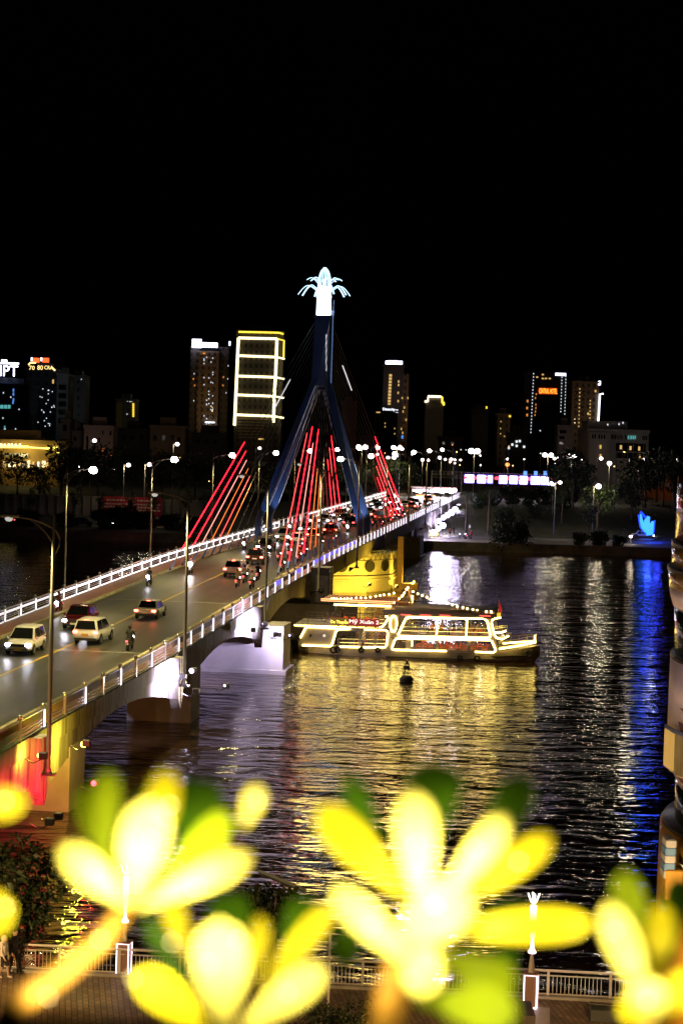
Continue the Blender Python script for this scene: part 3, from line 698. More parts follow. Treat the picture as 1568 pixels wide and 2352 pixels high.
def dressed(me, shirt, pants):
    k = (me.name, shirt, pants)
    if k not in _var:
        c = me.copy(); w = wear(shirt, pants)
        for i, n in enumerate(('skin','shirt','pants','shoe')): c.materials[i] = w[n]
        _var[k] = c
    return _var[k]
_hm = {}
def person(label, base, loc, rz, shirt, pants, head='hair', group=None, hcol=(.02,.02,.02), scale=1.0):
    me = dressed(base, shirt, pants); t = obj_from('person', me, None, loc, (0,0,rz)); t.scale = (scale,)*3
    tag(t, label, 'person', group)
    z, y = {RIDER.name:(1.55,-.05), SITTER.name:(1.25,.03), STANDER.name:(1.60,.035)}[base.name]
    k = (head, hcol, z)
    if k not in _hm: _hm[k] = helmet_mesh(z, y, mat('helmet_%d_%d_%d' % tuple(int(c*100) for c in hcol), hcol, 0.25)) if head == 'helmet' else hair_mesh(z, y, head == 'long')
    obj_from('helmet' if head == 'helmet' else 'hair', _hm[k], t)
    return t
# ---- scooter, facing +y
tail_g = glow('tail_red', (1.0, 0.05, 0.05), 9.0); head_g = glow('headlight_white', (0.86, 0.84, 1.0), 32.0); brake_g = glow('brake_red', (1,0.10,0.06), 16.0); amber_g = glow('amber', (1,.35,.02), 5)
chrome = mat('chrome', (0.7,0.7,0.7), 0.15, 1.0)
def scooter_meshes():
    P = {}
    b = MB()
    for y in (.62, -.60): b.torus((0,y,.27), .225, .05, 'x', 18, 8)
    P['wheel_f'] = MB().torus((0,.62,.27), .222, .05, 'x', 18, 8).lathe([(0.03,-.03),(0.03,.03)],8,(0,.62,.27)).mesh('wheel', rubber)
    P['wheel_r'] = MB().torus((0,-.60,.27), .222, .055, 'x', 18, 8).mesh('wheel', rubber)
    def sec(y, hw, z0, z1): return [(-hw*.6,y,z0),(hw*.6,y,z0),(hw,y,z0*.7+z1*.3),(hw,y,z0*.2+z1*.8),(hw*.6,y,z1),(-hw*.6,y,z1),(-hw,y,z0*.2+z1*.8),(-hw,y,z0*.7+z1*.3)]
    b = MB(); b.loft([sec(-.92,.05,.62,.72), sec(-.78,.13,.50,.74), sec(-.45,.16,.40,.73), sec(-.1,.15,.33,.70), sec(.02,.13,.30,.42), sec(.25,.14,.29,.38), sec(.36,.16,.30,.50)])
    b.loft([[(-.17,.36,.32),(.17,.36,.32),(.12,.47,.32),(-.12,.47,.32)],[(-.19,.40,.62),(.19,.40,.62),(.14,.56,.62),(-.14,.56,.62)],[(-.12,.40,.93),(.12,.40,.93),(.09,.52,.93),(-.09,.52,.93)],[(-.10,.38,1.04),(.10,.38,1.04),(.08,.46,1.05),(-.08,.46,1.05)]])
    b.tube([(0,.50,.6),(0,.60,.36)], .04, 8); b.loft([sec(.44,.07,.50,.54), sec(.62,.08,.515,.56), sec(.8,.05,.42,.46)])
    P['body_b'] = b
    b = MB(); b.loft([sec(-.80,.10,.73,.80), sec(-.5,.15,.72,.82), sec(-.15,.13,.70,.79), sec(-.02,.08,.68,.72)]); P['seat'] = b.mesh('seat', mat('black_vinyl',(.02,.02,.02),.5), True)
    b = MB(); b.tube([(-.34,.34,1.06),(-.15,.42,1.06),(.15,.42,1.06),(.34,.34,1.06)], .02, 8)
    for q in (-1,1): b.tube([(q*.2,.42,1.06),(q*.28,.45,1.22)], .01, 5); b.ball((q*.29,.45,1.25), .05, 8, 6, (1.2,.3,.8))
    P['handlebar'] = b.mesh('handlebar', dark_steel)
    P['headlight'] = MB().ball((0,.54,.86), .125, 12, 8, (1.2,.5,1)).mesh('headlight', head_g, True)
    P['taillight'] = MB().ball((0,-.92,.68), .07, 10, 8, (1.3,.5,.9)).mesh('taillight', tail_g, True)
    b = MB(); b.box((0,-.86,.50), (.19,.015,.14), Matrix.Rotation(-.35,3,'X')); P['plate'] = b.mesh('number_plate', mat('plate_white',(.7,.7,.68),.5))
    b = MB(); b.tube([(.14,-.15,.28),(.17,-.5,.30),(.17,-.85,.40)], [.03,.05,.045], 8); P['muffler'] = b.mesh('exhaust', dark_steel)
    return P
SP = scooter_meshes(); _bodies = {}
def scooter(label, loc, rz, col, group, pitch=0.0):
    t = thing('motor_scooter', label, 'motor scooter', loc, rz, group); t.rotation_euler.x = pitch
    k = 'scooter_%d_%d_%d' % tuple(int(c*100) for c in col)
    if k not in _bodies: _bodies[k] = SP['body_b'].mesh('body', mat(k, col, .3), False)
    obj_from('body', _bodies[k], t)
    for n, key in (('wheel','wheel_f'),('wheel','wheel_r'),('seat','seat'),('handlebar','handlebar'),('headlight','headlight'),('taillight','taillight'),('number_plate','plate'),('exhaust','muffler')):
        obj_from(n, SP[key], t)
    return t
ADX = lambda px, py: at_deck(px, py)
# px, py of the wheels, away?, shirt, trousers, head, helmet colour, scooter colour, look words
RID = [
 (298,1493,1,(.012,.012,.014),(.012,.012,.015),'helmet',(.015,.015,.015),(.02,.02,.022),'rider all in black riding away beside the right railing','black scooter with red tail light riding away beside the right railing'),
 (342,1345,0,(.03,.035,.06),(.02,.02,.03),'helmet',(.02,.02,.03),(.03,.04,.12),'rider in dark jacket coming along the left kerb','dark scooter with bluish headlights coming along the left kerb'),
 (438,1318,0,(.28,.12,.09),(.06,.04,.04),'helmet',(.2,.05,.04),(.25,.22,.2),'rider in rust shirt behind the brightest single headlight','scooter with the brightest headlight, in front of the left footway'),
 (134,1408,0,(.35,.15,.06),(.05,.04,.04),'helmet',(.3,.08,.04),(.2,.05,.04),'rider in orange shirt between left railing and red car','scooter riding between the left railing and the dark red car'),
 (545,1349,1,(.25,.17,.08),(.03,.03,.04),'helmet',(.12,.08,.04),(.2,.04,.03),'rider in tan jacket, leftmost of the group behind the white car','scooter with red light, leftmost of the group behind the white car'),
 (562,1339,1,(.62,.55,.35),(.05,.04,.04),'helmet',(.03,.03,.03),(.35,.3,.25),'rider in cream shirt in the middle of the group behind the white car','pale scooter in the middle of the group behind the white car'),
 (578,1352,1,(.5,.42,.40),(.08,.04,.04),'helmet',(.3,.05,.06),(.3,.05,.05),'rider in pink shirt nearest the camera in the bunched group','red scooter nearest the camera in the bunched group'),
 (592,1333,1,(.02,.02,.02),(.02,.02,.02),'helmet',(.01,.01,.01),(.05,.05,.055),'rider under a wide black helmet at the right of the bunched group','grey scooter at the right of the bunched group'),
 (648,1312,1,(.03,.03,.03),(.03,.03,.035),'helmet',(.02,.02,.02),(.12,.02,.02),'rider in black alone in front of the dark car','dark red scooter alone ahead of the bunched group'),
 (640,1290,1,(.10,.10,.11),(.04,.04,.05),'helmet',(.35,.35,.36),(.4,.4,.4),'rider in grey shirt on the silver scooter','silver scooter with pale tail lamp beside the yellow line'),
 (664,1281,1,(.14,.09,.06),(.03,.03,.03),'helmet',(.04,.03,.03),(.5,.5,.5),'rider in brown jacket behind the white hatchback','white scooter behind the white hatchback'),
 (686,1291,1,(.30,.13,.05),(.05,.03,.03),'helmet',(.25,.1,.03),(.3,.03,.03),'rider in orange brown shirt near the red cable ends','bright red lit scooter near the red cable ends'),
 (700,1279,1,(.4,.1,.1),(.04,.03,.03),'helmet',(.02,.02,.02),(.25,.03,.03),'rider in red shirt behind the front red cable','red scooter behind the front red cable'),
 (690,1266,1,(.55,.52,.5),(.05,.05,.06),'helmet',(.03,.03,.03),(.3,.3,.32),'rider in white shirt beside the white hatchback','silver scooter beside the white hatchback'),
 (561,1263,0,(.30,.12,.08),(.05,.04,.03),'helmet',(.2,.06,.04),(.12,.1,.09),'rider in rust jacket coming along the lit left railing','scooter coming along the lit left railing with warm light'),
 (737,1260,1,(.05,.05,.06),(.03,.03,.03),'helmet',(.1,.02,.02),(.08,.08,.09),'rider in charcoal between the hanging cables','charcoal scooter between the hanging cables'),
 (768,1247,1,(.35,.16,.1),(.04,.03,.03),'helmet',(.05,.12,.04),(.1,.2,.06),'rider with green helmet beside the right railing','green scooter beside the right railing'),
 (613,1231,0,(.05,.06,.10),(.02,.02,.03),'helmet',(.03,.03,.05),(.05,.06,.15),'rider with bluish lights passing the left pylon leg','dark blue scooter passing the left pylon leg'),
 (665,1222,0,(.10,.08,.12),(.03,.03,.04),'helmet',(.05,.05,.08),(.15,.14,.2),'rider with violet light past the white pickup','grey scooter with violet light beyond the white van'),
 (798,1222,0,(.25,.22,.2),(.05,.04,.04),'helmet',(.1,.1,.1),(.3,.3,.3),'rider coming past the right pylon leg','pale scooter coming past the right pylon leg'),
 (783,1196,0,(.1,.1,.14),(.03,.03,.03),'helmet',(.1,.1,.2),(.1,.1,.25),'rider in the bluish cluster of headlights at mid bridge','blue scooter in the cluster of headlights at mid bridge'),
 (857,1209,1,(.3,.15,.08),(.04,.03,.03),'helmet',(.2,.1,.02),(.2,.05,.04),'rider in brown right behind the far pylon leg','red scooter just beyond the right pylon leg'),
 (876,1212,1,(.25,.2,.15),(.03,.03,.03),'helmet',(.1,.1,.1),(.3,.28,.25),'rider in tan by the right railing past the pylon','tan scooter by the right railing past the pylon'),
 (899,1202,1,(.4,.18,.05),(.04,.03,.03),'helmet',(.4,.3,.02),(.3,.08,.03),'rider with yellow helmet among the far red cables','orange scooter among the far red cables'),
 (926,1193,1,(.02,.02,.02),(.02,.02,.02),'helmet',(.01,.01,.01),(.03,.03,.03),'dark rider alone against the pale far deck','black scooter alone on the pale far deck'),
 (963,1171,1,(.25,.03,.03),(.03,.02,.02),'helmet',(.2,.02,.02),(.3,.02,.02),'rider in red at the far end of the bridge','red lit scooter at the far end of the bridge'),
 (979,1167,1,(.01,.01,.01),(.015,.015,.015),'helmet',(.01,.01,.01),(.02,.02,.02),'black rider farthest along the right railing','black scooter farthest along the right railing'),
 (715,1206,0,(.2,.1,.1),(.03,.03,.03),'helmet',(.1,.05,.05),(.2,.1,.1),'rider near the lit left railing behind the pylon','maroon scooter near the lit left railing behind the pylon'),
 (745,1199,0,(.12,.12,.16),(.03,.03,.03),'helmet',(.2,.2,.22),(.2,.2,.24),'rider in grey near the left railing at mid bridge','grey scooter near the left railing at mid bridge'),
]
for i, (px, py_, away, sh, pa, hd, hc, sc, lr, ls) in enumerate(RID):
    p = ADX(px, py_); bright = px == 438; yaw = -PHI if away else -PHI + pi
    yaw += random.uniform(-.06, .06)
    so = scooter(ls, p, yaw, sc, 'motor scooters on the bridge')
    if bright: MB().ball((0,.62,1.0),.24,12,8).build('headlight', head_g, so, True); lamp('headlight_beam','SPOT',(0,.95,1.0),160,(1,.92,.9),.1,(0,6,0),80,.8,so)  # second oversized glowing ball adds the headlight's glare
    elif not away: MB().ball((-.10,.60,.70),.09,8,6).build('headlight', head_g, so, True)
    person(lr, RIDER, p, yaw, sh, pa, hd, 'scooter riders on the bridge', hc)
p = ADX(562,1339); q = Matrix.Rotation(-PHI,3,'Z') @ Vector((0,-.36,.06))
person('passenger with long dark hair behind the rider in cream', RIDER, p+q, -PHI, (.5,.4,.3), (.05,.04,.04), 'helmet', None, (.05,.05,.05))

# ---- cars, facing +y, built from side stations
def car(label, loc, rz, kind, col, group, front=False, brake=False, plate=(.75,.75,.72), cat='car', lightpw=1.0):
    spec = {'sedan': (4.45,1.74,1.45), 'mpv': (4.7,1.82,1.80), 'suv': (4.55,1.84,1.70), 'hatch': (4.1,1.72,1.55), 'van': (5.1,1.92,2.1)}[kind]
    Ln, Wd, Ht = spec; h = Wd/2; L2 = Ln/2; belt = Ht*0.56; gc = .29
    t = thing(cat.replace(' ','_'), label, cat, loc, rz, group)
    pm = mat('car_paint_%d_%d_%d' % tuple(int(c*100) for c in col), col, .22, spec=.6)
    if kind == 'sedan': R = [(-L2*.68,belt+.02),(-L2*.42,Ht-.03),(-.05,Ht),(L2*.16,Ht-.05),(L2*.5,belt+.02)]; hood = (L2*.5, belt+.0); trunk = -L2*.68
    elif kind in ('mpv','van'): R = [(-L2*.97,belt+.02),(-L2*.86,Ht-.06),(-.2,Ht),(L2*.18,Ht-.05),(L2*.58,belt+.03)]; trunk = -L2*.97
    else: R = [(-L2*.95,belt+.02),(-L2*.76,Ht-.06),(-.15,Ht),(L2*.15,Ht-.05),(L2*.50,belt+.03)]; trunk = -L2*.95
    def sec(y, hw, z0, z1, n=.08): return [(-hw+n,y,z0),(hw-n,y,z0),(hw,y,z0+n),(hw,y,(z0+z1)/2),(hw-.03,y,z1-n),(hw-.12,y,z1),(-hw+.12,y,z1),(-hw+.03,y,z1-n),(-hw,y,(z0+z1)/2),(-hw,y,z0+n)]
    b = MB(); fr = R[-1][0]
    def sec2(y, hw, z0, z1):
        out = []
        for k in range(16):
            a = 2*pi*k/16+pi/16; ca, sa = cos(a), sin(a); e = .42
            out.append((hw*math.copysign(abs(ca)**e,ca), y, (z0+z1)/2+(z1-z0)/2*math.copysign(abs(sa)**e,sa)))
        return out
    b.loft([sec2(-L2,h*.80,.46,belt-.16), sec2(-L2+.07,h*.92,gc+.08,belt-.05), sec2(-L2+.25,h*.98,gc,belt), sec2(-L2*.6,h,gc,belt+.02), sec2(0,h,gc,belt+.02), sec2(fr-.1,h,gc,belt+.03), sec2(fr+.35,h*.99,gc,belt-.01), sec2(L2*.80,h*.96,gc,belt-.10), sec2(L2-.16,h*.90,gc+.03,belt-.19), sec2(L2-.04,h*.80,gc+.10,belt-.30), sec2(L2,h*.68,gc+.17,belt-.38)])
    def gs(y, z, k): 
        hw = h-.05 - (z-belt)*.23; return [(-hw,y,z),(hw,y,z)]
    # painted roof and pillars block
    lo = [(R[0][0],belt-.05),(R[-1][0],belt-.05)]
    n = 9; rings = []
    prof = []
    for a, c in zip(R[:-1], R[1:]): prof += [(a[0]+(c[0]-a[0])*k/3, a[1]+(c[1]-a[1])*k/3) for k in range(3)]
    prof.append(R[-1])
    for y, z in prof:
        hw = h-.05-(z-belt)*.23; z = max(z, belt); rings.append([(-h+.05,y,belt-.04),(h-.05,y,belt-.04),(hw,y,z-.03),(hw-.08,y,z+.0),(-hw+.08,y,z+.0),(-hw,y,z-.03)])
    b.loft(rings); bo = b.build('body', pm, t, True); bo.data.set_sharp_from_angle(angle=radians(38))
    W2 = lambda z: h-.05-(z-belt)*.23
    gl = glass_dark
    (ya, za), (yb, zb) = R[-1], R[-2]; b = MB(); f = lambda k: (ya+(yb-ya)*k, za+(zb-za)*k)
    y0, z0 = f(.08); y1, z1 = f(.93); o = .03
    b.prism([(-W2(z0)+.07,y0+o,z0),(W2(z0)-.07,y0+o,z0),(W2(z1)-.10,y1+o,z1),(-W2(z1)+.10,y1+o,z1)], (0,.012,.012)); b.build('windscreen', gl, t)
    (ya, za), (yb, zb) = R[0], R[1]; y0, z0 = f(.10); y1, z1 = f(.90); b = MB()
    b.prism([(-W2(z0)+.10,y0-o,z0),(W2(z0)-.10,y0-o,z0),(W2(z1)-.12,y1-o,z1),(-W2(z1)+.12,y1-o,z1)], (0,-.012,.012)); b.build('rear_window', gl, t)
    for q in (-1, 1):
        zt = Ht-.13; zb_ = belt+.05; yr, yf = R[1][0]+.12, R[-2][0]-.02
        for (a0, a1, b0, b1) in ((R[0][0]+.28, (yr+yf)/2-.05, yr+.05, (yr+yf)/2-.05), ((yr+yf)/2+.05, R[-1][0]-.32, (yr+yf)/2+.05, yf)):
            b = MB(); b.prism([(q*(W2(zb_)+.006),a0,zb_),(q*(W2(zb_)+.006),a1,zb_),(q*(W2(zt)+.006),b1,zt),(q*(W2(zt)+.006),b0,zt)], (q*.012,0,0)); b.build('side_window', gl, t)
        b = MB(); b.ball((q*(h+.10),R[-1][0]-.25,belt+.10), .11, 8, 6, (1,.6,.75)); b.build('mirror', pm, t, True)
        for y in (L2*.60, -L2*.60):
            b = MB(); b.lathe([(.02,-.11),(.24,-.11),(.345,-.07),(.345,.07),(.24,.11),(.02,.11)], 18); w = b.build('wheel', rubber, t); w.rotation_euler = (0,pi/2,0); w.location = (q*(h-.085),y,.345)
            b = MB(); b.lathe([(.02,.112),(.20,.112),(.21,.10)], 14); obj_from('rim', b.mesh('rim', galv), w, (0,0,0), (0 if q > 0 else pi,0,0))
        zl = belt-.16
        b = MB(); b.lathe([(.02,-.02),(.40,-.02),(.40,.02),(.02,.02)],18)
        for y in (L2*.60,-L2*.60): w_ = obj_from('wheel_arch', b.mesh('wheel_arch', mat('arch_black',(.01,.01,.01),.8)), t, (q*(h-.012),y,.37), (0,pi/2,0))
        b = MB(); b.bevbox((q*(h*.74),L2-.10,zl-.10), (.40,.22,.17), .05)
        hl = b.build('headlight', head_g if front else mat('headlight_glass',(.5,.5,.5),.1), t)
        b = MB(); b.bevbox((q*(h*.80),-L2+.05,zl+.04), (.32,.16,.18 if kind != 'mpv' else .2), .04); b.build('taillight', brake_g if brake else (tail_g if not front else mat('lamp_red_glass',(.25,.01,.01),.2)), t)
        if front: 
            if lightpw: lamp('headlight_beam', 'SPOT', (q*h*.74, L2+.05, zl-.1), 45*lightpw, (.9,.88,1), .08, (q*h*.74, L2+9, 0), 60, .8, t)
            b = MB(); b.bevbox((q*h*.66,L2-.02,gc+.22), (.22,.1,.1), .03); b.build('fog_light', mat('fog_glass',(.4,.4,.4),.2) , t)
    b = MB(); b.bb(-h*.55,h*.55,L2-.015,L2+.02,gc+.34,gc+.52); b.bb(-h*.7,h*.7,L2-.06,L2-.0,gc+.1,gc+.2); b.build('grille', dark_steel, t)
    b = MB(); b.bb(-.26,.26,L2+.02,L2+.035,gc+.12,gc+.26); b.build('number_plate', mat('plate_%d'%int(plate[2]*100), plate, .5), t)
    b = MB(); b.bb(-.24,.24,-L2-.02,-L2+.05,belt-.36,belt-.21); b.build('number_plate', mat('plate_%d'%int(plate[2]*100), plate, .5), t)
    b = MB(); b.bb(-h*.85,h*.85,-L2-.03,-L2+.12,gc+.02,gc+.20); b.build('rear_bumper', mat('bumper_black',(.03,.03,.03),.5), t)
    if brake: b = MB(); b.bb(-.16,.16,R[1][0]-.09,R[1][0]-.03,Ht-.06,Ht-.03); b.build('brake_light', brake_g, t); lamp('tail_glow','POINT',(0,-L2-.5,.7),2,(1,.08,.05),.2,parent=t)
    return t
G = 'cars driving over the bridge'
def at_car(px, py_, half, away):
    p = at_deck(px, py_); d = Vector((sin(PHI), cos(PHI), 0)); p = p + d*half; p.z = deckz(wu(p)[1]); return p
AWAY, ONC = -PHI, pi-PHI
WH = (.72,.71,.68)
car('white estate car with roof lights coming at the bottom left edge', at_car(36,1508,2.3,0), ONC+.05, 'mpv', WH, G, True, plate=(.7,.5,.03))
car('dark red car with bright headlights beside the left footway', at_car(166,1449,2.3,0), ONC+.03, 'suv', (.13,.012,.015), G, True)
car('white people carrier with lit tail lights behind the nearest lamp post', at_car(196,1483,2.35,1), AWAY-.02, 'mpv', WH, G, False, True, (.6,.35,.02))
car('white saloon car driving away alone in the middle of the near deck', at_car(332,1425,2.2,1), AWAY, 'sedan', (.62,.60,.57), G, False, True)
car('white off-roader with round tail lights beside the bunched scooters', at_car(533,1328,2.2,1), AWAY, 'suv', (.6,.58,.55), G, False, True, (.6,.35,.02))
car('dark off-roader with red tail lights in front of the third lamp', at_car(584,1298,2.2,1), AWAY, 'suv', (.05,.018,.018), G, False, True)
car('dark car with violet headlights coming beside the left pylon leg', at_car(604,1267,2.2,0), ONC, 'sedan', (.02,.02,.03), G, True, plate=(.7,.7,.7))
car('white van with yellow plate and headlights beside the left pylon leg', at_car(648,1246,2.3,0), ONC, 'mpv', (.6,.6,.62), G, True, plate=(.7,.5,.03))
car('white hatchback with wide tail lights just short of the pylon', at_car(681,1252,2.0,1), AWAY, 'hatch', (.66,.65,.62), G, False, True)
car('dark red car with full width brake lights under the cables', at_car(718,1240,2.2,1), AWAY, 'sedan', (.16,.012,.012), G, False, True)
car('tall red car braking between the pylon legs', at_car(757,1231,2.2,1), AWAY, 'suv', (.4,.03,.02), G, False, True)
car('grey car coming in the left lane behind the pylon', at_car(700,1224,2.2,0), ONC, 'sedan', (.2,.2,.22), G, True, lightpw=0)
car('white car coming past the far right pylon leg', at_car(846,1187,2.2,0), ONC, 'hatch', (.6,.6,.62), G, True, lightpw=0)
car('silver car with bluish lights at the far end, leftmost of the row', at_car(928,1168,2.2,0), ONC, 'hatch', (.5,.5,.52), G, True, lightpw=0)
car('white car with bluish lights at the far end, right of the row', at_car(950,1163,2.2,0), ONC, 'sedan', (.6,.6,.6), G, True, lightpw=0)
car('dark car with bluish lights near the end of the lit railing', at_car(905,1177,2.2,0), ONC, 'suv', (.05,.05,.06), G, True, lightpw=0)
car('black car behind the red braking car at mid bridge', at_car(800,1211,2.2,1), AWAY, 'sedan', (.02,.02,.02), G, False, False)
car('dark van with pale roof passing behind the pylon', at_car(815,1198,2.4,1), AWAY, 'van', (.25,.25,.27), G, False, True)
car('maroon car far along the right lane', at_car(905,1192,2.2,1), AWAY, 'sedan', (.2,.03,.03), G, False, True)

# denser traffic on the far half
FR = [('hatch',(.5,.5,.5),0),('sedan',(.05,.05,.06),0),('suv',(.4,.4,.42),0),('van',(.3,.3,.3),0),('sedan',(.6,.6,.6),0),('hatch',(.2,.2,.25),0)]
for i,(w,u) in enumerate(((-11.8,196),(-9.6,203),(-11.9,214),(-9.7,226),(-11.8,241),(-9.7,252),(-11.8,268),(-9.6,281),(-11.8,296))):
    k,c,_ = FR[i%6]; car('oncoming car with bluish headlights on the far half of the bridge, %s beyond the pylon' % ORD[i], bw(w,u,deckz(u)), ONC, k, c, 'oncoming cars beyond the pylon', True, lightpw=0)
for i,(w,u) in enumerate(((-6.6,192),(-4.3,206),(-6.7,222),(-6.6,246),(-4.4,262),(-6.5,284),(-4.4,300))):
    k,c,_ = FR[(i+2)%6]; car('car with red tail lights on the far half of the bridge, %s beyond the pylon' % ORD[i], bw(w,u,deckz(u)), AWAY, k, (.35,.04,.03) if i%2 else c, 'departing cars beyond the pylon', False, i%2 == 0)
for i,(w,u) in enumerate(((-12.9,188),(-12.7,205),(-8.9,212),(-12.9,221),(-12.8,233),(-12.8,247),(-8.9,259),(-12.9,275),(-3.2,198),(-3.4,216),(-5.6,232),(-3.3,241))):
    a = i > 7; lb = '%s motor scooter on the far half of the bridge, %s beyond the pylon' % ('departing' if a else 'oncoming', ORD[i-8] if a else ORD[i])
    scooter(lb, bw(w,u,deckz(u)), AWAY if a else ONC, ((.3,.05,.04),(.2,.2,.22),(.06,.07,.15))[i%3], 'scooters beyond the pylon'); person(lb.replace('motor scooter','scooter rider'), RIDER, bw(w,u,deckz(u)), AWAY if a else ONC, ((.1,.1,.12),(.3,.12,.06),(.4,.35,.3))[i%3], (.03,.03,.03), 'helmet', 'scooter riders beyond the pylon')
# ================================================================== the lit tour boat
pa, pb = at_z(690,1502,0), at_z(1225,1527,0)
MPX = (pb-pa).length/535
def zs(x, y):      # place on the boat side read from the enlarged photograph -> (along, up)
    return ((x-60)*0.4*MPX, (705+(x-60)*0.03-y)*0.4*MPX)
brz = atan2(pb.y-pa.y, pb.x-pa.x); b0 = pa + (pa-pb).normalized()*(14*MPX)
boat = thing('tour_boat', 'double deck river tour boat outlined in white neon with a red and yellow sign', 'tour boat', b0, brz)
BW = 5.4
cream = mat('boat_paint', (0.26,0.22,0.22), 0.45, nz=0.10, ns=1.2)
hullm = mat('hull_paint', (0.30,0.25,0.22), 0.5, nz=0.25, ns=0.9)
trim = mat('black_band', (0.03,0.028,0.025), 0.6)
neon = glow('neon_white', (1.0,0.71,0.16), 18.0, True); neon_r = glow('neon_red', (1,0.10,0.07), 2.5); bulb_g = glow('bulb_warm', (1,0.62,0.22), 22.0)
# hull by stations: along, half beam, bottom, top
st = [(0.1,1.3,-.1,.95),(1.2,2.2,-.5,.82),(5,2.65,-.6,.74),(11,2.7,-.6,.72),(16,2.65,-.6,.80),(18.6,2.3,-.6,.98),(20.6,1.5,-.5,1.22),(21.9,.7,-.2,1.42),(22.6,.15,.5,1.55)]
b = MB(); b.loft([[(x,BW/2-h*.7,z0),(x,BW/2-h*.96,z0+(z1-z0)*.45),(x,BW/2-h,z1),(x,BW/2+h,z1),(x,BW/2+h*.96,z0+(z1-z0)*.45),(x,BW/2+h*.7,z0)] for x,h,z0,z1 in st]); b.build('hull', hullm, boat)
b = MB()
for q in (-1,1):
    for (xa, xb_, za) in ((590,1215,715),(1190,1385,697)):
        pts = []
        for k in range(9):
            x = xa+(xb_-xa)*k/8; s_, z_ = zs(x, za - (x-590)*0.0 + (x-590)*.012); 
            hh = next(a[1]+(c[1]-a[1])*(s_-a[0])/(c[0]-a[0]) for a,c in zip(st[:-1],st[1:]) if a[0] <= s_ <= c[0]); pts.append((s_,BW/2+q*(hh+.02),z_))
        b.tube(pts, .085, 6)
b.build('rubbing_strake', trim, boat)
b = MB(); b.prism([(-.55,BW/2-.1,-.4),(.35,BW/2-.1,-.4),(.25,BW/2-.1,.75),(-.75,BW/2-.1,.95),(-.8,BW/2-.1,.8)], (0,.25,0)); b.tube([(-.9,BW/2,.85),(-.3,BW/2,.9)], .10, 8); b.build('rudder', mat('dark_hull',(.03,.03,.05),.6), boat)
def wall(y0, y1):
    b = MB(); P = lambda x,y: zs(x,y)
    def pl(pts): b.prism([(P(x,y)[0], y0, P(x,y)[1]) for x,y in pts], (0, y1-y0, 0))
    pl([(88,612),(118,548),(300,556),(304,560),(278,662),(78,658)])                     # closed stern panel
    pl([(300,556),(610,558),(610,572),(303,571)]); pl([(278,652),(612,655),(612,672),(278,668)])
    pl([(600,470),(662,470),(612,612),(640,612),(622,680),(596,680)])                    # middle panel with oval
    pl([(655,470),(1180,478),(1180,490),(700,486)]); pl([(655,586),(1200,592),(1205,612),(640,609),(620,600)])
    pl([(700,487),(712,488),(668,590),(655,586)]); pl([(1140,487),(1185,485),(1212,600),(1190,600),(1163,500)])
    pl([(622,682),(1228,684),(1228,674),(624,668)]); pl([(1190,606),(1214,606),(1236,676),(1212,676)])
    for x in (430, 520): pl([(x,566),(x+20,566),(x+14,660),(x-6,660)])
    for x, w_ in ((700,26),(875,14),(1055,18)): pl([(x,606),(x+w_,606),(x+w_,682),(x,682)])
    for x in (876,1047): pl([(x-5,486),(x+5,486),(x+5,592),(x-5,592)])
    return b
wall(0.0,0.10).build('side_wall', cream, boat); wall(BW-.10,BW).build('side_wall', cream, boat)
b = MB(); s0,z0 = zs(52,546); s1,z1 = zs(612,556); b.bb(s0,s1,-.12,BW+.12,z1-.10,z1+.10); b.bb(s0-.0,s0+1.4,.2,BW-.2,z1-.28,z1-.10); b.build('upper_deck', cream, boat)
s0,z0 = zs(596,592); s1,z1 = zs(1290,602); b = MB(); b.bb(s0,zs(1225,0)[0],.1,BW-.1,z1-.06,z1+.10)
b.prism([(zs(1225,0)[0],.1,z1-.06),(s1-.5,.5,z1-.0),(s1,1.6,z1+.1),(s1,BW-1.6,z1+.1),(s1-.5,BW-.5,z1),(zs(1225,0)[0],BW-.1,z1-.06)], (0,0,.16)); b.build('upper_deck', cream, boat)
b = MB(); s0,z0 = zs(575,470); s1,_ = zs(1215,470); z1 = zs(900,445)[1]; zb = zs(900,480)[1]
b.bb(s0-.1,s1,-.1,BW+.1,zb,z1-.1); b.loft([[(s0-.1,-.1,z1-.1),(s1,-.1,z1-.1),(s1,BW+.1,z1-.1),(s0-.1,BW+.1,z1-.1)],[(s0+.4,.4,z1+.12),(s1-.3,.4,z1+.12),(s1-.3,BW-.4,z1+.12),(s0+.4,BW-.4,z1+.12)]]); b.build('roof', cream, boat)
b = MB(); b.bb(.35,17.6,.3,BW-.3,.62,.70); b.build('lower_deck', mat('deck_boards',(.25,.2,.15),.6), boat)
# red lamps on the roof edge
for x in (668,780,890,1118):
    a = zs(x,471); c = zs(x+62,472); b = MB(); b.bb(a[0],c[0],-.16,-.10,c[1]-.05,a[1]+.04); b.build('red_roof_light', neon_r, boat)
# canopy over the stern
ca, cb_ = zs(205,412), zs(632,408); b = MB(); b.bb(ca[0],cb_[0],.0,BW,cb_[1]-.0,cb_[1]+.10); b.build('stern_canopy', mat('canopy_sheet',(.62,.2,.12),.6), boat)
b = MB(); b.tube([(ca[0],-.04,cb_[1]+.14),(cb_[0],-.04,cb_[1]+.14)],.05,6); b.tube([(ca[0],-.04,cb_[1]-.02),(cb_[0],-.04,cb_[1]-.02)],.04,6); b.build('canopy_light', glow('neon_orange',(1,.42,.16),2.4,True), boat)
a, c = zs(282,419), zs(612,424); MB().tube([(a[0],-.04,a[1]),(c[0],-.04,c[1])],.075,8).build('canopy_light', neon, boat)
for x in (290,432,462,600):
    for y in (.1,BW-.1): s_,z_ = zs(x,412); MB().tube([(s_,y,zs(x,550)[1]),(s_,y,z_)], .045, 6).build('canopy_post', galv, boat)
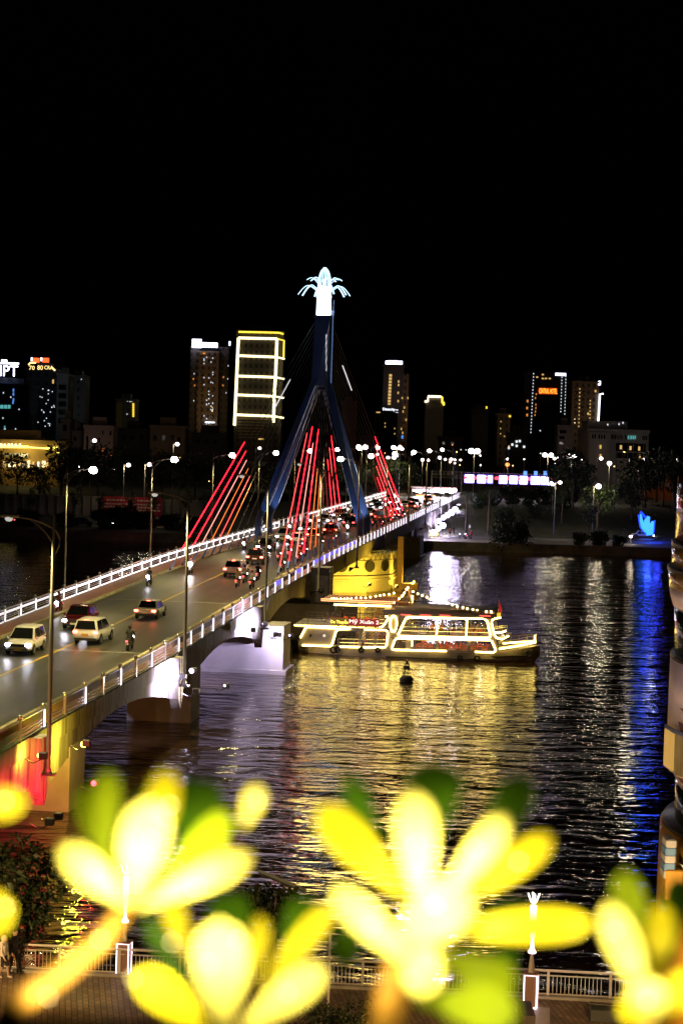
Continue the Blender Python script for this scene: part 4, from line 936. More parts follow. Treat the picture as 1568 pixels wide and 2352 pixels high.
def rail(pts, hgt, y, n):
    b = MB(); P = [Vector((p[0],y,p[1])) for p in pts]
    for hh in (hgt, hgt*.55): b.tube([p+Vector((0,0,hh)) for p in P], .028, 5)
    for k in range(n+1):
        t = k/n*(len(P)-1); i = min(int(t),len(P)-2); p = P[i].lerp(P[i+1],t-i); b.tube([p,p+Vector((0,0,hgt))],.022,5)
    return b
for y in (.02, BW-.02):
    rail([zs(70,540),zs(570,548)], .75, y, 16).build('railing', steel, boat)
    rail([zs(668,590),zs(1170,594)], .80, y, 14).build('railing', steel, boat)
    rail([zs(312,662),zs(590,664)], .75, y, 9).build('railing', steel, boat)
br_ = [zs(1235,668),zs(1330,655),zs(1432,640)]
for q in (-1,1):
    b = MB(); P = [Vector((s_,BW/2+q*h,z_)) for (s_,z_),h in zip(br_,(2.35,1.7,.45))]
    for hh in (.25,.75): b.tube([p+Vector((0,0,hh)) for p in P],.03,6)
    for p in P+[P[0].lerp(P[1],.5),P[1].lerp(P[2],.5)]: b.tube([p-Vector((0,0,.2)),p+Vector((0,0,.75))],.025,5)
    b.build('bow_rail', mat('brass',(.5,.38,.12),.35,.6), boat)
    b = MB(); b.tube([p+Vector((0,q*.06,.10)) for p in P],.07,7); b.build('neon_tube', neon, boat)
b = MB(); s_ = zs(1428,640); b.tube([(s_[0],BW/2-.45,s_[1]+.7),(s_[0],BW/2-.45,s_[1]+.1)],.06,6); b.build('neon_tube', neon, boat)
b = MB(); b.loft([[(18.3,1.3,.98),(20.6,1.9,1.2),(20.6,3.5,1.2),(18.3,4.1,.98)],[(18.3,1.5,1.25),(20.3,2.0,1.4),(20.3,3.4,1.4),(18.3,3.9,1.25)]]); b.build('fore_deck', mat('blue_grey_paint',(.25,.33,.42),.5), boat)
# neon outlines
def nn(pts, y=-.07, r=.072, curve=True):
    P = [(zs(*p)[0],y,zs(*p)[1]) for p in pts]; return MB().tube(P, r, 7).build('neon_tube', neon, boat)
nn([(92,612),(120,556),(132,549),(290,555),(300,561),(298,575),(278,650),(268,659),(105,656)])
nn([(300,572),(312,561),(380,557)]); nn([(462,559),(580,560),(592,566),(597,580),(592,648),(582,660),(460,663)]); nn([(442,662),(322,661)])
nn([(55,541),(540,548),(560,545),(578,528),(597,492),(594,484),(580,482)])
nn([(628+19*cos(a*pi/12),525+46*sin(a*pi/12)) for a in range(25)])
nn([(656,588),(696,495),(708,486),(1138,488),(1152,494),(1163,506),(1182,580),(1180,592),(1168,598),(668,595),(658,590)])
nn([(878,486),(877,594)], r=.065); nn([(1047,487),(1047,596)], r=.065)
nn([(624,662),(640,617),(652,608),(1180,610),(1192,616),(1214,662),(1212,674),(1200,681),(1100,678)]); nn([(622,664),(632,674),(935,676)]); nn([(738,612),(738,652)], r=.05)
nn([(1238,480),(1206,486),(1192,494),(1188,515),(1206,580),(1220,597),(1250,604),(1286,584)]); nn([(1210,566),(1245,566),(1272,555)])
rail([zs(1195,560),zs(1275,548)], .35, .4, 3).build('railing', steel, boat)
b = MB(); 
for x in (150,230): s_,z_ = zs(x,599); b.lathe([(.0,-.03),(.13,-.03),(.13,.03),(0.0,.03)],14)
for k,x in enumerate((150,230)):
    s_,z_ = zs(x,599); b = MB(); b.lathe([(.02,-.03),(.13,-.03),(.13,.03),(.02,.03)],14); o = b.build('porthole', glow('porthole_lit',(1,.85,.6),1.0) if k else trim, boat); o.location=(s_,-.02,z_); o.rotation_euler=(pi/2,0,0)
# sign
a, c = zs(262,542), zs(548,500); sg = MB(); sg.bb(a[0],c[0],-.20,-.13,a[1],c[1]); sg = sg.build('name_sign', glow('sign_red',(.5,.02,.012),.55), boat)
xm = zs(372,0)[0]; b = MB(); b.bb(a[0]+.03,xm-.05,-.215,-.20,a[1]+.14,c[1]-.03); b.build('sign_panel', glow('sign_yellow_back',(.30,.16,.0),.5), sg)
ty = glow('sign_yellow',(1,.80,.10),3.2); tw_ = glow('sign_pale',(1,.72,.62),2.6)
put_text('sign_lettering', 'Du Thuyền', .42, ty, sg, ((a[0]+xm)/2,-.235,zs(320,526)[1]), xm-a[0]-.16)
put_text('sign_lettering', 'Mỹ Xuân 2', .48, tw_, sg, ((xm+c[0])/2,-.235,zs(460,525)[1]), c[0]-xm-.10)
b = MB()
for k in range(26):
    if k % 5 == 4: continue
    x = a[0]+.08+k*(c[0]-a[0]-.15)/26; b.bb(x,x+.10,-.225,-.205,a[1]+.02,a[1]+.10)
b.build('sign_running_text', ty, sg)
# mast with bulbs
m0 = zs(712,436); m1 = zs(690,330); m2 = zs(706,335); m3 = zs(700,436)
b = MB(); b.tube([(m0[0],2.2,m0[1]),(m1[0],2.5,m1[1])],.085,7); b.tube([(m0[0],2.9,m0[1]),(m1[0],2.6,m1[1])],.085,7); b.tube([(m2[0]-.05,2.55,m3[1]),(m2[0],2.55,m2[1]+.1)],.04,6); b.tube([(zs(632,408)[0],2.4,zs(632,408)[1]),(m1[0],2.5,m1[1])],.05,6); b.build('mast', mat('mast_paint',(.55,.36,.18),.5), boat)
str_ = [(265,386),(280,384),(298,386),(318,384),(340,386),(358,382),(380,383),(408,379),(435,378),(462,378),(490,374),(520,368),(545,364),(568,360),(597,356),(625,349),(628,402),(640,392),(655,378),(660,372),(668,358),(680,338),(688,328),(720,351),(748,362),(775,370),(803,379),(826,388),(858,397),(890,402),(925,408),(955,418),(985,427),(1017,431),(1044,436),(1076,440),(1101,444),(1155,449),(1183,448)]
sl = thing('string_lights', 'string of round warm bulbs draped over the tour boat mast and roof', 'string lights', b0, brz)
for i, (x, y) in enumerate(str_):
    s_, z_ = zs(x,y); yy = 0.05 if x < 640 else 2.4*max(0,1-abs(x-690)/500)
    MB().ball((s_,yy,z_), .085, 8, 6).build('bulb', bulb_g, sl, True)
MB().tube([(zs(x,y)[0], 0.05 if x < 640 else 2.4*max(0,1-abs(x-690)/500), zs(x,y)[1]+.1) for x,y in str_ if not (626<x<682)], .012, 4).build('cord', trim, sl)
# flag, winch, fenders
f0 = zs(1222,478); fl = thing('red_flag', 'small red flag on a yellow stand at the front of the boat roof', 'flag', (0,0,0)); fl.parent = None
fw = lambda s_,y,z: Matrix.Translation(b0) @ Matrix.Rotation(brz,4,'Z') @ Vector((s_,y,z))
fl.location = fw(f0[0],.5,f0[1]); fl.rotation_euler = (0,0,brz)
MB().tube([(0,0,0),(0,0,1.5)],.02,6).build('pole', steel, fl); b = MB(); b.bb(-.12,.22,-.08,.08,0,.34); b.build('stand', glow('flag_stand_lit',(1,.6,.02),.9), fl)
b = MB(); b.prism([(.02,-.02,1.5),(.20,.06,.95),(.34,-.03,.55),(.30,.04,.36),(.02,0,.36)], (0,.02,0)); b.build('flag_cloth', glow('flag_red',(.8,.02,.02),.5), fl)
b = MB(); b.bb(zs(640,0)[0],zs(690,0)[0],1.8,3.2,zs(660,436)[1],zs(660,412)[1]); b.build('roof_box', mat('brown_box',(.3,.14,.07),.6), boat)
for i, (x,y,r) in enumerate(((285,680,.26),(310,676,.26),(447,676,.22),(543,676,.2),(1015,713,.21),(1113,716,.23))):
    s_,z_ = zs(x,y); o = tag(MB().torus((0,0,0),r,.085,'y').build('tyre_fender', rubber, loc=fw(s_,-.1,z_)), 'black tyre fender on the boat side, %s from the stern' % ORD[i], 'tyre', 'tyre fenders along the tour boat'); o.rotation_euler=(0,0,brz)
for i, (x,y,dy) in enumerate(((1400,696,1.75),(1424,694,2.3),(1442,686,2.7))):
    s_,z_ = zs(x,y); o = tag(MB().torus((0,0,0),.27,.12,'y').build('tyre_fender', rubber, loc=fw(s_,dy,z_)), ('black tyre at the bow of the boat, lowest and nearest the cabin','black tyre in the middle of the bow bundle','black tyre hanging right at the tip of the boat bow')[i], 'tyre'); o.rotation_euler=(0,0,brz+.4*i)
# cabin lights
for x,y,p in ((430,575,35),(520,575,30),(780,500,60),(960,500,60),(1120,500,40),(780,618,40),(960,618,45),(1120,618,35),(1240,560,25),(450,430,60)):
    s_,z_ = zs(x,y); lamp('cabin_light','POINT',(s_,BW*.5,z_-.05),p,(1,.72,.42),.15,parent=boat)
# chairs: orange plastic
def chair_meshes():
    b = MB(); b.bb(-.21,.21,-.21,.21,.43,.46); b.prism([(-.20,-.20,.46),(.20,-.20,.46),(.18,-.27,.84),(-.18,-.27,.84)],(0,-.02,0)); 
    for q in (-1,1): b.tube([(q*.2,-.22,.66),(q*.22,.16,.64),(q*.2,.18,.45)],.018,5)
    s_ = b.mesh('seat_shell', mat('orange_plastic',(.85,.15,.04),.4)); legs=[]
    for x in (-.18,.18):
        for y in (-.18,.18): legs.append(MB().tube([(x,y,.43),(x*1.15,y*1.15,0)],.018,5).mesh('leg', mat('orange_plastic',(.85,.15,.04),.4)))
    return s_, legs
CH, CL = chair_meshes(); nch = 0
def chair(s_, y, z, rz, label, grp):
    t = thing('plastic_chair', label, 'chair', fw(s_,y,z), brz+rz, grp); obj_from('seat_shell', CH, t)
    for l in CL: obj_from('leg', l, t)
zl, zu, zr = .70, zs(900,602)[1]+.10, zs(400,551)[1]+.10
LW = ('leftmost','second from the left','third from the left','fourth from the left','fifth from the left','sixth from the left','seventh from the left','eighth from the left','ninth from the left','rightmost')
for i, x in enumerate((770,805,840,885,915,955,995,1035,1090,1150)): chair(zs(x,0)[0], .75, zl, random.uniform(-.3,.3)+pi/2, 'orange plastic chair by the window of the lower deck, '+LW[i], 'orange chairs on the lower deck')
for i, x in enumerate((790,870,930,980,1010,1060,1110,1160)): chair(zs(x,0)[0]+.1, 2.6, zl, -pi/2, 'orange plastic chair in the middle row of the lower deck, '+(LW[i] if i < 7 else 'rightmost'), 'orange chairs in the middle of the lower deck')
for i, x in enumerate((345,385,460,500)): chair(zs(x,0)[0], 1.0, zr, .2*i, 'orange plastic chair on the open stern deck behind the sign, '+('leftmost','second from the left','third from the left','rightmost')[i], 'orange chairs behind the boat sign')
for i, x in enumerate((420,455,575)): chair(zs(x,0)[0], 1.2, zl, pi/2, ('orange chair in the lower stern cabin beside the first post','orange chair in the lower stern cabin between the posts','orange chair in the lower stern cabin at the right window')[i], 'orange chairs in the lower stern cabin')
for i, x in enumerate((848,900,968,1030,1075,1105,1140)): chair(zs(x,0)[0], .8, zu, random.uniform(-.3,.3)+(pi/2 if i%2 else -pi/2), 'orange plastic chair on the upper deck, '+(LW[i] if i < 6 else 'rightmost'), 'orange chairs on the upper deck')
for i,(x,sh,dx,lb) in enumerate(((848,(.45,.12,.03),-1,'seated passenger with dark hair and orange top by the upper window'),(900,(.5,.16,.03),1,'seated passenger in orange right of the first upper window bar'),(968,(.02,.02,.02),-1,'seated passenger in black in the middle upper window'),(1030,(.05,.05,.06),1,'seated passenger in charcoal left of the second upper window bar'),(1075,(.2,.12,.06),-1,'seated passenger in brown right of the second upper window bar'),(1105,(.3,.22,.12),1,'seated passenger in tan in the right upper window'),(1140,(.12,.08,.05),-1,'seated passenger in dark brown at the right end of the upper deck'))):
    person(lb, SITTER, fw(zs(x,0)[0],.82,zu), brz-dx*pi/2*.9, sh, (.03,.03,.04), 'long' if i in (0,4) else 'hair', 'passengers on the upper deck')
person('person standing on the stern deck of the boat under the canopy', STANDER, fw(zs(318,0)[0],1.6,zr), brz-.4, (.03,.03,.03), (.03,.03,.03), 'hair')
person('person in blue trousers standing among the lower deck chairs', STANDER, fw(zs(996,0)[0],1.5,zl), brz+pi/2, (.06,.10,.25), (.04,.08,.25), 'hair', scale=.8)
person('person standing in the lower stern cabin of the boat', STANDER, fw(zs(405,0)[0],1.8,zl), brz+2.4, (.35,.25,.08), (.03,.03,.03), 'hair', scale=.9)
person('person leaning at the open bow seat of the upper deck', SITTER, fw(zs(1238,0)[0],1.0,zu-.05), brz-pi/2, (.1,.08,.06), (.03,.03,.03), 'hair')
t = thing('steering_wheel', 'wooden steering wheel on the stern deck of the boat', 'steering wheel', fw(zs(232,0)[0],1.2,zs(232,508)[1]), brz)
MB().torus((0,0,0),.28,.035,'y').build('rim', mat('varnished_wood',(.3,.13,.05),.4), t)
b = MB()
for k in range(4): a_ = k*pi/4; b.tube([(-.36*cos(a_),0,-.36*sin(a_)),(.36*cos(a_),0,.36*sin(a_))],.018,5)
b.build('spokes', mat('varnished_wood',(.3,.13,.05),.4), t)

# ------------------------------------------------------------------ buoy
bp = at_z(933,1566,0)
by = thing('navigation_buoy', 'dark lattice navigation buoy floating in the golden reflection below the boat', 'buoy', bp)
k = 1/27.0
bm_ = mat('buoy_black',(.012,.012,.011),.6)
b = MB(); b.lathe([(.55,-.2),(.56,.32),(.50,.36),(.36,.50)],16); b.torus((0,0,.18),.56,.06,'z',18,6); b.build('float', bm_, by)
b = MB()
for a_ in range(6):
    q = a_*pi/3; b.tube([(.38*cos(q),.38*sin(q),.48),(.20*cos(q),.20*sin(q),1.52)],.022,5)
for z,r in ((.72,.36),(1.08,.30),(1.5,.21)): b.torus((0,0,z),r,.02,'z',16,5)
b.build('cage', bm_, by)
b = MB(); b.lathe([(.27,1.08),(.29,1.10),(.25,1.34),(.23,1.35)],8); b.build('top_mark', bm_, by)
b = MB(); b.lathe([(.11,1.5),(.11,1.56),(.08,1.58),(.075,1.78),(.05,1.80)],10); b.build('lantern', bm_, by); b = MB(); b.lathe([(.05,1.80),(.05,1.86),(.02,1.88)],8); b.build('lens', glow('buoy_lens',(1,.6,.2),.4), by)

# ------------------------------------------------------------------ tall rounded riverside building on the right edge
TY = 62.0; TR = 8.0
def te(px, py): p = at_y(px, py, TY); return p.x, p.z
TSH = 0.14; tcx = te(1535,1600)[0] + TR + TSH
rt = thing('riverside_tower', 'rounded riverside building with white drum, glass bands and striped yellow base at the right edge', 'building', (tcx, TY, 0))
def band(name, rows, m, n=72, parent=None):
    b = MB(); b.lathe([(tcx-TSH-te(px,py)[0], te(px,py)[1]) for px,py in rows[::-1]], n); return b.build(name, m, parent or rt, True)
wm = mat('drum_white',(.60,.54,.57),.45,nz=.08,ns=.6); dg_ = mat('green_black_glass',(.01,.022,.02),.12); ylw = mat('yellow_panel',(.34,.19,.014),.5,nz=.1,ns=.8); blk = mat('rim_black',(.012,.012,.014),.4)
band('crown_glass', [(1555,1090),(1552,1150),(1547,1245)], mat('crown_glass',(.10,.04,.05),.12))
band('rim', [(1541,1243),(1539,1256)], blk); band('gallery_glass', [(1541,1256),(1539,1300)], mat('gold_glass',(.30,.20,.08),.10,.3))
band('rim', [(1531,1302),(1530,1312)], blk); band('gallery_glass', [(1533,1312),(1533,1350)], mat('gold_glass',(.30,.20,.08),.10,.3)); band('white_apron', [(1534,1350),(1537,1375),(1543,1396)], wm)
band('dark_glazing', [(1547,1396),(1546,1508)], dg_); band('rim', [(1537,1506),(1536,1516)], blk)
band('white_drum', [(1537,1516),(1533,1600),(1530,1680),(1532,1730),(1540,1780),(1556,1815)], wm)
band('dark_glazing', [(1548,1812),(1546,1900)], dg_); band('rim', [(1520,1888),(1516,1898)], blk)
base = band('yellow_base', [(1513,1898),(1506,2040),(1502,2150),(1500,2400)], ylw)
def arc_patch(name, py0, py1, a0, a1, off, m, skew=0.0, parent=None):
    # a slab bent round the drum: angles are measured from the left hand side towards the viewer
    b = MB(); vs = []; n = 8
    r0 = tcx-te(1512,py0)[0] if py0 > 1880 else tcx-te(1533,py0)[0]
    for z_i,py in ((0,py0),(1,py1)):
        for k in range(n+1):
            a_ = pi + a0+(a1-a0)*k/n + skew*z_i; vs.append(((r0+off)*cos(a_),(r0+off)*sin(a_)))
    z0,z1 = te(1535,py0)[1], te(1535,py1)[1]
    rings = []
    for k in range(n+1):
        (x0,y0),(x1,y1) = vs[k], vs[n+1+k]; f = (r0+off-.05)/(r0+off)
        rings.append([(x0,y0,z0),(x1,y1,z1),(x1*f,y1*f,z1),(x0*f,y0*f,z0)])
    return b.loft(rings).build(name, m, parent or rt)
for i in range(4): arc_patch('white_stripe', 1948+26*i, 1975+26*i, .27-.02*i, .47, .05, white_paint, 0.16, base)
arc_patch('white_panel', 1980, 2060, .52, .80, .06, white_paint, -.15, base)
tx = mat('drum_lettering',(.08,.04,.05),.5)
for (y0,y1,a0,a1) in ((1446,1498,.0,.0),):
    pass
for (y0,y1,a0,a1,sk) in ((1552,1604,.24,.27,0),(1610,1620,.20,.34,.06),(1642,1672,.18,.32,.05),(1766,1776,.17,.32,.05),(1784,1794,.22,.33,.05)): arc_patch('drum_lettering', y0,y1,a0,a1,.06,tx,sk)
win = arc_patch('poster_window', 1668, 1760, .10, .36, .10, mat('window_poster',(.16,.15,.12),.3,nz=.5,ns=1.5)); arc_patch('window_glow', 1672, 1756, .02, .16, .13, glow('window_amber',(1,.55,.12),.55,), parent=win); arc_patch('awning', 1660, 1668, .04, .38, .16, mat('awning_blue',(.05,.08,.2),.6), parent=win)
b = MB()
for k,(py,m_) in enumerate(((1912,0),(1930,1),(1950,0),(1975,1),(2000,0),(2060,1))):
    pass
fb1 = mat('float_blue',(.06,.15,.32),.6); fb2 = mat('float_grey',(.24,.26,.30),.6)
for k in range(8):
    py = 1900+ (17*k if k < 5 else 17*k+62); x,z = te(1512-(1.2*k),py); b = MB(); b.bevbox((x-tcx-.02,-2.2,z),(.34,.8,.30),.05); b.build('side_float', fb1 if k%2 else fb2, rt)
x,z = te(1512,1990); b = MB(); b.bevbox((x-tcx+.05,-2.3,z),(.55,.7,.95),.04); b.build('yellow_box', ylw, base)
for k,(px,py0,py1,c) in enumerate(((1556,1098,1128,'w'),(1553,1150,1178,'w'),(1551,1182,1216,'w'),(1549,1220,1240,'w'),(1546,1262,1296,'r'),(1541,1318,1392,'y'),(1560,1268,1298,'y'))):
    x0,z0 = te(px,py0); x1,z1 = te(px,py1); b = MB(); b.tube([(x0-tcx+.06,-2.6,z0),(x1-tcx+.06,-2.6,z1)],.055,6); b.build('light_tube', {'w':glow('tube_lilac',(.95,.75,1),4.0),'r':glow('tube_red',(1,.12,.15),1.2),'y':glow('tube_gold',(1,.7,.2),1.3)}[c], rt)
x,z = te(1552,1090); MB().ball((x-tcx,-2.6,z+.2),.16,10,8).build('top_lamp', glow('tube_lilac',(.95,.75,1),4.0), rt, True)
lamp('added_tower_wash','SPOT',(te(1535,1600)[0]-tcx-4.0,-9,12.5),1100,(1,.72,.85),.5,(-TR,-3,14.4),50,.9,rt); lamp('added_tower_wash','SPOT',(te(1535,1600)[0]-tcx-4.0,-9,6),330,(.9,.85,1),.5,(-TR,-3,9.0),55,.9,rt)  # unseen spots added in the air to brighten the tower
# ================================================================== far bank: buildings, trees, lamps, streets
lit_w = glow('window_white',(.85,.92,1),1.1); lit_y = glow('window_warm',(1,.62,.20),.75); lit_o = glow('window_orange',(1,.33,.06),.7); lit_b = glow('window_blue',(.12,.35,1),.8); lit_t = glow('window_teal',(.2,.8,.8),.5)
sign_w = glow('sign_white_blue',(.72,.72,1),7.0); sign_wd = glow('sign_white_soft',(.8,.85,1),3.0)
LITS = {'w':lit_w,'y':lit_y,'o':lit_o,'b':lit_b,'t':lit_t}
def facade(name, col, ww=3.2, hh=3.3):
    # wall with rows of dark glazing
    if name in MATS: return MATS[name]
    m = bpy.data.materials.new(name); MATS[name] = m; m.use_nodes = True; nt = m.node_tree; b = nt.nodes['Principled BSDF']; L = nt.links.new
    tc = nt.nodes.new('ShaderNodeTexCoord'); mp = nt.nodes.new('ShaderNodeMapping'); mp.inputs['Rotation'].default_value = (pi/2,0,0)
    t = nt.nodes.new('ShaderNodeTexBrick'); t.offset = 0; t.inputs['Scale'].default_value = 1; t.inputs['Brick Width'].default_value = ww; t.inputs['Row Height'].default_value = hh
    t.inputs['Mortar Size'].default_value = hh*.24; t.inputs['Mortar Smooth'].default_value = 0
    g = tuple(c*.18 for c in col); t.inputs['Color1'].default_value = (*g,1); t.inputs['Color2'].default_value = (*(c*.3 for c in col),1); t.inputs['Mortar'].default_value = (*col,1)
    sx = nt.nodes.new('ShaderNodeSeparateXYZ'); cb_ = nt.nodes.new('ShaderNodeCombineXYZ'); ad = nt.nodes.new('ShaderNodeMath')
    L(tc.outputs['Object'], sx.inputs[0]); L(sx.outputs['X'], ad.inputs[0]); L(sx.outputs['Y'], ad.inputs[1]); L(ad.outputs[0], cb_.inputs['X']); L(sx.outputs['Z'], cb_.inputs['Y'])
    L(cb_.outputs[0], t.inputs['Vector']); L(t.outputs['Color'], b.inputs['Base Color']); b.inputs['Roughness'].default_value = .6
    return m
plain = lambda n, c: mat(n, c, .8, nz=.2, ns=.05)
class Bld:
    def __init__(s, name, label, x0, x1, yt, Y, wall, dep=22, cat='building', zb=4.0, top=True, skew=0.0):
        a, c = at_y(x0, yt, Y), at_y(x1, yt, Y); s.Y = Y; s.base = Vector(((a.x+c.x)/2, Y, zb)); s.t = thing(name, label, cat, s.base)
        s.w = c.x-a.x; s.h = (a.z+c.z)/2-zb; h = s.w/2
        b = MB(); b.bb(-h,h,0,dep,0,s.h); b.build('wall', wall, s.t)
        if top: b = MB(); b.bb(-h-.25,h+.25,-.25,dep+.25,s.h+.01,s.h+.9); b.bb(-h*.5,h*.4,dep*.3,dep*.7,s.h+.9,s.h+3.2); b.build('parapet', wall, s.t)
    def loc(s, px, py, off=0): p = at_y(px, py, s.Y-off); return p - s.base
    def rect(s, name, x0, y0, x1, y1, m, off=.12, th=.1, parent=None):
        a, c = s.loc(x0, y1), s.loc(x1, y0); b = MB(); b.bb(a.x,c.x,-off-th,-off,a.z,c.z); return b.build(name, m, parent or s.t)
    def block(s, x0, x1, yt, wall, dep=18, dy=-6, name='wing', yb=None):
        a, c = s.loc(x0, yt), s.loc(x1, yt); z0 = 0 if yb is None else s.loc(x0,yb).z; b = MB(); b.bb(a.x,c.x,dy,dy+dep,z0,a.z); return b.build(name, wall, s.t)
    def wins(s, pts, w, h, k, name='window', off=.12):
        for px, py in pts: s.rect(name, px-w/2, py-h/2, px+w/2, py+h/2, LITS[k] if isinstance(k,str) else k, off)
    def tube(s, pts, r, m, name='neon_outline', off=.4): return MB().tube([s.loc(x,y)+Vector((0,-off,0)) for x,y in pts], r, 5).build(name, m, s.t)
    def text(s, txt, x0, x1, yb, yt, m, off=.3):
        a, c = s.loc(x0,yb), s.loc(x1,yt); me = text_mesh(txt,1.0,.05); me.materials.clear(); me.materials.append(m)
        X = [v.co.x for v in me.vertices]; Yv = [v.co.y for v in me.vertices]; kx = (c.x-a.x)/(max(X)-min(X)); ky = (c.z-a.z)/(max(Yv)-min(Yv)); mx, my = min(X), min(Yv)
        for v in me.vertices: v.co.x = (v.co.x-mx)*kx; v.co.y = (v.co.y-my)*ky
        return obj_from('sign_lettering', me, s.t, (a.x,-off,a.z), (pi/2,0,0))
    def flood(s, p, col, px, py, off=26, size=1.0, angle=110):
        a = s.loc(px,py); lamp('added_facade_light','SPOT',(a.x,-off,a.z-s.h*.15),p*.22,col,size,(a.x,0,a.z+s.h*.05),angle,1.0,s.t)  # spot added in the air before the wall to brighten it
navy = facade('navy_glass_wall',(.03,.045,.07)); brownw = facade('brown_wall',(.30,.21,.13),2.6,3.2); greyw = facade('grey_wall',(.22,.22,.22)); darkw = facade('dark_wall',(.10,.085,.07),2.4,3.0); tanw = facade('tan_wall',(.34,.27,.20),3.4,3.3)
R_ = random.Random(3)
# 1 left sign tower
B = Bld('office_tower','dark blue glass tower with large white letters at the left edge',-60,66,886,700,navy)
B.block(-60,52,866,navy,10,2); B.text('VNPT',-40,42,862,840,sign_w); B.tube([(-60,832),(44,835)],.35,sign_wd); B.rect('top_sign',3,826,17,831,sign_wd)
B.wins([(31,896),(31,905),(31,918),(30,924)],3.2,7,'b'); B.wins([(-2,934),(5,934),(13,934),(21,934)],6.5,8,'t'); B.wins([(8,902),(12,985),(36,985),(25,912),(44,940),(7,960)],2,3,'w'); B.wins([(11,980),(10,986)],3,4,'t')
# 2 tower with gold letters
B = Bld('hotel_tower','dark tower crowned with red panels and a row of gold letters',62,132,851,760,navy); g_gold = glow('sign_gold',(1,.72,.25),2.0); g_rd = glow('sign_red_orange',(1,.10,.02),2.2)
B.text('70',67,80,849,840,g_gold); B.text('80',86,99,849,839,g_gold); B.text('CRA',102,122,848,840,g_gold); B.tube([(66,838),(70,833),(83,833)],.35,g_gold); B.tube([(118,842),(127,851)],.35,g_gold)
for x in (71,93):
    B.rect('roof_panel',x+4,822,x+20,832,g_rd); B.rect('roof_panel_end',x,821,x+4,829,sign_wd)
B.wins([(122,876)],4,9,'y'); B.wins([(69,935),(68,942),(69,950),(68,956)],5,6,'b'); B.wins([(103+R_.uniform(-16,22),890+R_.uniform(0,95)) for _ in range(24)],1.8,2.2,'w')
# 3-4 dim grey blocks
B = Bld('apartment_block','dim grey block with dark balcony slots behind the gold lettered tower',131,157,863,720,plain('dim_grey_wall',(.16,.17,.17)),15)
for k in range(5): B.rect('balcony_slot',134,884+19*k,152,895+19*k,glass_dark)
B.flood(5200,(.8,.85,.9),144,910)
B = Bld('apartment_block','plain very dark slab tower right of the balcony block',160,196,866,800,plain('dim_slab_wall',(.15,.155,.16)),15); B.wins([(187,871)],1.6,2,'w')
for k in range(6): B.rect('stair_window',178,872+19*k,182,880+19*k,glass_dark)
B.flood(4200,(.85,.85,.85),178,915)
# 5 small tower with yellow vertical sign
B = Bld('narrow_building','small dark building with a yellow upright sign',266,311,921,820,darkw,14); B.rect('lit_strip',267,924,282,985,plain('ochre_wall',(.30,.24,.05)))
for k in range(8): B.rect('sign_letter',304,926+4*k,308.5,929.2+4*k,glow('sign_yellow_far',(1,.72,.05),1.2))
B.wins([(293,921),(299,922),(292,951),(303,921)],2,2.4,'w'); B.flood(1500,(1,.85,.4),275,955)
# 6 brown tower
B = Bld('residential_tower','tall brown tower with white sign and a column of small lit windows',438,526,800,900,darkw,30); B.block(456,505,806,brownw,20,-4); B.block(458,504,797,glass_dark,12,-2)
B.rect('roof_sign',443,780,465,799,sign_w,5); B.rect('roof_sign',465,788,501,798,sign_w,5); B.rect('roof_lamp',526,784,530,794,sign_wd,2)
P = [(R_.choice((470,476,481,486,490)),818+R_.uniform(0,160)) for _ in range(30)]; B.wins(P,1.9,2.6,'w',off=4.1); B.wins([(464,818+9*i) for i in range(17)]+[(489,818+9*i) for i in range(17)],2.4,3.2,glass_dark,off=4.1)
B.wins([(444,870),(447,885),(513,866),(512,885)],2.6,4,'o'); B.wins([(470,812)],6,4,'o',off=4.1); B.wins([(446,858),(445,920),(524,840),(523,870),(519,902)],1.5,3,'w'); B.rect('entrance_canopy',473,969,495,971,sign_wd,6)
B.flood(15000,(1,.62,.28),480,900,34)
# 7 outlined tower
B = Bld('outlined_tower','broad dark tower traced with thick warm white light lines',542,652,764,860,darkw,26); B.block(545,634,776,darkw,10,-5)
nw = glow('outline_warm',(1,.86,.42),3.2); ny = glow('outline_yellow',(1,.75,.06),1.6); Y0 = 5.4
B.tube([(549,777),(540,977)],.62,nw,off=Y0); B.tube([(637,779),(634,862),(631,905),(629,970)],.62,nw,off=Y0); B.tube([(549,777),(637,779)],.55,nw,off=Y0)
for l,r in ((817.5,822),(864,868),(907,911.5),(952.5,957)): k = (l-777)/200; B.tube([(549-9*k,l),(637-8*k,r-1)],.5,nw,off=Y0); B.tube([(637-8*k,r-1),(655-3*k,r+3)],.38,nw,off=Y0)
B.tube([(548,762),(640,764),(651,767)],.42,ny,off=.6); B.tube([(637,779),(653,783),(652,821)],.40,ny,off=Y0); B.wins([(600,1008),(596,1008),(605,1008)],4,3,'y',off=5.2)
for k in range(7): B.rect('floor_line',548,962+7*k,620-4*k,963+7*k,plain('pale_band',(.35,.28,.2)),5.1)
B.flood(9000,(1,.7,.35),590,930,40)
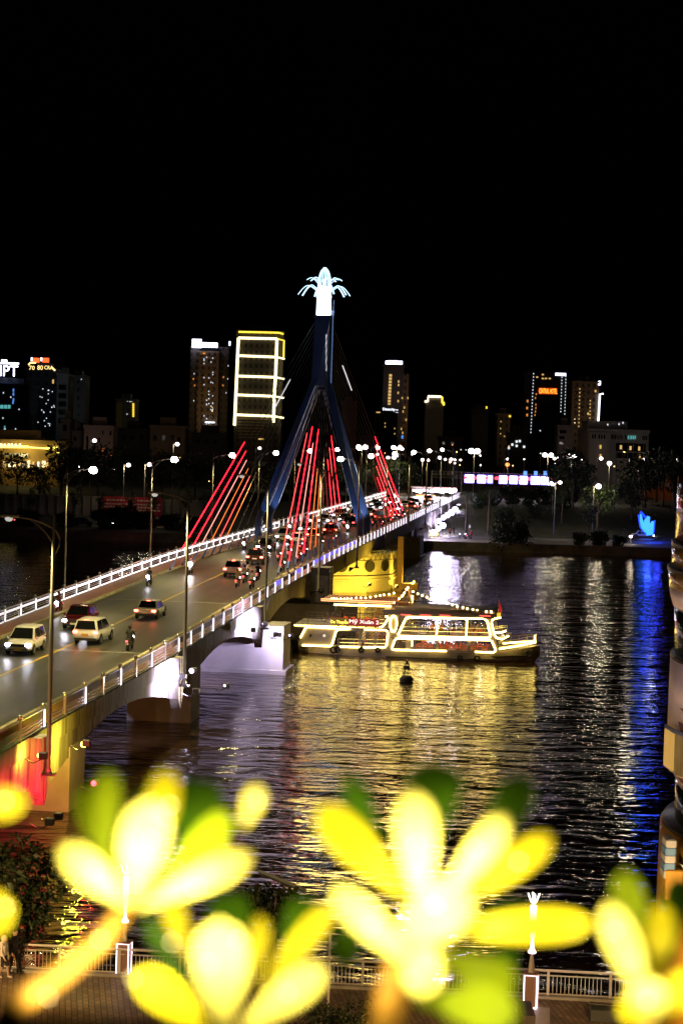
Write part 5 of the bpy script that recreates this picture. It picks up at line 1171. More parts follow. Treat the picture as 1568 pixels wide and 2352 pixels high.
# 8 centre right tower
B = Bld('hotel_tower','slim tower with glowing white roof sign and a yellow window column',881,928,841,900,plain('violet_grey_wall',(.16,.15,.17)),20); B.block(926,939,858,brownw,18,-1.5)
B.rect('roof_sign',885,829,924,838,sign_w); B.wins([(896.5-.35*i,862+7.4*i) for i in range(12)],6.5,5.2,'y'); B.wins([(915,876),(915,884),(914,902),(914,921)],3,5,'y'); B.wins([(923,914),(936,914),(928,936),(925,945),(932,964),(924,994),(921,985)],2.4,5,'y',off=1.7); B.rect('lower_panel',921,1000,926,1007,lit_b,1.7)
B.flood(9000,(1,.6,.3),934,930,30); B.flood(2500,(.8,.7,1),900,880,25)
B = Bld('hotel_block','lower dark block with a small blue white name sign',862,913,946,840,darkw,14); B.text('Danacity',879,907,944,937,sign_wd); B.rect('side_sign',908,941,914,947,sign_wd); B.rect('roof_light',864,944,873,948,lit_y); B.wins([(884,972),(884,980),(906,984),(906,996)],2,3,'y')
# 9 gold capped tower
B = Bld('capped_tower','plain dark tower with a stepped pale gold light line on top',977,1019,922,950,plain('cap_wall',(.17,.14,.12)),20); B.block(984,1014,911,plain('cap_wall',(.17,.14,.12)),14,1)
B.tube([(975,922),(982,921.5),(983,910),(1012,911)],.55,glow('outline_pale',(1,.80,.50),3.0)); B.tube([(1012,911),(1015,912),(1015,924),(1019,927)],.5,ny); B.rect('corner_light',1016,923,1021,931,ny); B.flood(5500,(1,.75,.5),998,960,34)
# 10, 11 dim towers
B = Bld('dim_tower','faint dark tower with one yellow roof light',1084,1122,942,1050,plain('faint_wall',(.08,.075,.07)),20); B.rect('roof_light',1115,933,1119,939,glow('sign_yellow_far',(1,.72,.05),1.2))
B.flood(2500,(1,.8,.6),1105,975)
B = Bld('small_tower','small brown tower with a tiny yellow roof sign left of the orange lettered hotel',1143,1172,953,900,brownw,14); B.rect('roof_sign',1168,953,1173,958,glow('sign_yellow_far',(1,.72,.05),1.2)); B.wins([(1150,968),(1149,984),(1149,996),(1158,1002)],2,2.5,'y'); B.flood(2600,(1,.75,.45),1157,985)
B = Bld('dim_tower','faint reddish slab seen between the pylon leg and the slim tower',784,820,925,1000,plain('faint_red_wall',(.14,.06,.05)),20); B.flood(2200,(1,.6,.4),802,960)
# 12 orange lettered hotel
B = Bld('hotel_tower','dark hotel tower with glowing orange letters and columns of white dots',1216,1300,856,840,plain('hotel_dark_wall',(.05,.042,.04)),24)
B.text('CENTRAL HOTEL',1237,1279,903,893,glow('sign_orange',(1,.22,.02),5.0)); B.rect('sign_backing',1236,891,1280,905,glow('sign_backing_red',(.6,.05,.01),.5),.10,.05); B.rect('roof_sign',1275,855,1299,862,sign_w)
B.wins([(1225-.36*i,858+7.5*i) for i in range(19)]+[(1290-.25*i,866+7.2*i) for i in range(12)]+[(1299-.22*i,864+7.2*i) for i in range(13)],2.2,2.2,'w'); B.wins([(1211,921),(1210,937),(1210,953)],4,6,'o'); B.wins([(1231,905),(1229,914),(1230,929),(1230,937),(1229,945),(1228,953)],2.6,4,'o')
B.wins([(1233,866),(1246,860),(1246,869),(1253,869),(1262,869)],5,3,'y'); B.wins([(1240,989)],2.6,2.6,'w')
# 13 brown tower with neon edge
B = Bld('residential_tower','brown tower edged by an upright white neon line',1314,1376,880,880,brownw,22); B.tube([(1385,904),(1377,905),(1373,975)],.42,sign_wd); B.rect('corner_light',1373,875,1379,884,sign_w)
B.wins([(1331-.25*i,893+8.6*i) for i in range(12)]+[(1355-.2*i,920+8*i) for i in range(9)],2.4,2.6,'y'); B.wins([(1321-.2*i,890+9*i) for i in range(11)]+[(1341-.2*i,890+9*i) for i in range(12)],3,2.6,glass_dark); B.wins([(1367,898),(1350,950),(1350,983),(1360,979)],4,5,'y'); B.flood(11000,(1,.72,.45),1342,935,34)
# 14 white low hotel
B = Bld('white_hotel','pale low rise hotel with rows of windows and lit balconies',1350,1490,993,560,plain('pale_render',(.46,.43,.42)),24); B.block(1357,1448,966,plain('pale_render',(.46,.43,.42)),14,7); B.block(1352,1400,992,plain('pale_render',(.46,.43,.42)),6,-2.2)
B.wins([(1353+x,1002+x*.03) for x in (5,11,20,26,32,50,57)],3.6,10,glass_dark,off=2.3); B.wins([(1418+x,1004+x*.03) for x in (0,4.6,9,17,21,26,58,62,66)],2.6,10,glass_dark); B.wins([(1442+4*k,1004.5) for k in range(5)],2.2,8,'t')
B.rect('balcony_recess',1413,1019,1482,1036,glass_dark); B.rect('balcony_recess',1413,1041,1482,1052,glass_dark); B.wins([(1425,1027),(1447,1029),(1467,1030)],5,9,'y',off=.3); B.wins([(1466,1048),(1376,1026),(1376,1047)],4,8,'y',off=2.4)
for k in range(5): B.rect('balcony_pillar',1428+12*k,1019,1430+12*k,1052,plain('pale_render',(.46,.43,.42)),.25)
B.wins([(1395,975),(1421,974),(1430,971)],2.6,4,'w'); B.flood(5200,(1,.88,.8),1420,1020,40)
# houses
def house(label, x0, x1, yt, Y, col, wins=(), gable=False, p=0, dep=10, lc=(1,.8,.6)):
    B = Bld('house', label, x0, x1, yt, Y, plain('house_wall_%d_%d_%d' % tuple(int(c*100) for c in col), col), dep, 'house', 4.0, not gable)
    for (a,c,d,e) in wins: B.rect('window',a,c,d,e,glass_dark)
    if gable: h = B.w/2; b = MB(); b.prism([(-h-.4,-.4,B.h),(h+.4,-.4,B.h),(0,-.4,B.h+h*.7)], (0,dep+.8,0)); b.build('roof', mat('roof_tile',(.12,.07,.05),.8,nz=.3,ns=.5), B.t)
    if p: B.flood(p, lc, (x0+x1)/2, yt+20, 14)
    return B
house('small pale rooftop house with a dark doorway on the left skyline',141,161,969,560,(.42,.36,.28),((145,976,153,990),),p=330)
B = house('wide pinkish house with tall windows behind the left street lamps',193,260,984,540,(.36,.25,.22),((235,989,238,998),(252,990,256,1000),(226,1005,230,1016),(198,1002,203,1040),(215,1006,220,1040)),p=1500,lc=(1,.75,.65)); B.wins([(237,1033)],5,5,lit_o)
house('low grey house wing left of the pinkish house',166,192,996,545,(.20,.17,.15),((170,1003,176,1012),),p=260)
house('gabled brown house below the rooftop house',128,155,1018,520,(.20,.15,.11),((135,1030,140,1040),(146,1030,150,1040)),True,260)
house('long dim house with a brown upper floor left of the brown tower',345,425,984,560,(.26,.18,.11),((352,1000,360,1012),(372,1000,380,1012),(392,1000,400,1012),(408,1004,414,1014)),p=600,lc=(1,.75,.5))
house('dim grey house between the pinkish and the long brown house',272,340,990,600,(.12,.10,.09),((280,1000,288,1010),(300,1000,308,1010),(322,1000,330,1010)),p=300)
B = house('tall pinkish house beside the orange lettered hotel',1281,1315,982,640,(.34,.26,.24),((1284,988,1300,995),(1284,1002,1296,1008),(1284,1014,1296,1020)),p=1200,lc=(1,.8,.75))
B = house('dark block with three bright white windows left of the lamp pair',1170,1212,1000,620,(.06,.055,.05)); B.wins([(1186,1014),(1186,1024),(1193,1013),(1176,1021),(1203,1026),(1168,1029)],5,5,'w')
house('low brown block under the gold capped tower',1008,1062,1008,700,(.09,.07,.06),((1015,1015,1022,1021),(1035,1015,1042,1021)),p=300)
house('row house with dark windows left of the broad outlined tower',440,520,1000,620,(.12,.09,.08),((450,1010,458,1018),(470,1010,478,1018),(490,1010,498,1018)),p=250)
# riverside restaurant on the left with neon eaves
B = Bld('restaurant','two storey riverside restaurant with bright yellow neon eaves at the left edge',-60,136,1018,470,plain('ochre_render',(.42,.27,.08)),16,zb=4.2); ne = glow('eave_neon',(1,.84,.16),2.6,True)
B.rect('upper_wall',-60,1006,100,1018,plain('ochre_render',(.42,.27,.08)),-3)
B.tube([(-60,1025),(66,1026)],.32,ne); B.tube([(66,1027),(110,1030)],.18,ne); B.tube([(108,1029),(134,1029),(134,1040)],.34,ne); B.wins([(-5+8.5*k+R_.uniform(-1,1),1021+R_.uniform(-1,1)) for k in range(7)],4,4,glow('eave_lamp',(1,.85,.4),4),off=.7)
for k,x in enumerate((-20,6,20,31,42,52,64,75,86,97,106)): B.rect('shop_window',x,1060+R_.uniform(-2,2),x+R_.uniform(4,9),1073,glow('shop_light_%d'%(k%3),((1,.80,.35),(1,.62,.2),(1,.9,.6))[k%3],(2.4,.9,1.8)[k%3]),.3)
B.rect('balcony_rail',8,1041,66,1048,mat('balcony_white',(.5,.5,.52),.5),.6); B.flood(1500,(1,.75,.25),40,1014,12); lamp('eave_light','POINT',B.loc(60,1040)+Vector((0,-4,0)),900,(1,.8,.3),.5,parent=B.t)
# right side low buildings
B = Bld('shop_front','small shop with teal sign and orange eaves at the far right',1485,1568,1112,520,plain('orange_render',(.30,.10,.03)),10,zb=2.5); B.rect('sign',1509,1098,1530,1103,glow('sign_amber',(1,.45,.03),1.6)); B.rect('sign',1503,1104,1520,1109,lit_t); B.rect('sign',1522,1104,1527,1109,lit_b); B.flood(900,(1,.4,.1),1540,1118,10)
B = Bld('yellow_hoarding','bright yellow wall at the top of the right side street',1420,1441,1126,560,plain('yellow_render',(.62,.36,.02)),2,'wall',3.5); B.flood(900,(1,.8,.4),1430,1134,9)

# ---- riverside wall with red banners on the left
wl0, wl1 = at_z(-40,1183,1.9), at_z(470,1190,1.9); WY = 402.0
hw_ = thing('hoarding_wall','long pale panel wall along the far left bank','wall',(at_y(200,1183,WY).x,WY,1.5)); ox = hw_.location.x
b = MB(); b.bb(at_y(-60,1180,WY).x-ox,at_y(232,1180,WY).x-ox,0,.25,0,4.0); b.bb(at_y(371,1180,WY).x-ox,at_y(520,1180,WY).x-ox,0,.25,0,3.8)
for k in range(30): x = at_y(-50+20*k,1180,WY).x-ox; b.bb(x,x+.18,-.12,0,0,4.0)
b.build('panel', mat('hoarding_grey',(.34,.31,.26),.8,nz=.3,ns=.4), hw_)
rb = mat('banner_red',(.45,.02,.04),.7,nz=.15,ns=.4); bt = mat('banner_text',(.75,.55,.50),.7)
for nm,x0,x1 in (('left of the two',231,297),('right of the two',301,371)):
    X0, X1 = at_y(x0,1180,WY-.3).x, at_y(x1,1180,WY-.3).x
    t = thing('red_banner','wide red banner with pale lines of lettering on the far wall, '+nm,'banner',((X0+X1)/2,WY-.3,1.6),0,'red banners on the far wall'); h = (X1-X0)/2
    b = MB(); b.bb(-h,h,0,.08,0,4.0); b.build('sheet', rb, t); b = MB()
    for j,(zz,l) in enumerate(((3.1,.6),(2.3,.85),(1.7,.8),(1.1,.75))):
        x = -h*l
        while x < h*l: w_ = R_.uniform(.2,.7); b.bb(x,min(x+w_,h*.9),-.03,-.005,zz,zz+.32); x += w_+.16
    b.build('lettering', bt, t)

# ---- trees
def leaf_m(n, c): return mat(n, c, .6, nz=.5, ns=.8)
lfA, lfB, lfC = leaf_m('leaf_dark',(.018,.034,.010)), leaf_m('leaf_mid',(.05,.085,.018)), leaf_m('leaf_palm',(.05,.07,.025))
bark = mat('bark',(.10,.075,.055),.9,nz=.3,ns=2)
def crown_mesh(w, h, z0, n, leaf, m, seed, dens=60, flat=1.0):
    r = random.Random(seed); b = MB()
    for c in range(n):
        a = r.uniform(0,2*pi); q = sqrt(r.uniform(0,1))*.78; zc = r.uniform(-1,1); k = sqrt(max(.05,1-zc*zc*.8))
        cx, cy_, cz = q*w/2*cos(a)*k, q*w/2*sin(a)*k*flat, z0+h/2+zc*h*.38; R1 = w*r.uniform(.13,.22)
        for _ in range(dens):
            u = Vector((r.gauss(0,1),r.gauss(0,1),r.gauss(0,1))).normalized(); p = Vector((cx,cy_,cz))+Vector((u.x,u.y*flat,u.z*.75))*R1*r.uniform(.55,1.12)
            d = (u+Vector((r.gauss(0,.6),r.gauss(0,.6),r.gauss(0,.6)-.3))).normalized(); s_ = d.cross(Vector((r.gauss(0,1),r.gauss(0,1),r.gauss(0,1)))).normalized(); l = leaf*r.uniform(.6,1.3)
            b.add([p, p+d*l*.5+s_*l*.28, p+d*l, p+d*l*.5-s_*l*.28], [(0,1,2,3)])
    return b.mesh('crown', m)
def trunk_mesh(h, r0, seed, w):
    r = random.Random(seed); b = MB(); top = Vector((r.uniform(-.3,.3),r.uniform(-.3,.3),h)); b.tube([(0,0,-.3),(r.uniform(-.1,.1),0,h*.35),(top.x*.6,top.y*.6,h*.7),top],[r0*1.25,r0,r0*.8,r0*.45],7)
    for k in range(5):
        a = 2*pi*k/5+r.uniform(-.3,.3); s_ = Vector((0,0,h*r.uniform(.5,.8))); e = Vector((cos(a)*w*.3,sin(a)*w*.3,h*1.25)); b.tube([s_,s_.lerp(e,.5)+Vector((0,0,.2)),e],[r0*.5,r0*.35,r0*.15],5)
    return b.mesh('trunk', bark)
KT = {}
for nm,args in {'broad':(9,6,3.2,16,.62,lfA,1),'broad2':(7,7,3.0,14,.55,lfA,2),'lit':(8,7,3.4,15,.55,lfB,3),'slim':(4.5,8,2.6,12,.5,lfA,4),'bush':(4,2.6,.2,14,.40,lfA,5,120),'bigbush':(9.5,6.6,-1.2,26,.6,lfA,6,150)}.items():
    tr = trunk_mesh(args[2]+args[1]*.45, args[0]*.028, args[6], args[0]); KT[nm] = (crown_mesh(*args[:6],args[6],args[7] if len(args) > 7 else 60), tr)
def tree(kind, px, py, Y, sc, label, group, rz=None, name='tree', cat='tree'):
    p = at_y(px, py, Y); z = ground(p.x, Y); t = thing(name, label, cat, (p.x,Y,z), R_.uniform(0,6) if rz is None else rz, group); t.scale = (sc,sc,sc)
    obj_from('crown', KT[kind][0], t); obj_from('trunk', KT[kind][1], t); return t
NTH = ['first','second','third','fourth','fifth','sixth','seventh','eighth','ninth','tenth','eleventh','twelfth','thirteenth','fourteenth','fifteenth','sixteenth']
for i,(x,Y,k,s) in enumerate(((-20,425,'broad',1.2),(40,430,'broad2',1.1),(92,420,'broad',1.0),(140,432,'broad',1.35),(185,426,'broad2',1.25),(225,436,'broad',1.3),(262,428,'broad2',1.1),(300,440,'broad',1.2),(335,426,'slim',1.1),(372,438,'broad',1.2),(410,430,'broad2',1.1),(448,440,'broad',1.1),(500,436,'broad',1.1),(545,428,'broad2',1.0))):
    tree(k,x,1150,Y,s,'dark leafy tree behind the pale far wall, %s from the left' % NTH[i],'trees behind the far wall')
for i,(x,s) in enumerate(((60,1.1),(150,1.0),(243,1.3),(285,1.5),(330,1.2),(395,1.1),(440,1.0))): tree('bush',x,1195,352,s,'dark round bush on the far quay left of the bridge, %s from the left' % NTH[i],'bushes on the left far quay',name='bush',cat='bush')
for i,(x,Y,s) in enumerate(((75,394,.55),(172,396,.6),(232,394,.5),(300,396,.55),(352,392,.55),(425,396,.6),(470,396,.6),(510,394,.6),(560,392,.7))): tree('slim',x,1170,Y,s,'thin young tree in front of the far wall, %s from the left' % NTH[i],'young trees before the far wall')
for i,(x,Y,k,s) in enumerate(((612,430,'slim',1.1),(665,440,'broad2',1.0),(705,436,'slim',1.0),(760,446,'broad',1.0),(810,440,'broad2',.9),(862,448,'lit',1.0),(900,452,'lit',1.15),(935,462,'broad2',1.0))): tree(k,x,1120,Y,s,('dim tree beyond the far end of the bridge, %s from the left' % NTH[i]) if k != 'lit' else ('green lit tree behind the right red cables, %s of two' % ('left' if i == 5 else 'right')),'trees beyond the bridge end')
for i,(x,Y,k,s) in enumerate(((1290,384,'slim',1.1),(1315,400,'broad2',1.35),(1345,392,'slim',1.0),(1275,410,'broad',1.0))): tree(k,x,1180,Y,s,'tall dark tree left of the side street, %s' % ('nearest the green bank','tallest of the clump','nearest the lit tree','rearmost of the clump')[i],'dark trees left of the side street')
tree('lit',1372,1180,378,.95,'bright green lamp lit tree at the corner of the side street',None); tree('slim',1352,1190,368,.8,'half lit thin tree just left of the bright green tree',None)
for i,(x,Y,k,s) in enumerate(((1450,390,'broad',.85),(1480,420,'broad',1.25),(1520,430,'broad2',1.3),(1548,400,'broad',1.2),(1505,460,'broad',1.4),(1440,440,'broad',.8))): tree(k,x,1180,Y,s,'dark tree right of the side street, %s' % ('nearest the blue sculpture','behind the blue sculpture','between the sculpture and the right edge','at the right edge of the far bank','tallest at the back','beside the yellow wall')[i],'dark trees right of the side street')
tree('bigbush',1168,1262,344.5,.95,'big round black bush hanging over the quay wall',None,name='bush',cat='bush')
for i,(x,s) in enumerate(((1330,.9),(1375,1.1),(1420,.8))): tree('bush',x,1262,344,s*.85,'dark quay bush below the side street, %s' % ('leftmost','middle one and largest','rightmost')[i],'dark bushes below the side street',name='bush',cat='bush')
for i,(x,y,Y,s) in enumerate(((1130,1160,408,1.2),(1180,1150,418,1.1),(1215,1160,414,.9),(1250,1158,420,1.2),(1295,1170,405,1.1),(1100,1170,398,.9),(1160,1190,384,.8),(1230,1185,388,.8))): tree('bush',x,y,Y,s*1.2,'low shrub on the green bank below the gantry, %s' % (NTH[i]+' from the near path'),'shrubs on the green bank',name='shrub',cat='shrub')
# grass on the bank
r = random.Random(11); b = MB()
for _ in range(9000):
    x, y = r.uniform(15,86), r.uniform(QY+23,QY+70); z = ground(x,y); h = r.uniform(.12,.38); a = r.uniform(0,pi); w_ = .05; b.add([(x-w_*cos(a),y-w_*sin(a),z-.03),(x+w_*cos(a),y+w_*sin(a),z-.03),(x+r.uniform(-.15,.15),y+r.uniform(-.15,.15),z+h)],[(0,1,2)])
tag(b.build('bank_grass', mat('grass',(.05,.075,.02),.8,nz=.4,ns=.3)), 'rough green grass covering the far bank beside the bridge end','grass',kind='stuff')
# palms
def palm(px, py, Y, h, label):
    p = at_y(px,py,Y); t = thing('palm_tree',label,'palm tree',(p.x,Y,ground(p.x,Y))); b = MB(); b.tube([(0,0,-.2),(.05,0,h*.5),(.12,0,h)],[.24,.17,.14],8); b.build('trunk',bark,t)
    r = random.Random(int(px))
    for k in range(13):
        a = 2*pi*k/13+r.uniform(-.2,.2); up = r.uniform(.2,1.2); L = r.uniform(2.2,3.0); b = MB(); pts = []
        for j in range(8): q = j/7; pts.append(Vector((.12+cos(a)*L*q*(1-.15*q),sin(a)*L*q*(1-.15*q),h+up*1.5*q-2.6*q*q)))
        b.tube(pts,[.03*(1-.08*j) for j in range(8)],4)
        for j in range(1,8):
            for q in (-1,1):
                s_ = Vector((-sin(a)*q,cos(a)*q,-.55)).normalized(); d = (pts[j]-pts[j-1]).normalized()
                for f in (0,.5): o = pts[j-1].lerp(pts[j],f); l = .75*(1-.05*j); b.add([o,o+d*.14+s_*l*.5,o+d*.25+s_*l,o+d*.05+s_*l*.5],[(0,1,2,3)])
        b.build('frond', lfC, t)
palm(1121,1205,QY+26,9.0,'tall palm tree with drooping fronds left of the gantry screens'); palm(1070,1195,QY+25,8.0,'palm tree against the lit end of the bridge'); palm(842,1130,440,8,'palm tree behind the right pylon leg')

# ---- far street lamps
def far_lamp(px, py, Y, label, kind='single', on=True, col='w', glowr=.42, light=0):
    p = at_y(px,py,Y); g = ground(p.x,Y); h = p.z-g; t = thing('street_lamp',label,'street lamp',(p.x,Y,g),0,'street lamps on the far bank')
    dx = {'single':-.9,'double':0,'post':0}[kind]; b = MB(); b.tube([(dx,0,0),(dx,0,h+.1)],[.11,.07],6)
    if kind == 'single': b.tube([(dx,0,h-.5),(dx+.3,0,h+.02),(0,0,h+.12)],.05,5)
    b.build('pole', galv, t)
    gm = {'w':glow('far_lens',(1,.86,.84),8),'o':glow('far_lens_orange',(1,.22,.05),3.5),'f':glow('far_lens_faint',(.9,.95,.85),1.4)}[col if on else 'f']
    for x in ((-.75,.75) if kind == 'double' else (0,)):
        b = MB(); b.bevbox((x,0,glowr*.6+h),(.8,.35,.14),.04); hd = b.build('lamp_head', galv, t); MB().ball((x,0,h),glowr if on else .18,10,7,(1,1,.92)).build('lens',gm,hd,True)  # ball sized to the lamp's glow, larger than a real lens
    if light: lamp('lamp_light','POINT',(0,-.9,h-.5),light*.5,(1,.82,.5) if col == 'w' else (1,.4,.15),.3,parent=t)
FL = [(217,1012,470,'single',1,'w',.5,0),(295,1068,400,'single',1,'w',.45,1300),(343,1067,404,'single',1,'w',.45,1300),(407,1020,470,'single',1,'w',.5,900),(14,1003,480,'single',1,'w',.5,900),(596,1029,470,'single',1,'w',.4,0),
 (831,1027,440,'double',1,'w',.62,2500),(867,1043,440,'single',1,'w',.3,0),(911,1028,450,'double',1,'w',.55,2500),(898,1051,470,'double',1,'w',.42,0),(923,1031,480,'single',1,'w',.42,0),(946,1044,520,'post',1,'f',.3,0),(970,1056,500,'post',1,'w',.42,1500),(983,1057,520,'post',1,'w',.4,0),(1010,1051,530,'single',1,'w',.48,0),(1022,1055,560,'post',1,'w',.38,0),(1036,1055,540,'single',1,'w',.46,0),(1034,1060,545,'post',1,'o',.4,0),(1051,1056,520,'double',1,'w',.3,0),(1064,1033,560,'double',0,'w',.3,0),(1089,1036,470,'double',1,'w',.75,3500),(1165,1054,560,'single',1,'w',.36,0),(1165,1067,556,'post',1,'o',.62,500),(1241,1041,500,'post',0,'w',.3,0),(1258,1045,470,'double',1,'w',.6,3000),(1273,1053,520,'post',1,'w',.42,0),(1312,1048,440,'double',1,'w',.62,2500),(1380,1053,470,'single',1,'w',.45,0),(1399,1064,430,'post',1,'w',.52,1600),(1475,1056,460,'single',1,'w',.5,0),(1508,1074,520,'post',1,'o',.5,600),(1374,1117,374,'single',1,'w',.55,1500),(1286,1108,372,'single',1,'w',.36,1200),(1270,1112,392,'post',1,'w',.4,0),(1448,1232,352,'post',1,'w',.3,200),(1556,1056,440,'single',1,'w',.4,0)]
DESC = ['above the pinkish house roof','left of a pair in front of the dark left trees','right of a pair in front of the dark left trees','in front of the long brown house','above the neon eaved restaurant','high between the left cables','largest pair just left of the right red cables','small one right of the red cables','bright pair under the slim window column tower','low pair under the slim tower','small one right of the slim tower','faint dot past the slim tower','left of two below the gold capped tower','right of two below the gold capped tower','right below the gold capped tower','small one at the bridge head, left of an orange light','at the bridge head, above the orange light','orange light at the bridge head','thin twin heads right of the orange light','unlit twin heads left of the brightest pair','brightest lamp pair above the sign screens','small white one above the red traffic glow','red orange glow above the sign screens','unlit one beside the right pair over the screens','bright twin head over the right end of the screens','small one right of the twin over the screens','bright pair left of the pale hotel','under the left end of the pale hotel','on a pole before the pale hotel','under the right end of the pale hotel','orange one right of the pale hotel','above the bright green tree','on the slim pole right of the screens','on the slim pole under the right end of the screens','low one beside the white parked car','at the right edge over the dark trees']
for (x,y,Y,k,on,c,gr,li),d in zip(FL,DESC): far_lamp(x,y,Y,'far street lamp '+d,k,bool(on),c,gr,li)
for x,y1,y0,Y,lb in ((1416,1040,1132,500,'tall bare grey mast before the pale hotel'),(1464,1060,1100,520,'short bare mast by the right trees')):
    p = at_y(x,y1,Y); g = ground(p.x,Y); t = MB().tube([(0,0,0),(0,0,p.z-g)],[.16,.08],7).build('mast', galv, loc=(p.x,Y,g)); tag(t,lb,'mast')

# ---- sign gantry with screens
gp = at_y(1170,1100,455); gg = thing('sign_gantry','wide road gantry carrying a row of glowing white screens and red lights','gantry',(gp.x,455,5.7)); gl = lambda px,py: at_y(px,py,455)-gg.location
sc_m = glow('screen_white',(.80,.74,1),9.0); gr_ = glow('gantry_red',(1,.03,.06),5.0); gb = glow('gantry_blue',(.1,.25,1),2.0)
b = MB()
for y in (1086,1093,1100): b.tube([gl(990,y-4)+Vector((0,.5,0)),gl(1270,y+5)+Vector((0,.5,0))],.10,5)
for k in range(28): x = 990+10*k; b.tube([gl(x,1082+k*.3)+Vector((0,.5,0)),gl(x+5,1096+k*.3)+Vector((0,.5,0)),gl(x+10,1082+k*.3)+Vector((0,.5,0))],.05,4)
b.build('truss', galv, gg)
for x,y in ((992,1083),(1060,1085),(1250,1095),(1268,1096)): q = gl(x,y); b = MB(); b.tube([(q.x,.8,0),(q.x,.8,q.z)],.17,7); b.build('post', galv, gg)
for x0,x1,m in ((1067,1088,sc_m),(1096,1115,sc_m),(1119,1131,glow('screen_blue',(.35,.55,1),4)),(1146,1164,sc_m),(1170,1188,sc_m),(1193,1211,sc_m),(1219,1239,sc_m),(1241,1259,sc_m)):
    a, c = gl(x0,1108), gl(x1,1091); k = (x0-1067)*.022; b = MB(); b.bevbox(((a.x+c.x)/2,-.1,(a.z+c.z)/2-k*.12),(c.x-a.x,.4,c.z-a.z),.1); sc = b.build('screen', m, gg); b = MB(); b.bevbox(((a.x+c.x)/2,.16,(a.z+c.z)/2-k*.12),(c.x-a.x+.4,.10,c.z-a.z+.4),.04); b.build('frame', glow('screen_violet_halo',(.22,.07,1),.8), sc)  # violet glowing plate imitates the halo round each screen
for x in (1090,1117,1139,1143,1167,1191,1215,1265,1069): q = gl(x,1097+(x-1067)*.02); MB().ball((q.x,-.3,q.z),.38,8,6).build('red_light', gr_, gg, True)
for x in (1206,1230,1252): q = gl(x,1087); b = MB(); b.bb(q.x-.4,q.x+.4,0,.2,q.z-.5,q.z+.5); b.build('blue_sign', gb, gg)
q = gl(1266,1113); MB().ball((q.x,-.3,q.z),.75,10,7).build('signal_light', glow('signal_blue_white',(.6,.7,1),9), gg, True); q = gl(1257,1132); MB().ball((q.x,-.3,q.z),.5,10,7).build('red_light', gr_, gg, True)
lamp('screen_light','AREA',tuple(gl(1170,1102)+Vector((0,-3,0))),900,(.75,.6,1),18,tuple(gl(1170,1140)+Vector((0,-20,0))),parent=gg)
b = MB(); a, c = at_y(1175,1128,440), at_y(1258,1129,440); q0 = Vector((a.x,440,5.8)); arm = thing('signal_arm','pale horizontal traffic signal arm below the screens','traffic signal',(c.x,440,5.6))
b.tube([(0,0,0),(0,0,c.z-5.6)],.12,6); b.tube([(0,0,c.z-5.6),(a.x-c.x,0,a.z-5.6)],.09,6); b.build('pole', galv, arm); b = MB(); b.bevbox((-2,-.15,c.z-5.9),(.4,.3,1.0),.05); b.build('signal_head', dark_steel, arm); MB().ball((-2,-.35,c.z-5.6),.16,8,6).build('red_lamp', gr_, arm, True)
# ---- lit canopy at the head of the bridge
cp_ = at_y(995,1130,436); cn = thing('lit_canopy','long canopy with a dazzling row of white lights at the bridge head','canopy',(cp_.x,436,5.7)); cl = lambda px,py: at_y(px,py,436)-cn.location
a, c = cl(944,1121), cl(1048,1121); b = MB(); b.bb(a.x,c.x,0,4,a.z,a.z+.35); b.build('roof', mat('canopy_white',(.6,.55,.5),.6), cn)
for x in (946,970,995,1020,1046): q = cl(x,1121); b = MB(); b.tube([(q.x,.3,0),(q.x,.3,q.z)],.1,6); b.build('post', galv, cn)
for i,x in enumerate((950,957,964,973,981,990,1000,1007,1014,1021,1028,1036,1043)): q = cl(x,1126+(i%3)); MB().ball((q.x,-.3,q.z),(.34,.44,.55,.4)[i%4] if x < 1000 else (.62,.5,.7)[i%3],10,7,(1,1,.85)).build('lamp', glow('canopy_lamp',(.98,.86,1),10) if i%3 else glow('canopy_lamp_pink',(1,.45,.55),6), cn, True)
b = MB(); q, q2 = cl(955,1139), cl(1000,1137); b.bb(q.x,q2.x,-.3,0,q.z-.3,q.z+.3); b.build('orange_light_strip', glow('canopy_orange',(1,.45,.15),2.2), cn)
lamp('canopy_light','AREA',(0,-3,a.z-.6),4500,(1,.9,.95),9,(0,-12,0),parent=cn)

# ---- blue sculpture
sp = at_y(1484,1228,QY+22.5); sz = ground(sp.x,QY+22.5); scu = thing('light_sculpture','glowing blue W shaped light sculpture at the far right','sculpture',(sp.x,QY+22.5,sz)); sl_ = lambda px,py: at_y(px,py,QY+22.5)-scu.location
cy1 = glow('sculpture_cyan',(.03,.22,1),2.8,True); bl1 = glow('sculpture_blue',(.01,.04,1.0),2.6,True)
def blob(pts, rs, m, nm): return MB().tube([tuple(sl_(x,y)) for x,y in pts], rs, 10).build(nm, m, scu, True)
blob(((1471,1181),(1472,1195),(1476,1210),(1482,1219),(1489,1219)),(.15,.34,.42,.40,.2),cy1,'left_wing'); blob(((1489,1186),(1485,1197),(1487,1208),(1490,1222),(1491,1229)),(.3,.55,.60,.65,.6),cy1,'middle_wing'); blob(((1499,1197),(1496,1207),(1494,1218),(1493,1228)),(.2,.4,.5,.5),cy1,'right_wing')
blob(((1470,1176),(1475,1180),(1483,1190),(1487,1186)),(.25,.2,.18,.2),bl1,'outline'); blob(((1466,1182),(1470,1210),(1479,1222),(1486,1228)),(.14,.16,.16,.14),bl1,'outline'); blob(((1503,1195),(1501,1215),(1499,1230)),(.14,.16,.14),bl1,'outline')
MB().lathe([(1.6,0),(1.6,.35),(1.2,.4)],20).build('plinth', concrete, scu); lamp('sculpture_glow','POINT',(0,-2.5,3),800,(.03,.06,1),.6,parent=scu); lamp('sculpture_glow','POINT',(2.5,2.5,3),500,(.03,.06,1),.6,parent=scu)
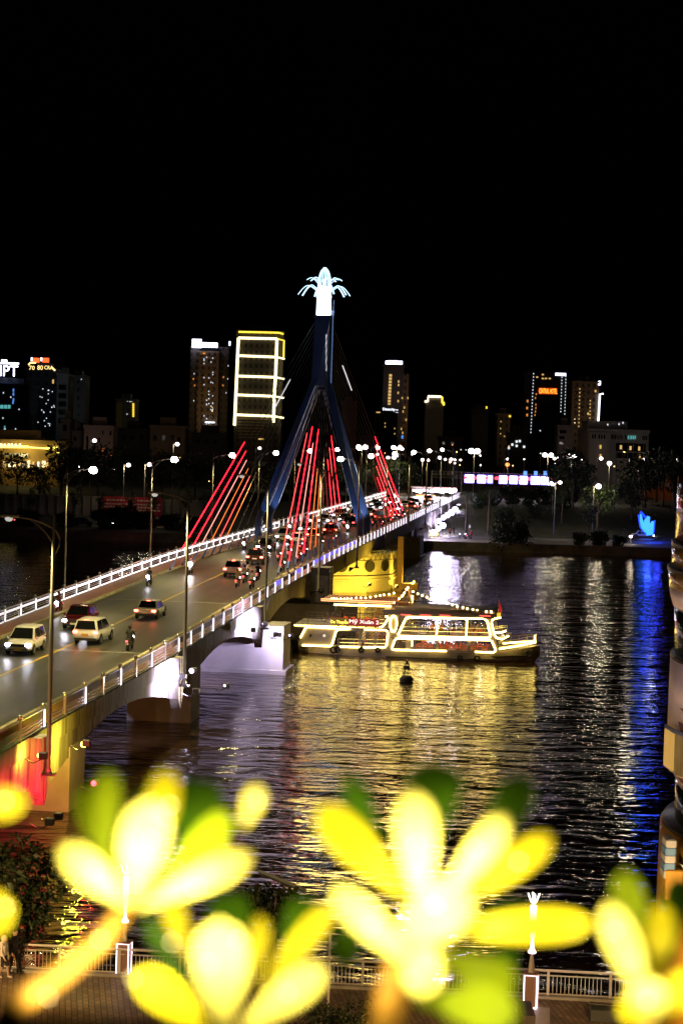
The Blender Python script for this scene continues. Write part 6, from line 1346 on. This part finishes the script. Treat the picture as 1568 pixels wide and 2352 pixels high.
# a pale pavement behind it catches the glow
b = MB(); b.poly([(street_x(QY+25)+14,QY+21.6,ground(95,QY+22)+.10),(140,QY+21.6,ground(95,QY+22)+.10),(140,QY+46,ground(95,QY+46)+.12),(street_x(QY+46)+14,QY+46,ground(95,QY+46)+.12)]); tag(b.build('plaza_pavement', mat('plaza_stone',(.35,.34,.33),.6,nz=.15,ns=.4)), kind='structure')
# white car parked by the sculpture, headlight groups, people, stalls
GF = 'cars on the far bank'
p = at_z(1475,1236,1.6); car('white saloon car standing in front of the blue sculpture',p,-pi/2-.1,'sedan',WH,GF,True,lightpw=0)
for i,(px,pyy,k,col,lb) in enumerate(((1400,1226,'hatch',(.5,.5,.5),'car with dazzling headlights low at the river end of the side street, left one'),(1414,1229,'sedan',(.3,.3,.32),'car with dazzling headlights low at the river end of the side street, right one'),(1388,1187,'suv',(.25,.2,.2),'car with four pinkish lights coming down the side street'))):
    z = ground(90, at_z(px,pyy,2.2).y); p = at_z(px,pyy,z+.1); car(lb,p,pi-.05 if i > 1 else pi-.6,k,col,GF,True,lightpw=1 if i == 2 else 0)
for i,(px,pyy,lb) in enumerate(((1386,1199,'scooter with headlight on the side street, upper one beside the kerb'),(1393,1206,'scooter with headlight on the side street, leftmost of the lower three'),(1405,1202,'scooter with headlight on the side street, middle of the lower three'),(1408,1208,'scooter with headlight on the side street, rightmost of the lower three'),(1428,1230,'scooter with pink light at the corner by the river'))):
    z = ground(90, at_z(px,pyy,2.0).y)+.08; p = at_z(px,pyy,z); scooter(lb,p,pi-.1,(.1,.1,.12),'scooters on the far side street'); person(lb.replace('scooter with','rider above the'),RIDER,p,pi-.1,(.08,.07,.07),(.03,.03,.03),'helmet','riders on the far side street')
for i,(px,pyy,Y,lb) in enumerate(((1158,1129,455,'red lit car on the upper road under the screens'),(1240,1128,462,'dark car on the upper road by the right gantry post'),(1205,1131,466,'grey car on the upper road in the middle'))): p = at_y(px,pyy,Y); car(lb,(p.x,Y,5.8),-pi/2,'suv',((.35,.03,.03),(.03,.03,.03),(.2,.2,.2))[i],GF,False,i == 0)
p = at_y(1412,1146,545); car('white bus like van at the top of the side street',(p.x,545,ground(95,545)+.1),pi/2,'van',(.6,.55,.52),GF,False,False)
for i,(x,c,lb) in enumerate(((80,(.55,.5,.48),'white car with lit roof lamp on the far left road'),(30,(.3,.08,.03),'orange red car at the left end of the far road'),(218,(.3,.3,.32),'grey car on the far road before the red banners'),(314,(.2,.2,.2),'dark car in the far road left of the bridge banners'),(398,(.4,.05,.04),'red car on the far road below the second banner'))):
    p = at_z(x,1197,1.6); car(lb,(p.x,QY+17,1.57),pi/2 if i%2 else -pi/2,'sedan' if i%2 else 'hatch',c,'cars on the far left road',i%2 == 1,False,lightpw=0)
st_m = mat('yellow_stool',(.75,.55,.08),.5)
for i,x in enumerate((1006,1011,1016,1021,1027,1033,1040)):
    p = at_z(x,1232+ (i%2),1.64); t = thing('plastic_stool','small yellow stool on the far quay by the kiosk, '+(LW[i] if i < 6 else 'rightmost'),'stool',(p.x,p.y,1.64),0,'yellow stools on the far quay'); b = MB(); b.bb(-.17,.17,-.17,.17,.40,.45); b.build('seat', st_m, t)
    for a_ in (-1,1):
        for c_ in (-1,1): MB().tube([(a_*.13,c_*.13,.40),(a_*.19,c_*.19,0)],.025,5).build('leg', st_m, t)
p = at_z(993,1232,1.64); t = thing('snack_kiosk','small snack kiosk with a bright white lamp under the far end of the bridge','kiosk',(p.x,p.y+1,1.64)); b = MB(); b.bb(-1.2,1.2,0,1.6,0,1.1); b.build('counter', mat('kiosk_yellow',(.5,.42,.2),.6), t); b = MB(); b.bb(-1.5,1.5,-.5,1.8,2.4,2.5); b.build('awning', mat('kiosk_white',(.6,.6,.6),.6), t)
for x in (-1.3,1.3): MB().tube([(x,0,0),(x,0,2.4)],.04,5).build('post', galv, t)
MB().ball((.2,-.3,2.1),.32,10,6,(1.8,1,.5)).build('lamp', glow('kiosk_lamp',(.95,.95,1),9), t, True); lamp('kiosk_light','POINT',(.3,-1,1.8),1100,(1,.9,.7),.2,parent=t)
for i,(x,y) in enumerate(((1062,1238),(1074,1238))): p = at_z(x,y,1.64); scooter('parked scooter on the far quay, %s' % ('left of two','right of two')[i],p,.9,(.05,.05,.06),'parked scooters on the far quay')
for i,(x,y,sh,lb) in enumerate(((1033,1231,(.45,.12,.05),'person in orange by the far quay stools'),(1042,1228,(.03,.03,.04),'person in black standing by the far quay stools'),(1078,1222,(.5,.5,.5),'person in white standing at the foot of the green bank'),(1082,1238,(.35,.03,.04),'person in red on the far quay right of the parked scooters'),(1432,1232,(.02,.02,.02),'dark figure standing beside the side street corner'),(1505,1230,(.02,.02,.03),'pedestrian right of the blue sculpture, taller of two'),(1509,1231,(.03,.03,.05),'pedestrian right of the blue sculpture, shorter of two'))): p = at_z(x,y,1.7); person(lb,STANDER,(p.x,p.y,1.64 if p.y < QY+9 else 1.56),i*1.1,sh,(.02,.02,.025),'hair','people on the far bank')
p = at_z(1318,1236,1.64); b = MB(); b.bevbox((0,0,.55),(.9,.7,1.1),.05); b.bb(-.5,.5,-.4,.4,1.1,1.18); tag(b.build('litter_bin', dark_steel, loc=(p.x,p.y,1.64)),'dark square litter bin on the far quay path','bin')
p = at_z(938,1222,1.6); t = thing('yellow_cabinet','yellow cabinet standing under the bridge on the far quay','cabinet',(at_z(944,1240,1.64).x,QY+1.2,1.64)); b = MB(); b.bevbox((0,0,1.2),(1.4,.8,2.4),.05); b.build('body', mat('cabinet_yellow',(.6,.45,.05),.5), t); b = MB(); b.bb(-.4,.4,-.43,-.40,.5,1.1); b.build('plate', dark_steel, t)

# small lights scattered among the houses and trees
r = random.Random(23)
for i in range(34):
    left = i % 3 == 0; x = r.uniform(150,560) if left else r.uniform(850,1450); y = r.uniform(1040,1110) if left else r.uniform(1018,1075); Y = r.uniform(420,520)
    q = at_y(x,y,Y); g = ground(q.x,Y)
    if q.z-g < 1: continue
    k = i % 4; t = thing('small_lamp','tiny light on a thin post among the dark far bank trees and houses','lamp',(q.x,Y,g),0,'tiny lights scattered over the far bank')
    MB().tube([(0,0,0),(0,0,q.z-g)],.05,5).build('post', dark_steel, t); MB().ball((0,0,q.z-g+.1),(.16,.22,.13,.18)[k],8,6).build('bulb', (glow('tiny_warm',(1,.62,.25),3.5),glow('tiny_white',(1,.92,.95),5),glow('tiny_amber',(1,.38,.08),2.5),glow('tiny_white',(1,.92,.95),5))[k], t, True)
# ================================================================== near promenade
rw = mat('railing_white', (.55,.52,.48), .4, .2)
LN = 44.0
fz = math.atan2(fdir.y, fdir.x)
fe = thing('promenade_fence','low pale metal fence with thin bars along the near river edge','fence',prom(-12,0.05),fz)
MB().tube([(0,0,.98),(LN,0,.98)],.045,8).build('handrail', rw, fe); MB().tube([(0,0,.80),(LN,0,.80)],.022,6).build('upper_rail', rw, fe); MB().tube([(0,0,.14),(LN,0,.14)],.022,6).build('lower_rail', rw, fe)
pb_ = MB(); pb_.bb(-.045,.045,-.03,.03,0,.97); PME = pb_.mesh('post', rw)
bl_ = MB()
for k in range(13): bl_.tube([(.17+.142*k,0,.14),(.17+.142*k,0,.80)],.011,5)
BLM = bl_.mesh('bar_panel', rw)
be = MB()
for k in (0,1,2,3,9,10,11,12): be.tube([(.17+.142*k,0,.14),(.17+.142*k,0,.80)],.011,5)
BEM = be.mesh('bar_panel', rw)
em = MB(); x0 = 1.02
for (xa,za,xb,zb) in ((-.3,.2,.3,.2),(-.3,.76,.3,.76),(-.3,.2,-.3,.76),(.3,.2,.3,.76)): em.tube([(x0+xa,0,za),(x0+xb,0,zb)],.02,5)
em.tube([(x0+.17*cos(a),0,.42+.17*sin(a)) for a in [pi*k/10 for k in range(11)]],.035,6); em.tube([(x0+.09*cos(a),0,.42+.09*sin(a)) for a in [pi*k/8 for k in range(9)]],.03,6)
for k in range(9): a = pi*k/8; em.tube([(x0+.21*cos(a),0,.42+.21*sin(a)),(x0+min(.29,max(-.29,.34*cos(a))),0,.42+min(.33,.30*sin(a)))],.012,4)
for k in range(4): em.tube([(x0-.2+.1*k,0,.22),(x0-.02+.08*k,0,.45-.04*k)],.014,4)
EMM = em.mesh('emblem_panel', rw)
for i in range(20):
    x = 2.2*i; obj_from('post', PME, fe, (x,0,0))
    if i in (5,15,): obj_from('bar_panel', BEM, fe, (x,0,0)); obj_from('emblem_panel', EMM, fe, (x,0,0))
    else: obj_from('bar_panel', BLM, fe, (x,0,0))
pinkw = glow('tube_pink_white',(1,.72,.80),3.2,True); warmw = glow('crown_warm_white',(1,.90,.85),5.0)
def light_column(px, py, label):
    p = at_z(px,py,PZ); t = thing('light_column',label,'light column',(p.x,p.y,PZ),fz-.1,None); w = .22
    b = MB(); b.bb(-w+.02,w-.02,-w+.02,w-.02,.02,1.20); b.bb(-w-.04,w+.04,-w-.04,w+.04,1.20,1.25); b.build('pedestal', mat('pedestal_brown',(.20,.11,.08),.5), t)
    for sx in (-1,1):
        for sy in (-1,1): MB().tube([(sx*w,sy*w,.04),(sx*w,sy*w,1.18)],.022,6).build('light_tube', pinkw, t)
    b = MB()
    for z in (.05,1.19):
        for q in (-1,1): b.tube([(-w,q*w,z),(w,q*w,z)],.028,6); b.tube([(q*w,-w,z),(q*w,w,z)],.028,6)
    b.build('light_band', pinkw, t)
    b = MB(); b.lathe([(.13,1.25),(.05,1.85),(.05,1.9)],10); b.build('cone', mat('cone_metal',(.3,.27,.24),.4,.5), t)
    b = MB(); b.lathe([(.12,1.92),(.15,1.96),(.07,2.10),(.055,2.45),(.10,2.50),(.12,3.55),(.11,3.6)],10); b.build('lit_shaft', pinkw, t, True)
    b = MB()
    for a in (0,1,2,3): q = a*pi/2+.3; b.tube([(.02*cos(q),.02*sin(q),3.68),(.08*cos(q),.08*sin(q),3.72),(.20*cos(q),.20*sin(q),4.02)],.022,5)
    b.tube([(0,0,3.68),(0,0,4.02)],.03,5); b.build('crown', warmw, t)
    return t
light_column(284,2240,'square light column edged with pink white tubes at the left by the fence'); light_column(1217,2315,'square light column with a tall lit shaft and spiky crown at the right')
# people on the promenade
def walker(px,py,label,pose,shirt,pants,rz,scale=1,head='hair',hcol=(.02,.02,.02),shorts=False,hood=False):
    me = body_mesh(pose, wear(shirt,pants,(.55,.5,.45) if shorts else (.02,.02,.02)), .0095, 'shirt', shorts); p = at_z(px,py,PZ)
    t = obj_from('person', me, None, (p.x,p.y,PZ), (0,0,rz)); t.scale = (scale,)*3; tag(t,label,'person'); z, y = 1.60,.035
    if head == 'cap':
        b = MB(); b.ball((0,y-.01,z+.06),.108,14,8,(1,1.05,.85)); b.bb(-.07,.07,y+.07,y+.19,z+.06,z+.075); obj_from('cap', b.mesh('cap', mat('cap_red',(.45,.03,.03),.7), True), t)
    elif hood: b = MB(); b.ball((0,y-.035,z+.03),.125,14,10,(1,1,1.15)); b.ball((0,y-.06,z-.12),.12,12,8,(1.2,.8,.7)); obj_from('hood', b.mesh('hood', cloth('hood_white',(.6,.56,.5)), True), t)
    else: obj_from('hair', hair_mesh(z,y,head == 'long'), t)
    return t
walker(8,2247,'child in white hooded top and black shorts walking at the far left',pose_stand(.16,.05),(.62,.58,.52),(.015,.015,.02),-1.9,.88,hood=True,shorts=True)
walker(31,2238,'person in black with long dark hair walking between two others',pose_stand(.12),(.02,.02,.022),(.015,.015,.018),-2.2,.96,'long')
walker(45,2232,'person in dark jacket with a red cap by the fence',pose_stand(-.10),(.05,.03,.022),(.02,.018,.018),-2.0,1.0,'cap')
# bench, planter, post, added lamp posts
p = at_z(1392,2346,PZ); t = thing('bench','dark stone bench with shiny metal rails on the right of the promenade','bench',(p.x,p.y,PZ),fz); b = MB(); b.bevbox((0,0,.22),(1.15,.5,.44),.03); b.build('seat', mat('dark_granite',(.035,.04,.04),.35), t)
b = MB(); b.tube([(-.62,-.1,.62),(-.35,-.1,.58),(.6,-.1,.56)],.03,7); b.build('rail', chrome, t)
for x in (-.35,.42,.58): MB().tube([(x,-.1,.4),(x,-.1,.58)],.02,6).build('support', chrome, t)
b = MB(); pl0 = at_z(1205,2352,PZ); b.bb(-.25,.18,-1.6,.1,0,.75); tag(b.build('planter_wall', mat('dark_stone',(.05,.04,.035),.7,nz=.3), loc=(pl0.x,pl0.y,PZ)),'low dark stone planter below the right light column','planter')
b = MB(); q = [at_z(1222,2312,PZ+.012),at_z(1262,2316,PZ+.012),at_z(1262,2400,PZ+.012),at_z(1218,2400,PZ+.012)]; b.poly(q); tag(b.build('promenade_slab_strip', mat('pale_slab',(.42,.38,.33),.5,nz=.15,ns=1.5)),kind='structure')
p = at_z(752,2345,PZ); t = thing('post','slim pale post on the promenade behind the leaves in the middle','post',(p.x,p.y,PZ)); MB().tube([(0,0,0),(0,0,.4),(0,0,2.9)],[.07,.045,.04],8).build('shaft', rw, t); MB().ball((0,0,2.93),.06,10,6).build('cap', rw, t)
p = Vector((-15.5,61,PZ)); t = thing('street_lamp','unseen promenade lamp post added left of the view to warm the walkway','street lamp',(p.x,p.y,PZ)); MB().tube([(0,0,0),(0,0,4.2)],[.06,.035],8).build('pole', rw, t); hd = MB().lathe([(.02,4.5),(.24,4.42),(.26,4.36)],14).build('lamp_head', dark_steel, t); MB().ball((0,0,4.28),.15,12,8).build('lens', glow('promenade_lens',(1,.62,.28),10), hd, True); lamp('lamp_light','POINT',(0,0,4.05),7000,(1,.60,.22),.2,parent=t)  # out-of-view lamp added to light the paving
p = Vector((9.0,54.5,PZ)); t = thing('street_lamp','promenade lamp post added behind the right leaves to warm the walkway','street lamp',(p.x,p.y,PZ)); MB().tube([(0,0,0),(0,0,4.2)],[.06,.035],8).build('pole', rw, t); hd = MB().lathe([(.02,4.5),(.24,4.42),(.26,4.36)],14).build('lamp_head', dark_steel, t); MB().ball((0,0,4.28),.15,12,8).build('lens', glow('promenade_lens',(1,.62,.28),10), hd, True); lamp('lamp_light','POINT',(0,0,4.05),7000,(1,.60,.22),.2,parent=t)  # second added lamp, kept out of sight behind the leaves
# trees by the water
lfN = leaf_m('leaf_near',(.016,.034,.007))
def near_tree(px,py,Y,w,h,n,dens,leaf,seed,label,trunk=True,cat='tree',name='tree'):
    c = at_y(px,py,Y); t = thing(name,label,cat,(c.x,Y,PZ if Y < 70 else 0)); z0 = c.z-h/2-t.location.z
    obj_from('crown', crown_mesh(w,h,z0,n,leaf,lfN,seed,dens), t)
    obj_from('trunk', trunk_mesh(max(.4,z0+h*.4), .12, seed, w), t); return t
near_tree(15,2040,70.5,4.3,4.3,22,150,.26,21,'dark leafy tree by the fence at the left, above the walkers')
near_tree(762,2345,61.5,2.7,1.5,16,150,.13,22,'leafy dark green bush behind the leaves at the bottom middle',cat='bush',name='bush')
near_tree(620,2090,66.0,2.6,1.7,12,120,.2,23,'dark drooping foliage over the water above the fence, middle')
b = MB(); a, c = at_z(595,2003,.8), at_z(700,2046,.8); d = (c-a); b.tube([(0,0,0),d*.5,d],[.09,.10,.09],6); b.tube([(0,.12,-.1),d+Vector((0,.12,-.1))],.05,5); tag(b.build('mooring_boom', mat('grey_boom',(.25,.25,.25),.5), loc=a),'grey slanting boom floating on the water behind the middle leaves','boom')

# ================================================================== plants right in front of the camera
def leaf_mat(n, c1, c2):
    m = bpy.data.materials.new(n); m.use_nodes = True; nt = m.node_tree; b = nt.nodes['Principled BSDF']; L = nt.links.new
    tc = nt.nodes.new('ShaderNodeTexCoord'); ns_ = nt.nodes.new('ShaderNodeTexNoise'); ns_.inputs['Scale'].default_value = 25
    r = nt.nodes.new('ShaderNodeValToRGB'); r.color_ramp.elements[0].color = (*c1,1); r.color_ramp.elements[1].color = (*c2,1); r.color_ramp.elements[0].position = .35; r.color_ramp.elements[1].position = .65
    L(tc.outputs['Object'], ns_.inputs['Vector']); L(ns_.outputs['Fac'], r.inputs['Fac']); L(r.outputs[0], b.inputs['Base Color']); b.inputs['Roughness'].default_value = .5; b.inputs['Specular IOR Level'].default_value = .15
    return m
lf_y = leaf_mat('lit_leaf',(.58,.50,.008),(.64,.55,.011)); lf_p = leaf_mat('overexposed_leaf',(.60,.54,.11),(.66,.60,.14)); lf_g = leaf_mat('less_lit_leaf',(.075,.20,.008),(.11,.26,.010)); stem_m = mat('twig_bark',(.50,.25,.025),.6,nz=.3,ns=60)  # glare and light falloff are put into these leaf colours
def leaf(par, base, tip, wpx, Y0, Y1, m, bow=.0, label=None):
    a, c = at_y(*base,Y0), at_y(*tip,Y1); ax = c-a; view = (a-Vector((0,0,H))).normalized(); sd = ax.cross(view).normalized(); up = sd.cross(ax).normalized()
    if up.dot(view) > 0: up = -up
    hw = wpx*.41*Y1/F; L = ax.length; b = MB(); rings = []; n = 12
    for i in range(n+1):
        t = i/n; w = hw*(.20+.80*sin(min(1,t/.70)*pi/2)**1.5) if t < .70 else hw*sqrt(max(0,1-((t-.70)/.30)**2)); w = max(w, hw*.03)
        ctr = a+ax*t - up*L*bow*(t*t) + up*L*.10*sin(pi*t); th = .0011*(1.2-.5*t)+.0002
        ring = []
        for k in range(10):
            q = 2*pi*k/10; ring.append(ctr + sd*w*cos(q) + up*(th*sin(q) + .14*w*cos(q)**2))
        rings.append(ring)
    b.loft(rings); o = b.build('leaf', m, par, True, world=True); return o
def twig(label, root, pts, Y, r0, name='leafy_twig'):
    P = [at_y(x,y,yy) for (x,y),yy in zip(pts,Y)]; t = thing(name,label,'plant',P[-1])
    MB().tube(P,[r0*k for k in ([.7,.85,1.0,1.1] if len(P) == 4 else [.75,1.0,1.15][:len(P)])],10).build('stem', stem_m, t, True, world=True); return t
gl_b = glow('fairy_bulb',(1,.80,.30),12.0)
fairy = thing('fairy_lights','string of tiny warm bulbs wound through the foreground leaves','string lights',at_y(300,2330,1.5))
def bulb(px,py,Y,p,r=.0013):
    q = at_y(px,py,Y); MB().ball(q,r,8,6).build('bulb', gl_b, fairy, True, world=True)
    v = Vector((0,0,H))-q; v.normalize(); lamp('bulb_light','POINT',q+v*.010-fairy.location,p*1.1,(1,.86,.42),.004,parent=fairy)
y_, g_, p_ = lf_y, lf_g, lf_p; m_ = leaf_mat('lime_leaf',(.34,.46,.008),(.40,.52,.010))
A = twig('blurred bright yellow leaf rosette on the left with a long slanting stem',None,((300,2065),(235,2160),(130,2250),(15,2320)),(1.52,1.50,1.46,1.42),.0085)
for bs,tp,w,Y0,Y1,m,bo in (((440,2010),(450,1775),150,1.60,1.66,g_,.1),((300,2000),(340,1800),60,1.58,1.62,g_,0),((340,2000),(385,1765),95,1.54,1.56,y_,0),((270,2040),(188,1800),78,1.57,1.62,m_,0),((240,2000),(248,1765),78,1.57,1.60,m_,0),((360,2060),(530,1862),84,1.53,1.56,m_,.05),((400,2050),(515,1935),60,1.52,1.55,y_,0),((300,2075),(348,1835),142,1.50,1.50,p_,0),((290,2080),(142,1945),92,1.49,1.47,p_,.05),((320,2085),(582,1962),80,1.49,1.49,p_,-.1),((560,1900),(595,1805),62,1.55,1.55,p_,0)): leaf(A,bs,tp,w,Y0,Y1,m,bo)
Bt = twig('blurred yellow leaf rosette at the bottom, left of the middle',None,((520,2330),(520,2400),(520,2480)),(1.52,1.50,1.5),.008)
for bs,tp,w,Y0,Y1,m,bo in (((540,2250),(520,2050),120,1.62,1.70,g_,0),((650,2250),(715,2065),120,1.62,1.70,g_,0),((450,2320),(335,2105),46,1.60,1.62,g_,0),((430,2200),(388,2065),66,1.56,1.58,y_,0),((590,2270),(598,2105),56,1.56,1.58,y_,0),((600,2270),(760,2085),66,1.53,1.55,y_,0),((515,2370),(503,2112),160,1.50,1.50,p_,0),((550,2370),(742,2225),96,1.49,1.50,p_,-.05),((480,2370),(312,2235),100,1.48,1.48,y_,0)): leaf(Bt,bs,tp,w,Y0,Y1,m,bo)
Ct = twig('largest blurred yellow leaf rosette, right of the middle, on a brown stem',None,((985,2110),(930,2190),(900,2280),(880,2400)),(1.52,1.52,1.52,1.52),.013)
for bs,tp,w,Y0,Y1,m,bo in (((990,1960),(1000,1755),150,1.64,1.72,g_,0),((880,2010),(800,1780),72,1.60,1.64,g_,0),((1090,1990),(1210,1785),100,1.62,1.68,g_,0),((1060,2030),(1160,1935),70,1.58,1.60,m_,0),((1060,2160),(1215,2100),110,1.60,1.64,g_,0),((1000,2190),(1180,2280),130,1.56,1.58,m_,0),((960,2300),(1190,2330),130,1.55,1.55,m_,0),((1080,2310),(1180,2180),60,1.62,1.64,g_,0),((930,2060),(730,1852),112,1.53,1.56,y_,0),((965,2100),(950,1812),118,1.50,1.51,p_,0),((1010,2080),(1165,1872),84,1.50,1.51,p_,0),((1050,2080),(1268,1920),82,1.53,1.54,y_,0),((960,2230),(765,2040),88,1.49,1.49,p_,0),((1000,2140),(1360,2122),88,1.52,1.50,y_,-.05),((990,2150),(960,2290),110,1.50,1.48,p_,0),((840,2100),(770,2210),90,1.66,1.70,g_,0),((900,2180),(1075,2040),170,1.50,1.50,p_,0),((1000,2010),(985,2190),150,1.52,1.51,y_,0)): leaf(Ct,bs,tp,w,Y0,Y1,m,bo)
Dt = twig('blurred yellow and lime leaf rosette at the bottom right corner',None,((1480,2300),(1490,2380),(1500,2460)),(1.52,1.5,1.5),.010)
for bs,tp,w,Y0,Y1,m,bo in (((1480,2190),(1430,2000),90,1.58,1.60,m_,0),((1540,2220),(1562,2010),86,1.62,1.66,g_,0),((1500,2250),(1455,2060),70,1.62,1.64,g_,0),((1505,2270),(1522,2075),84,1.54,1.55,y_,0),((1485,2300),(1392,2075),96,1.50,1.50,p_,0),((1500,2340),(1600,2240),90,1.50,1.49,y_,0),((1490,2360),(1430,2300),70,1.50,1.49,y_,0),((1490,2350),(1490,2250),120,1.49,1.48,p_,0)): leaf(Dt,bs,tp,w,Y0,Y1,m,bo)
Et = twig('blurred yellow leaf tips entering at the left edge',None,((-60,1900),(-90,2000),(-120,2200)),(1.5,1.5,1.5),.008)
for bs,tp,w,Y0,Y1,m,bo in (((-110,1860),(58,1838),86,1.50,1.50,y_,0),((-80,1830),(45,1660),60,1.40,1.38,g_,0),((-110,2120),(30,2088),120,1.50,1.50,y_,0)): leaf(Et,bs,tp,w,Y0,Y1,m,bo)
for px,py,Y,p,*rr in ((310,2030,1.455,.8),(345,1930,1.46,.35),(215,2000,1.44,.16),(450,2040,1.45,.22),(480,2215,1.455,.35),(545,2160,1.46,.3),(660,2280,1.45,.15),(1000,2080,1.445,1.3),(955,1940,1.465,.35),(1090,1950,1.47,.3),(850,2130,1.45,.3),(1485,2300,1.45,.5),(1410,2140,1.46,.25),(390,1850,1.50,.10),(230,2160,1.44,.10),(590,1840,1.51,.08),(1190,1980,1.49,.12),(10,2085,1.46,.15),(10,1840,1.46,.15),(945,2250,1.46,.12),(395,2165,1.47,.10),(305,2248,1.45,.12),(110,2290,1.43,.10)): bulb(px,py,Y,p,*rr)
lg = MB(); P = [at_y(-120,2316,1.0),at_y(330,2336,1.0),at_y(640,2372,1.0),at_y(640,2700,1.0),at_y(-120,2700,1.0)]; lg.prism(P,(0,-.12,0)); tag(lg.build('planter_edge', mat('planter_black',(.004,.003,.0025),.9,spec=.0)),'dark blurred planter edge at the bottom left corner','planter')
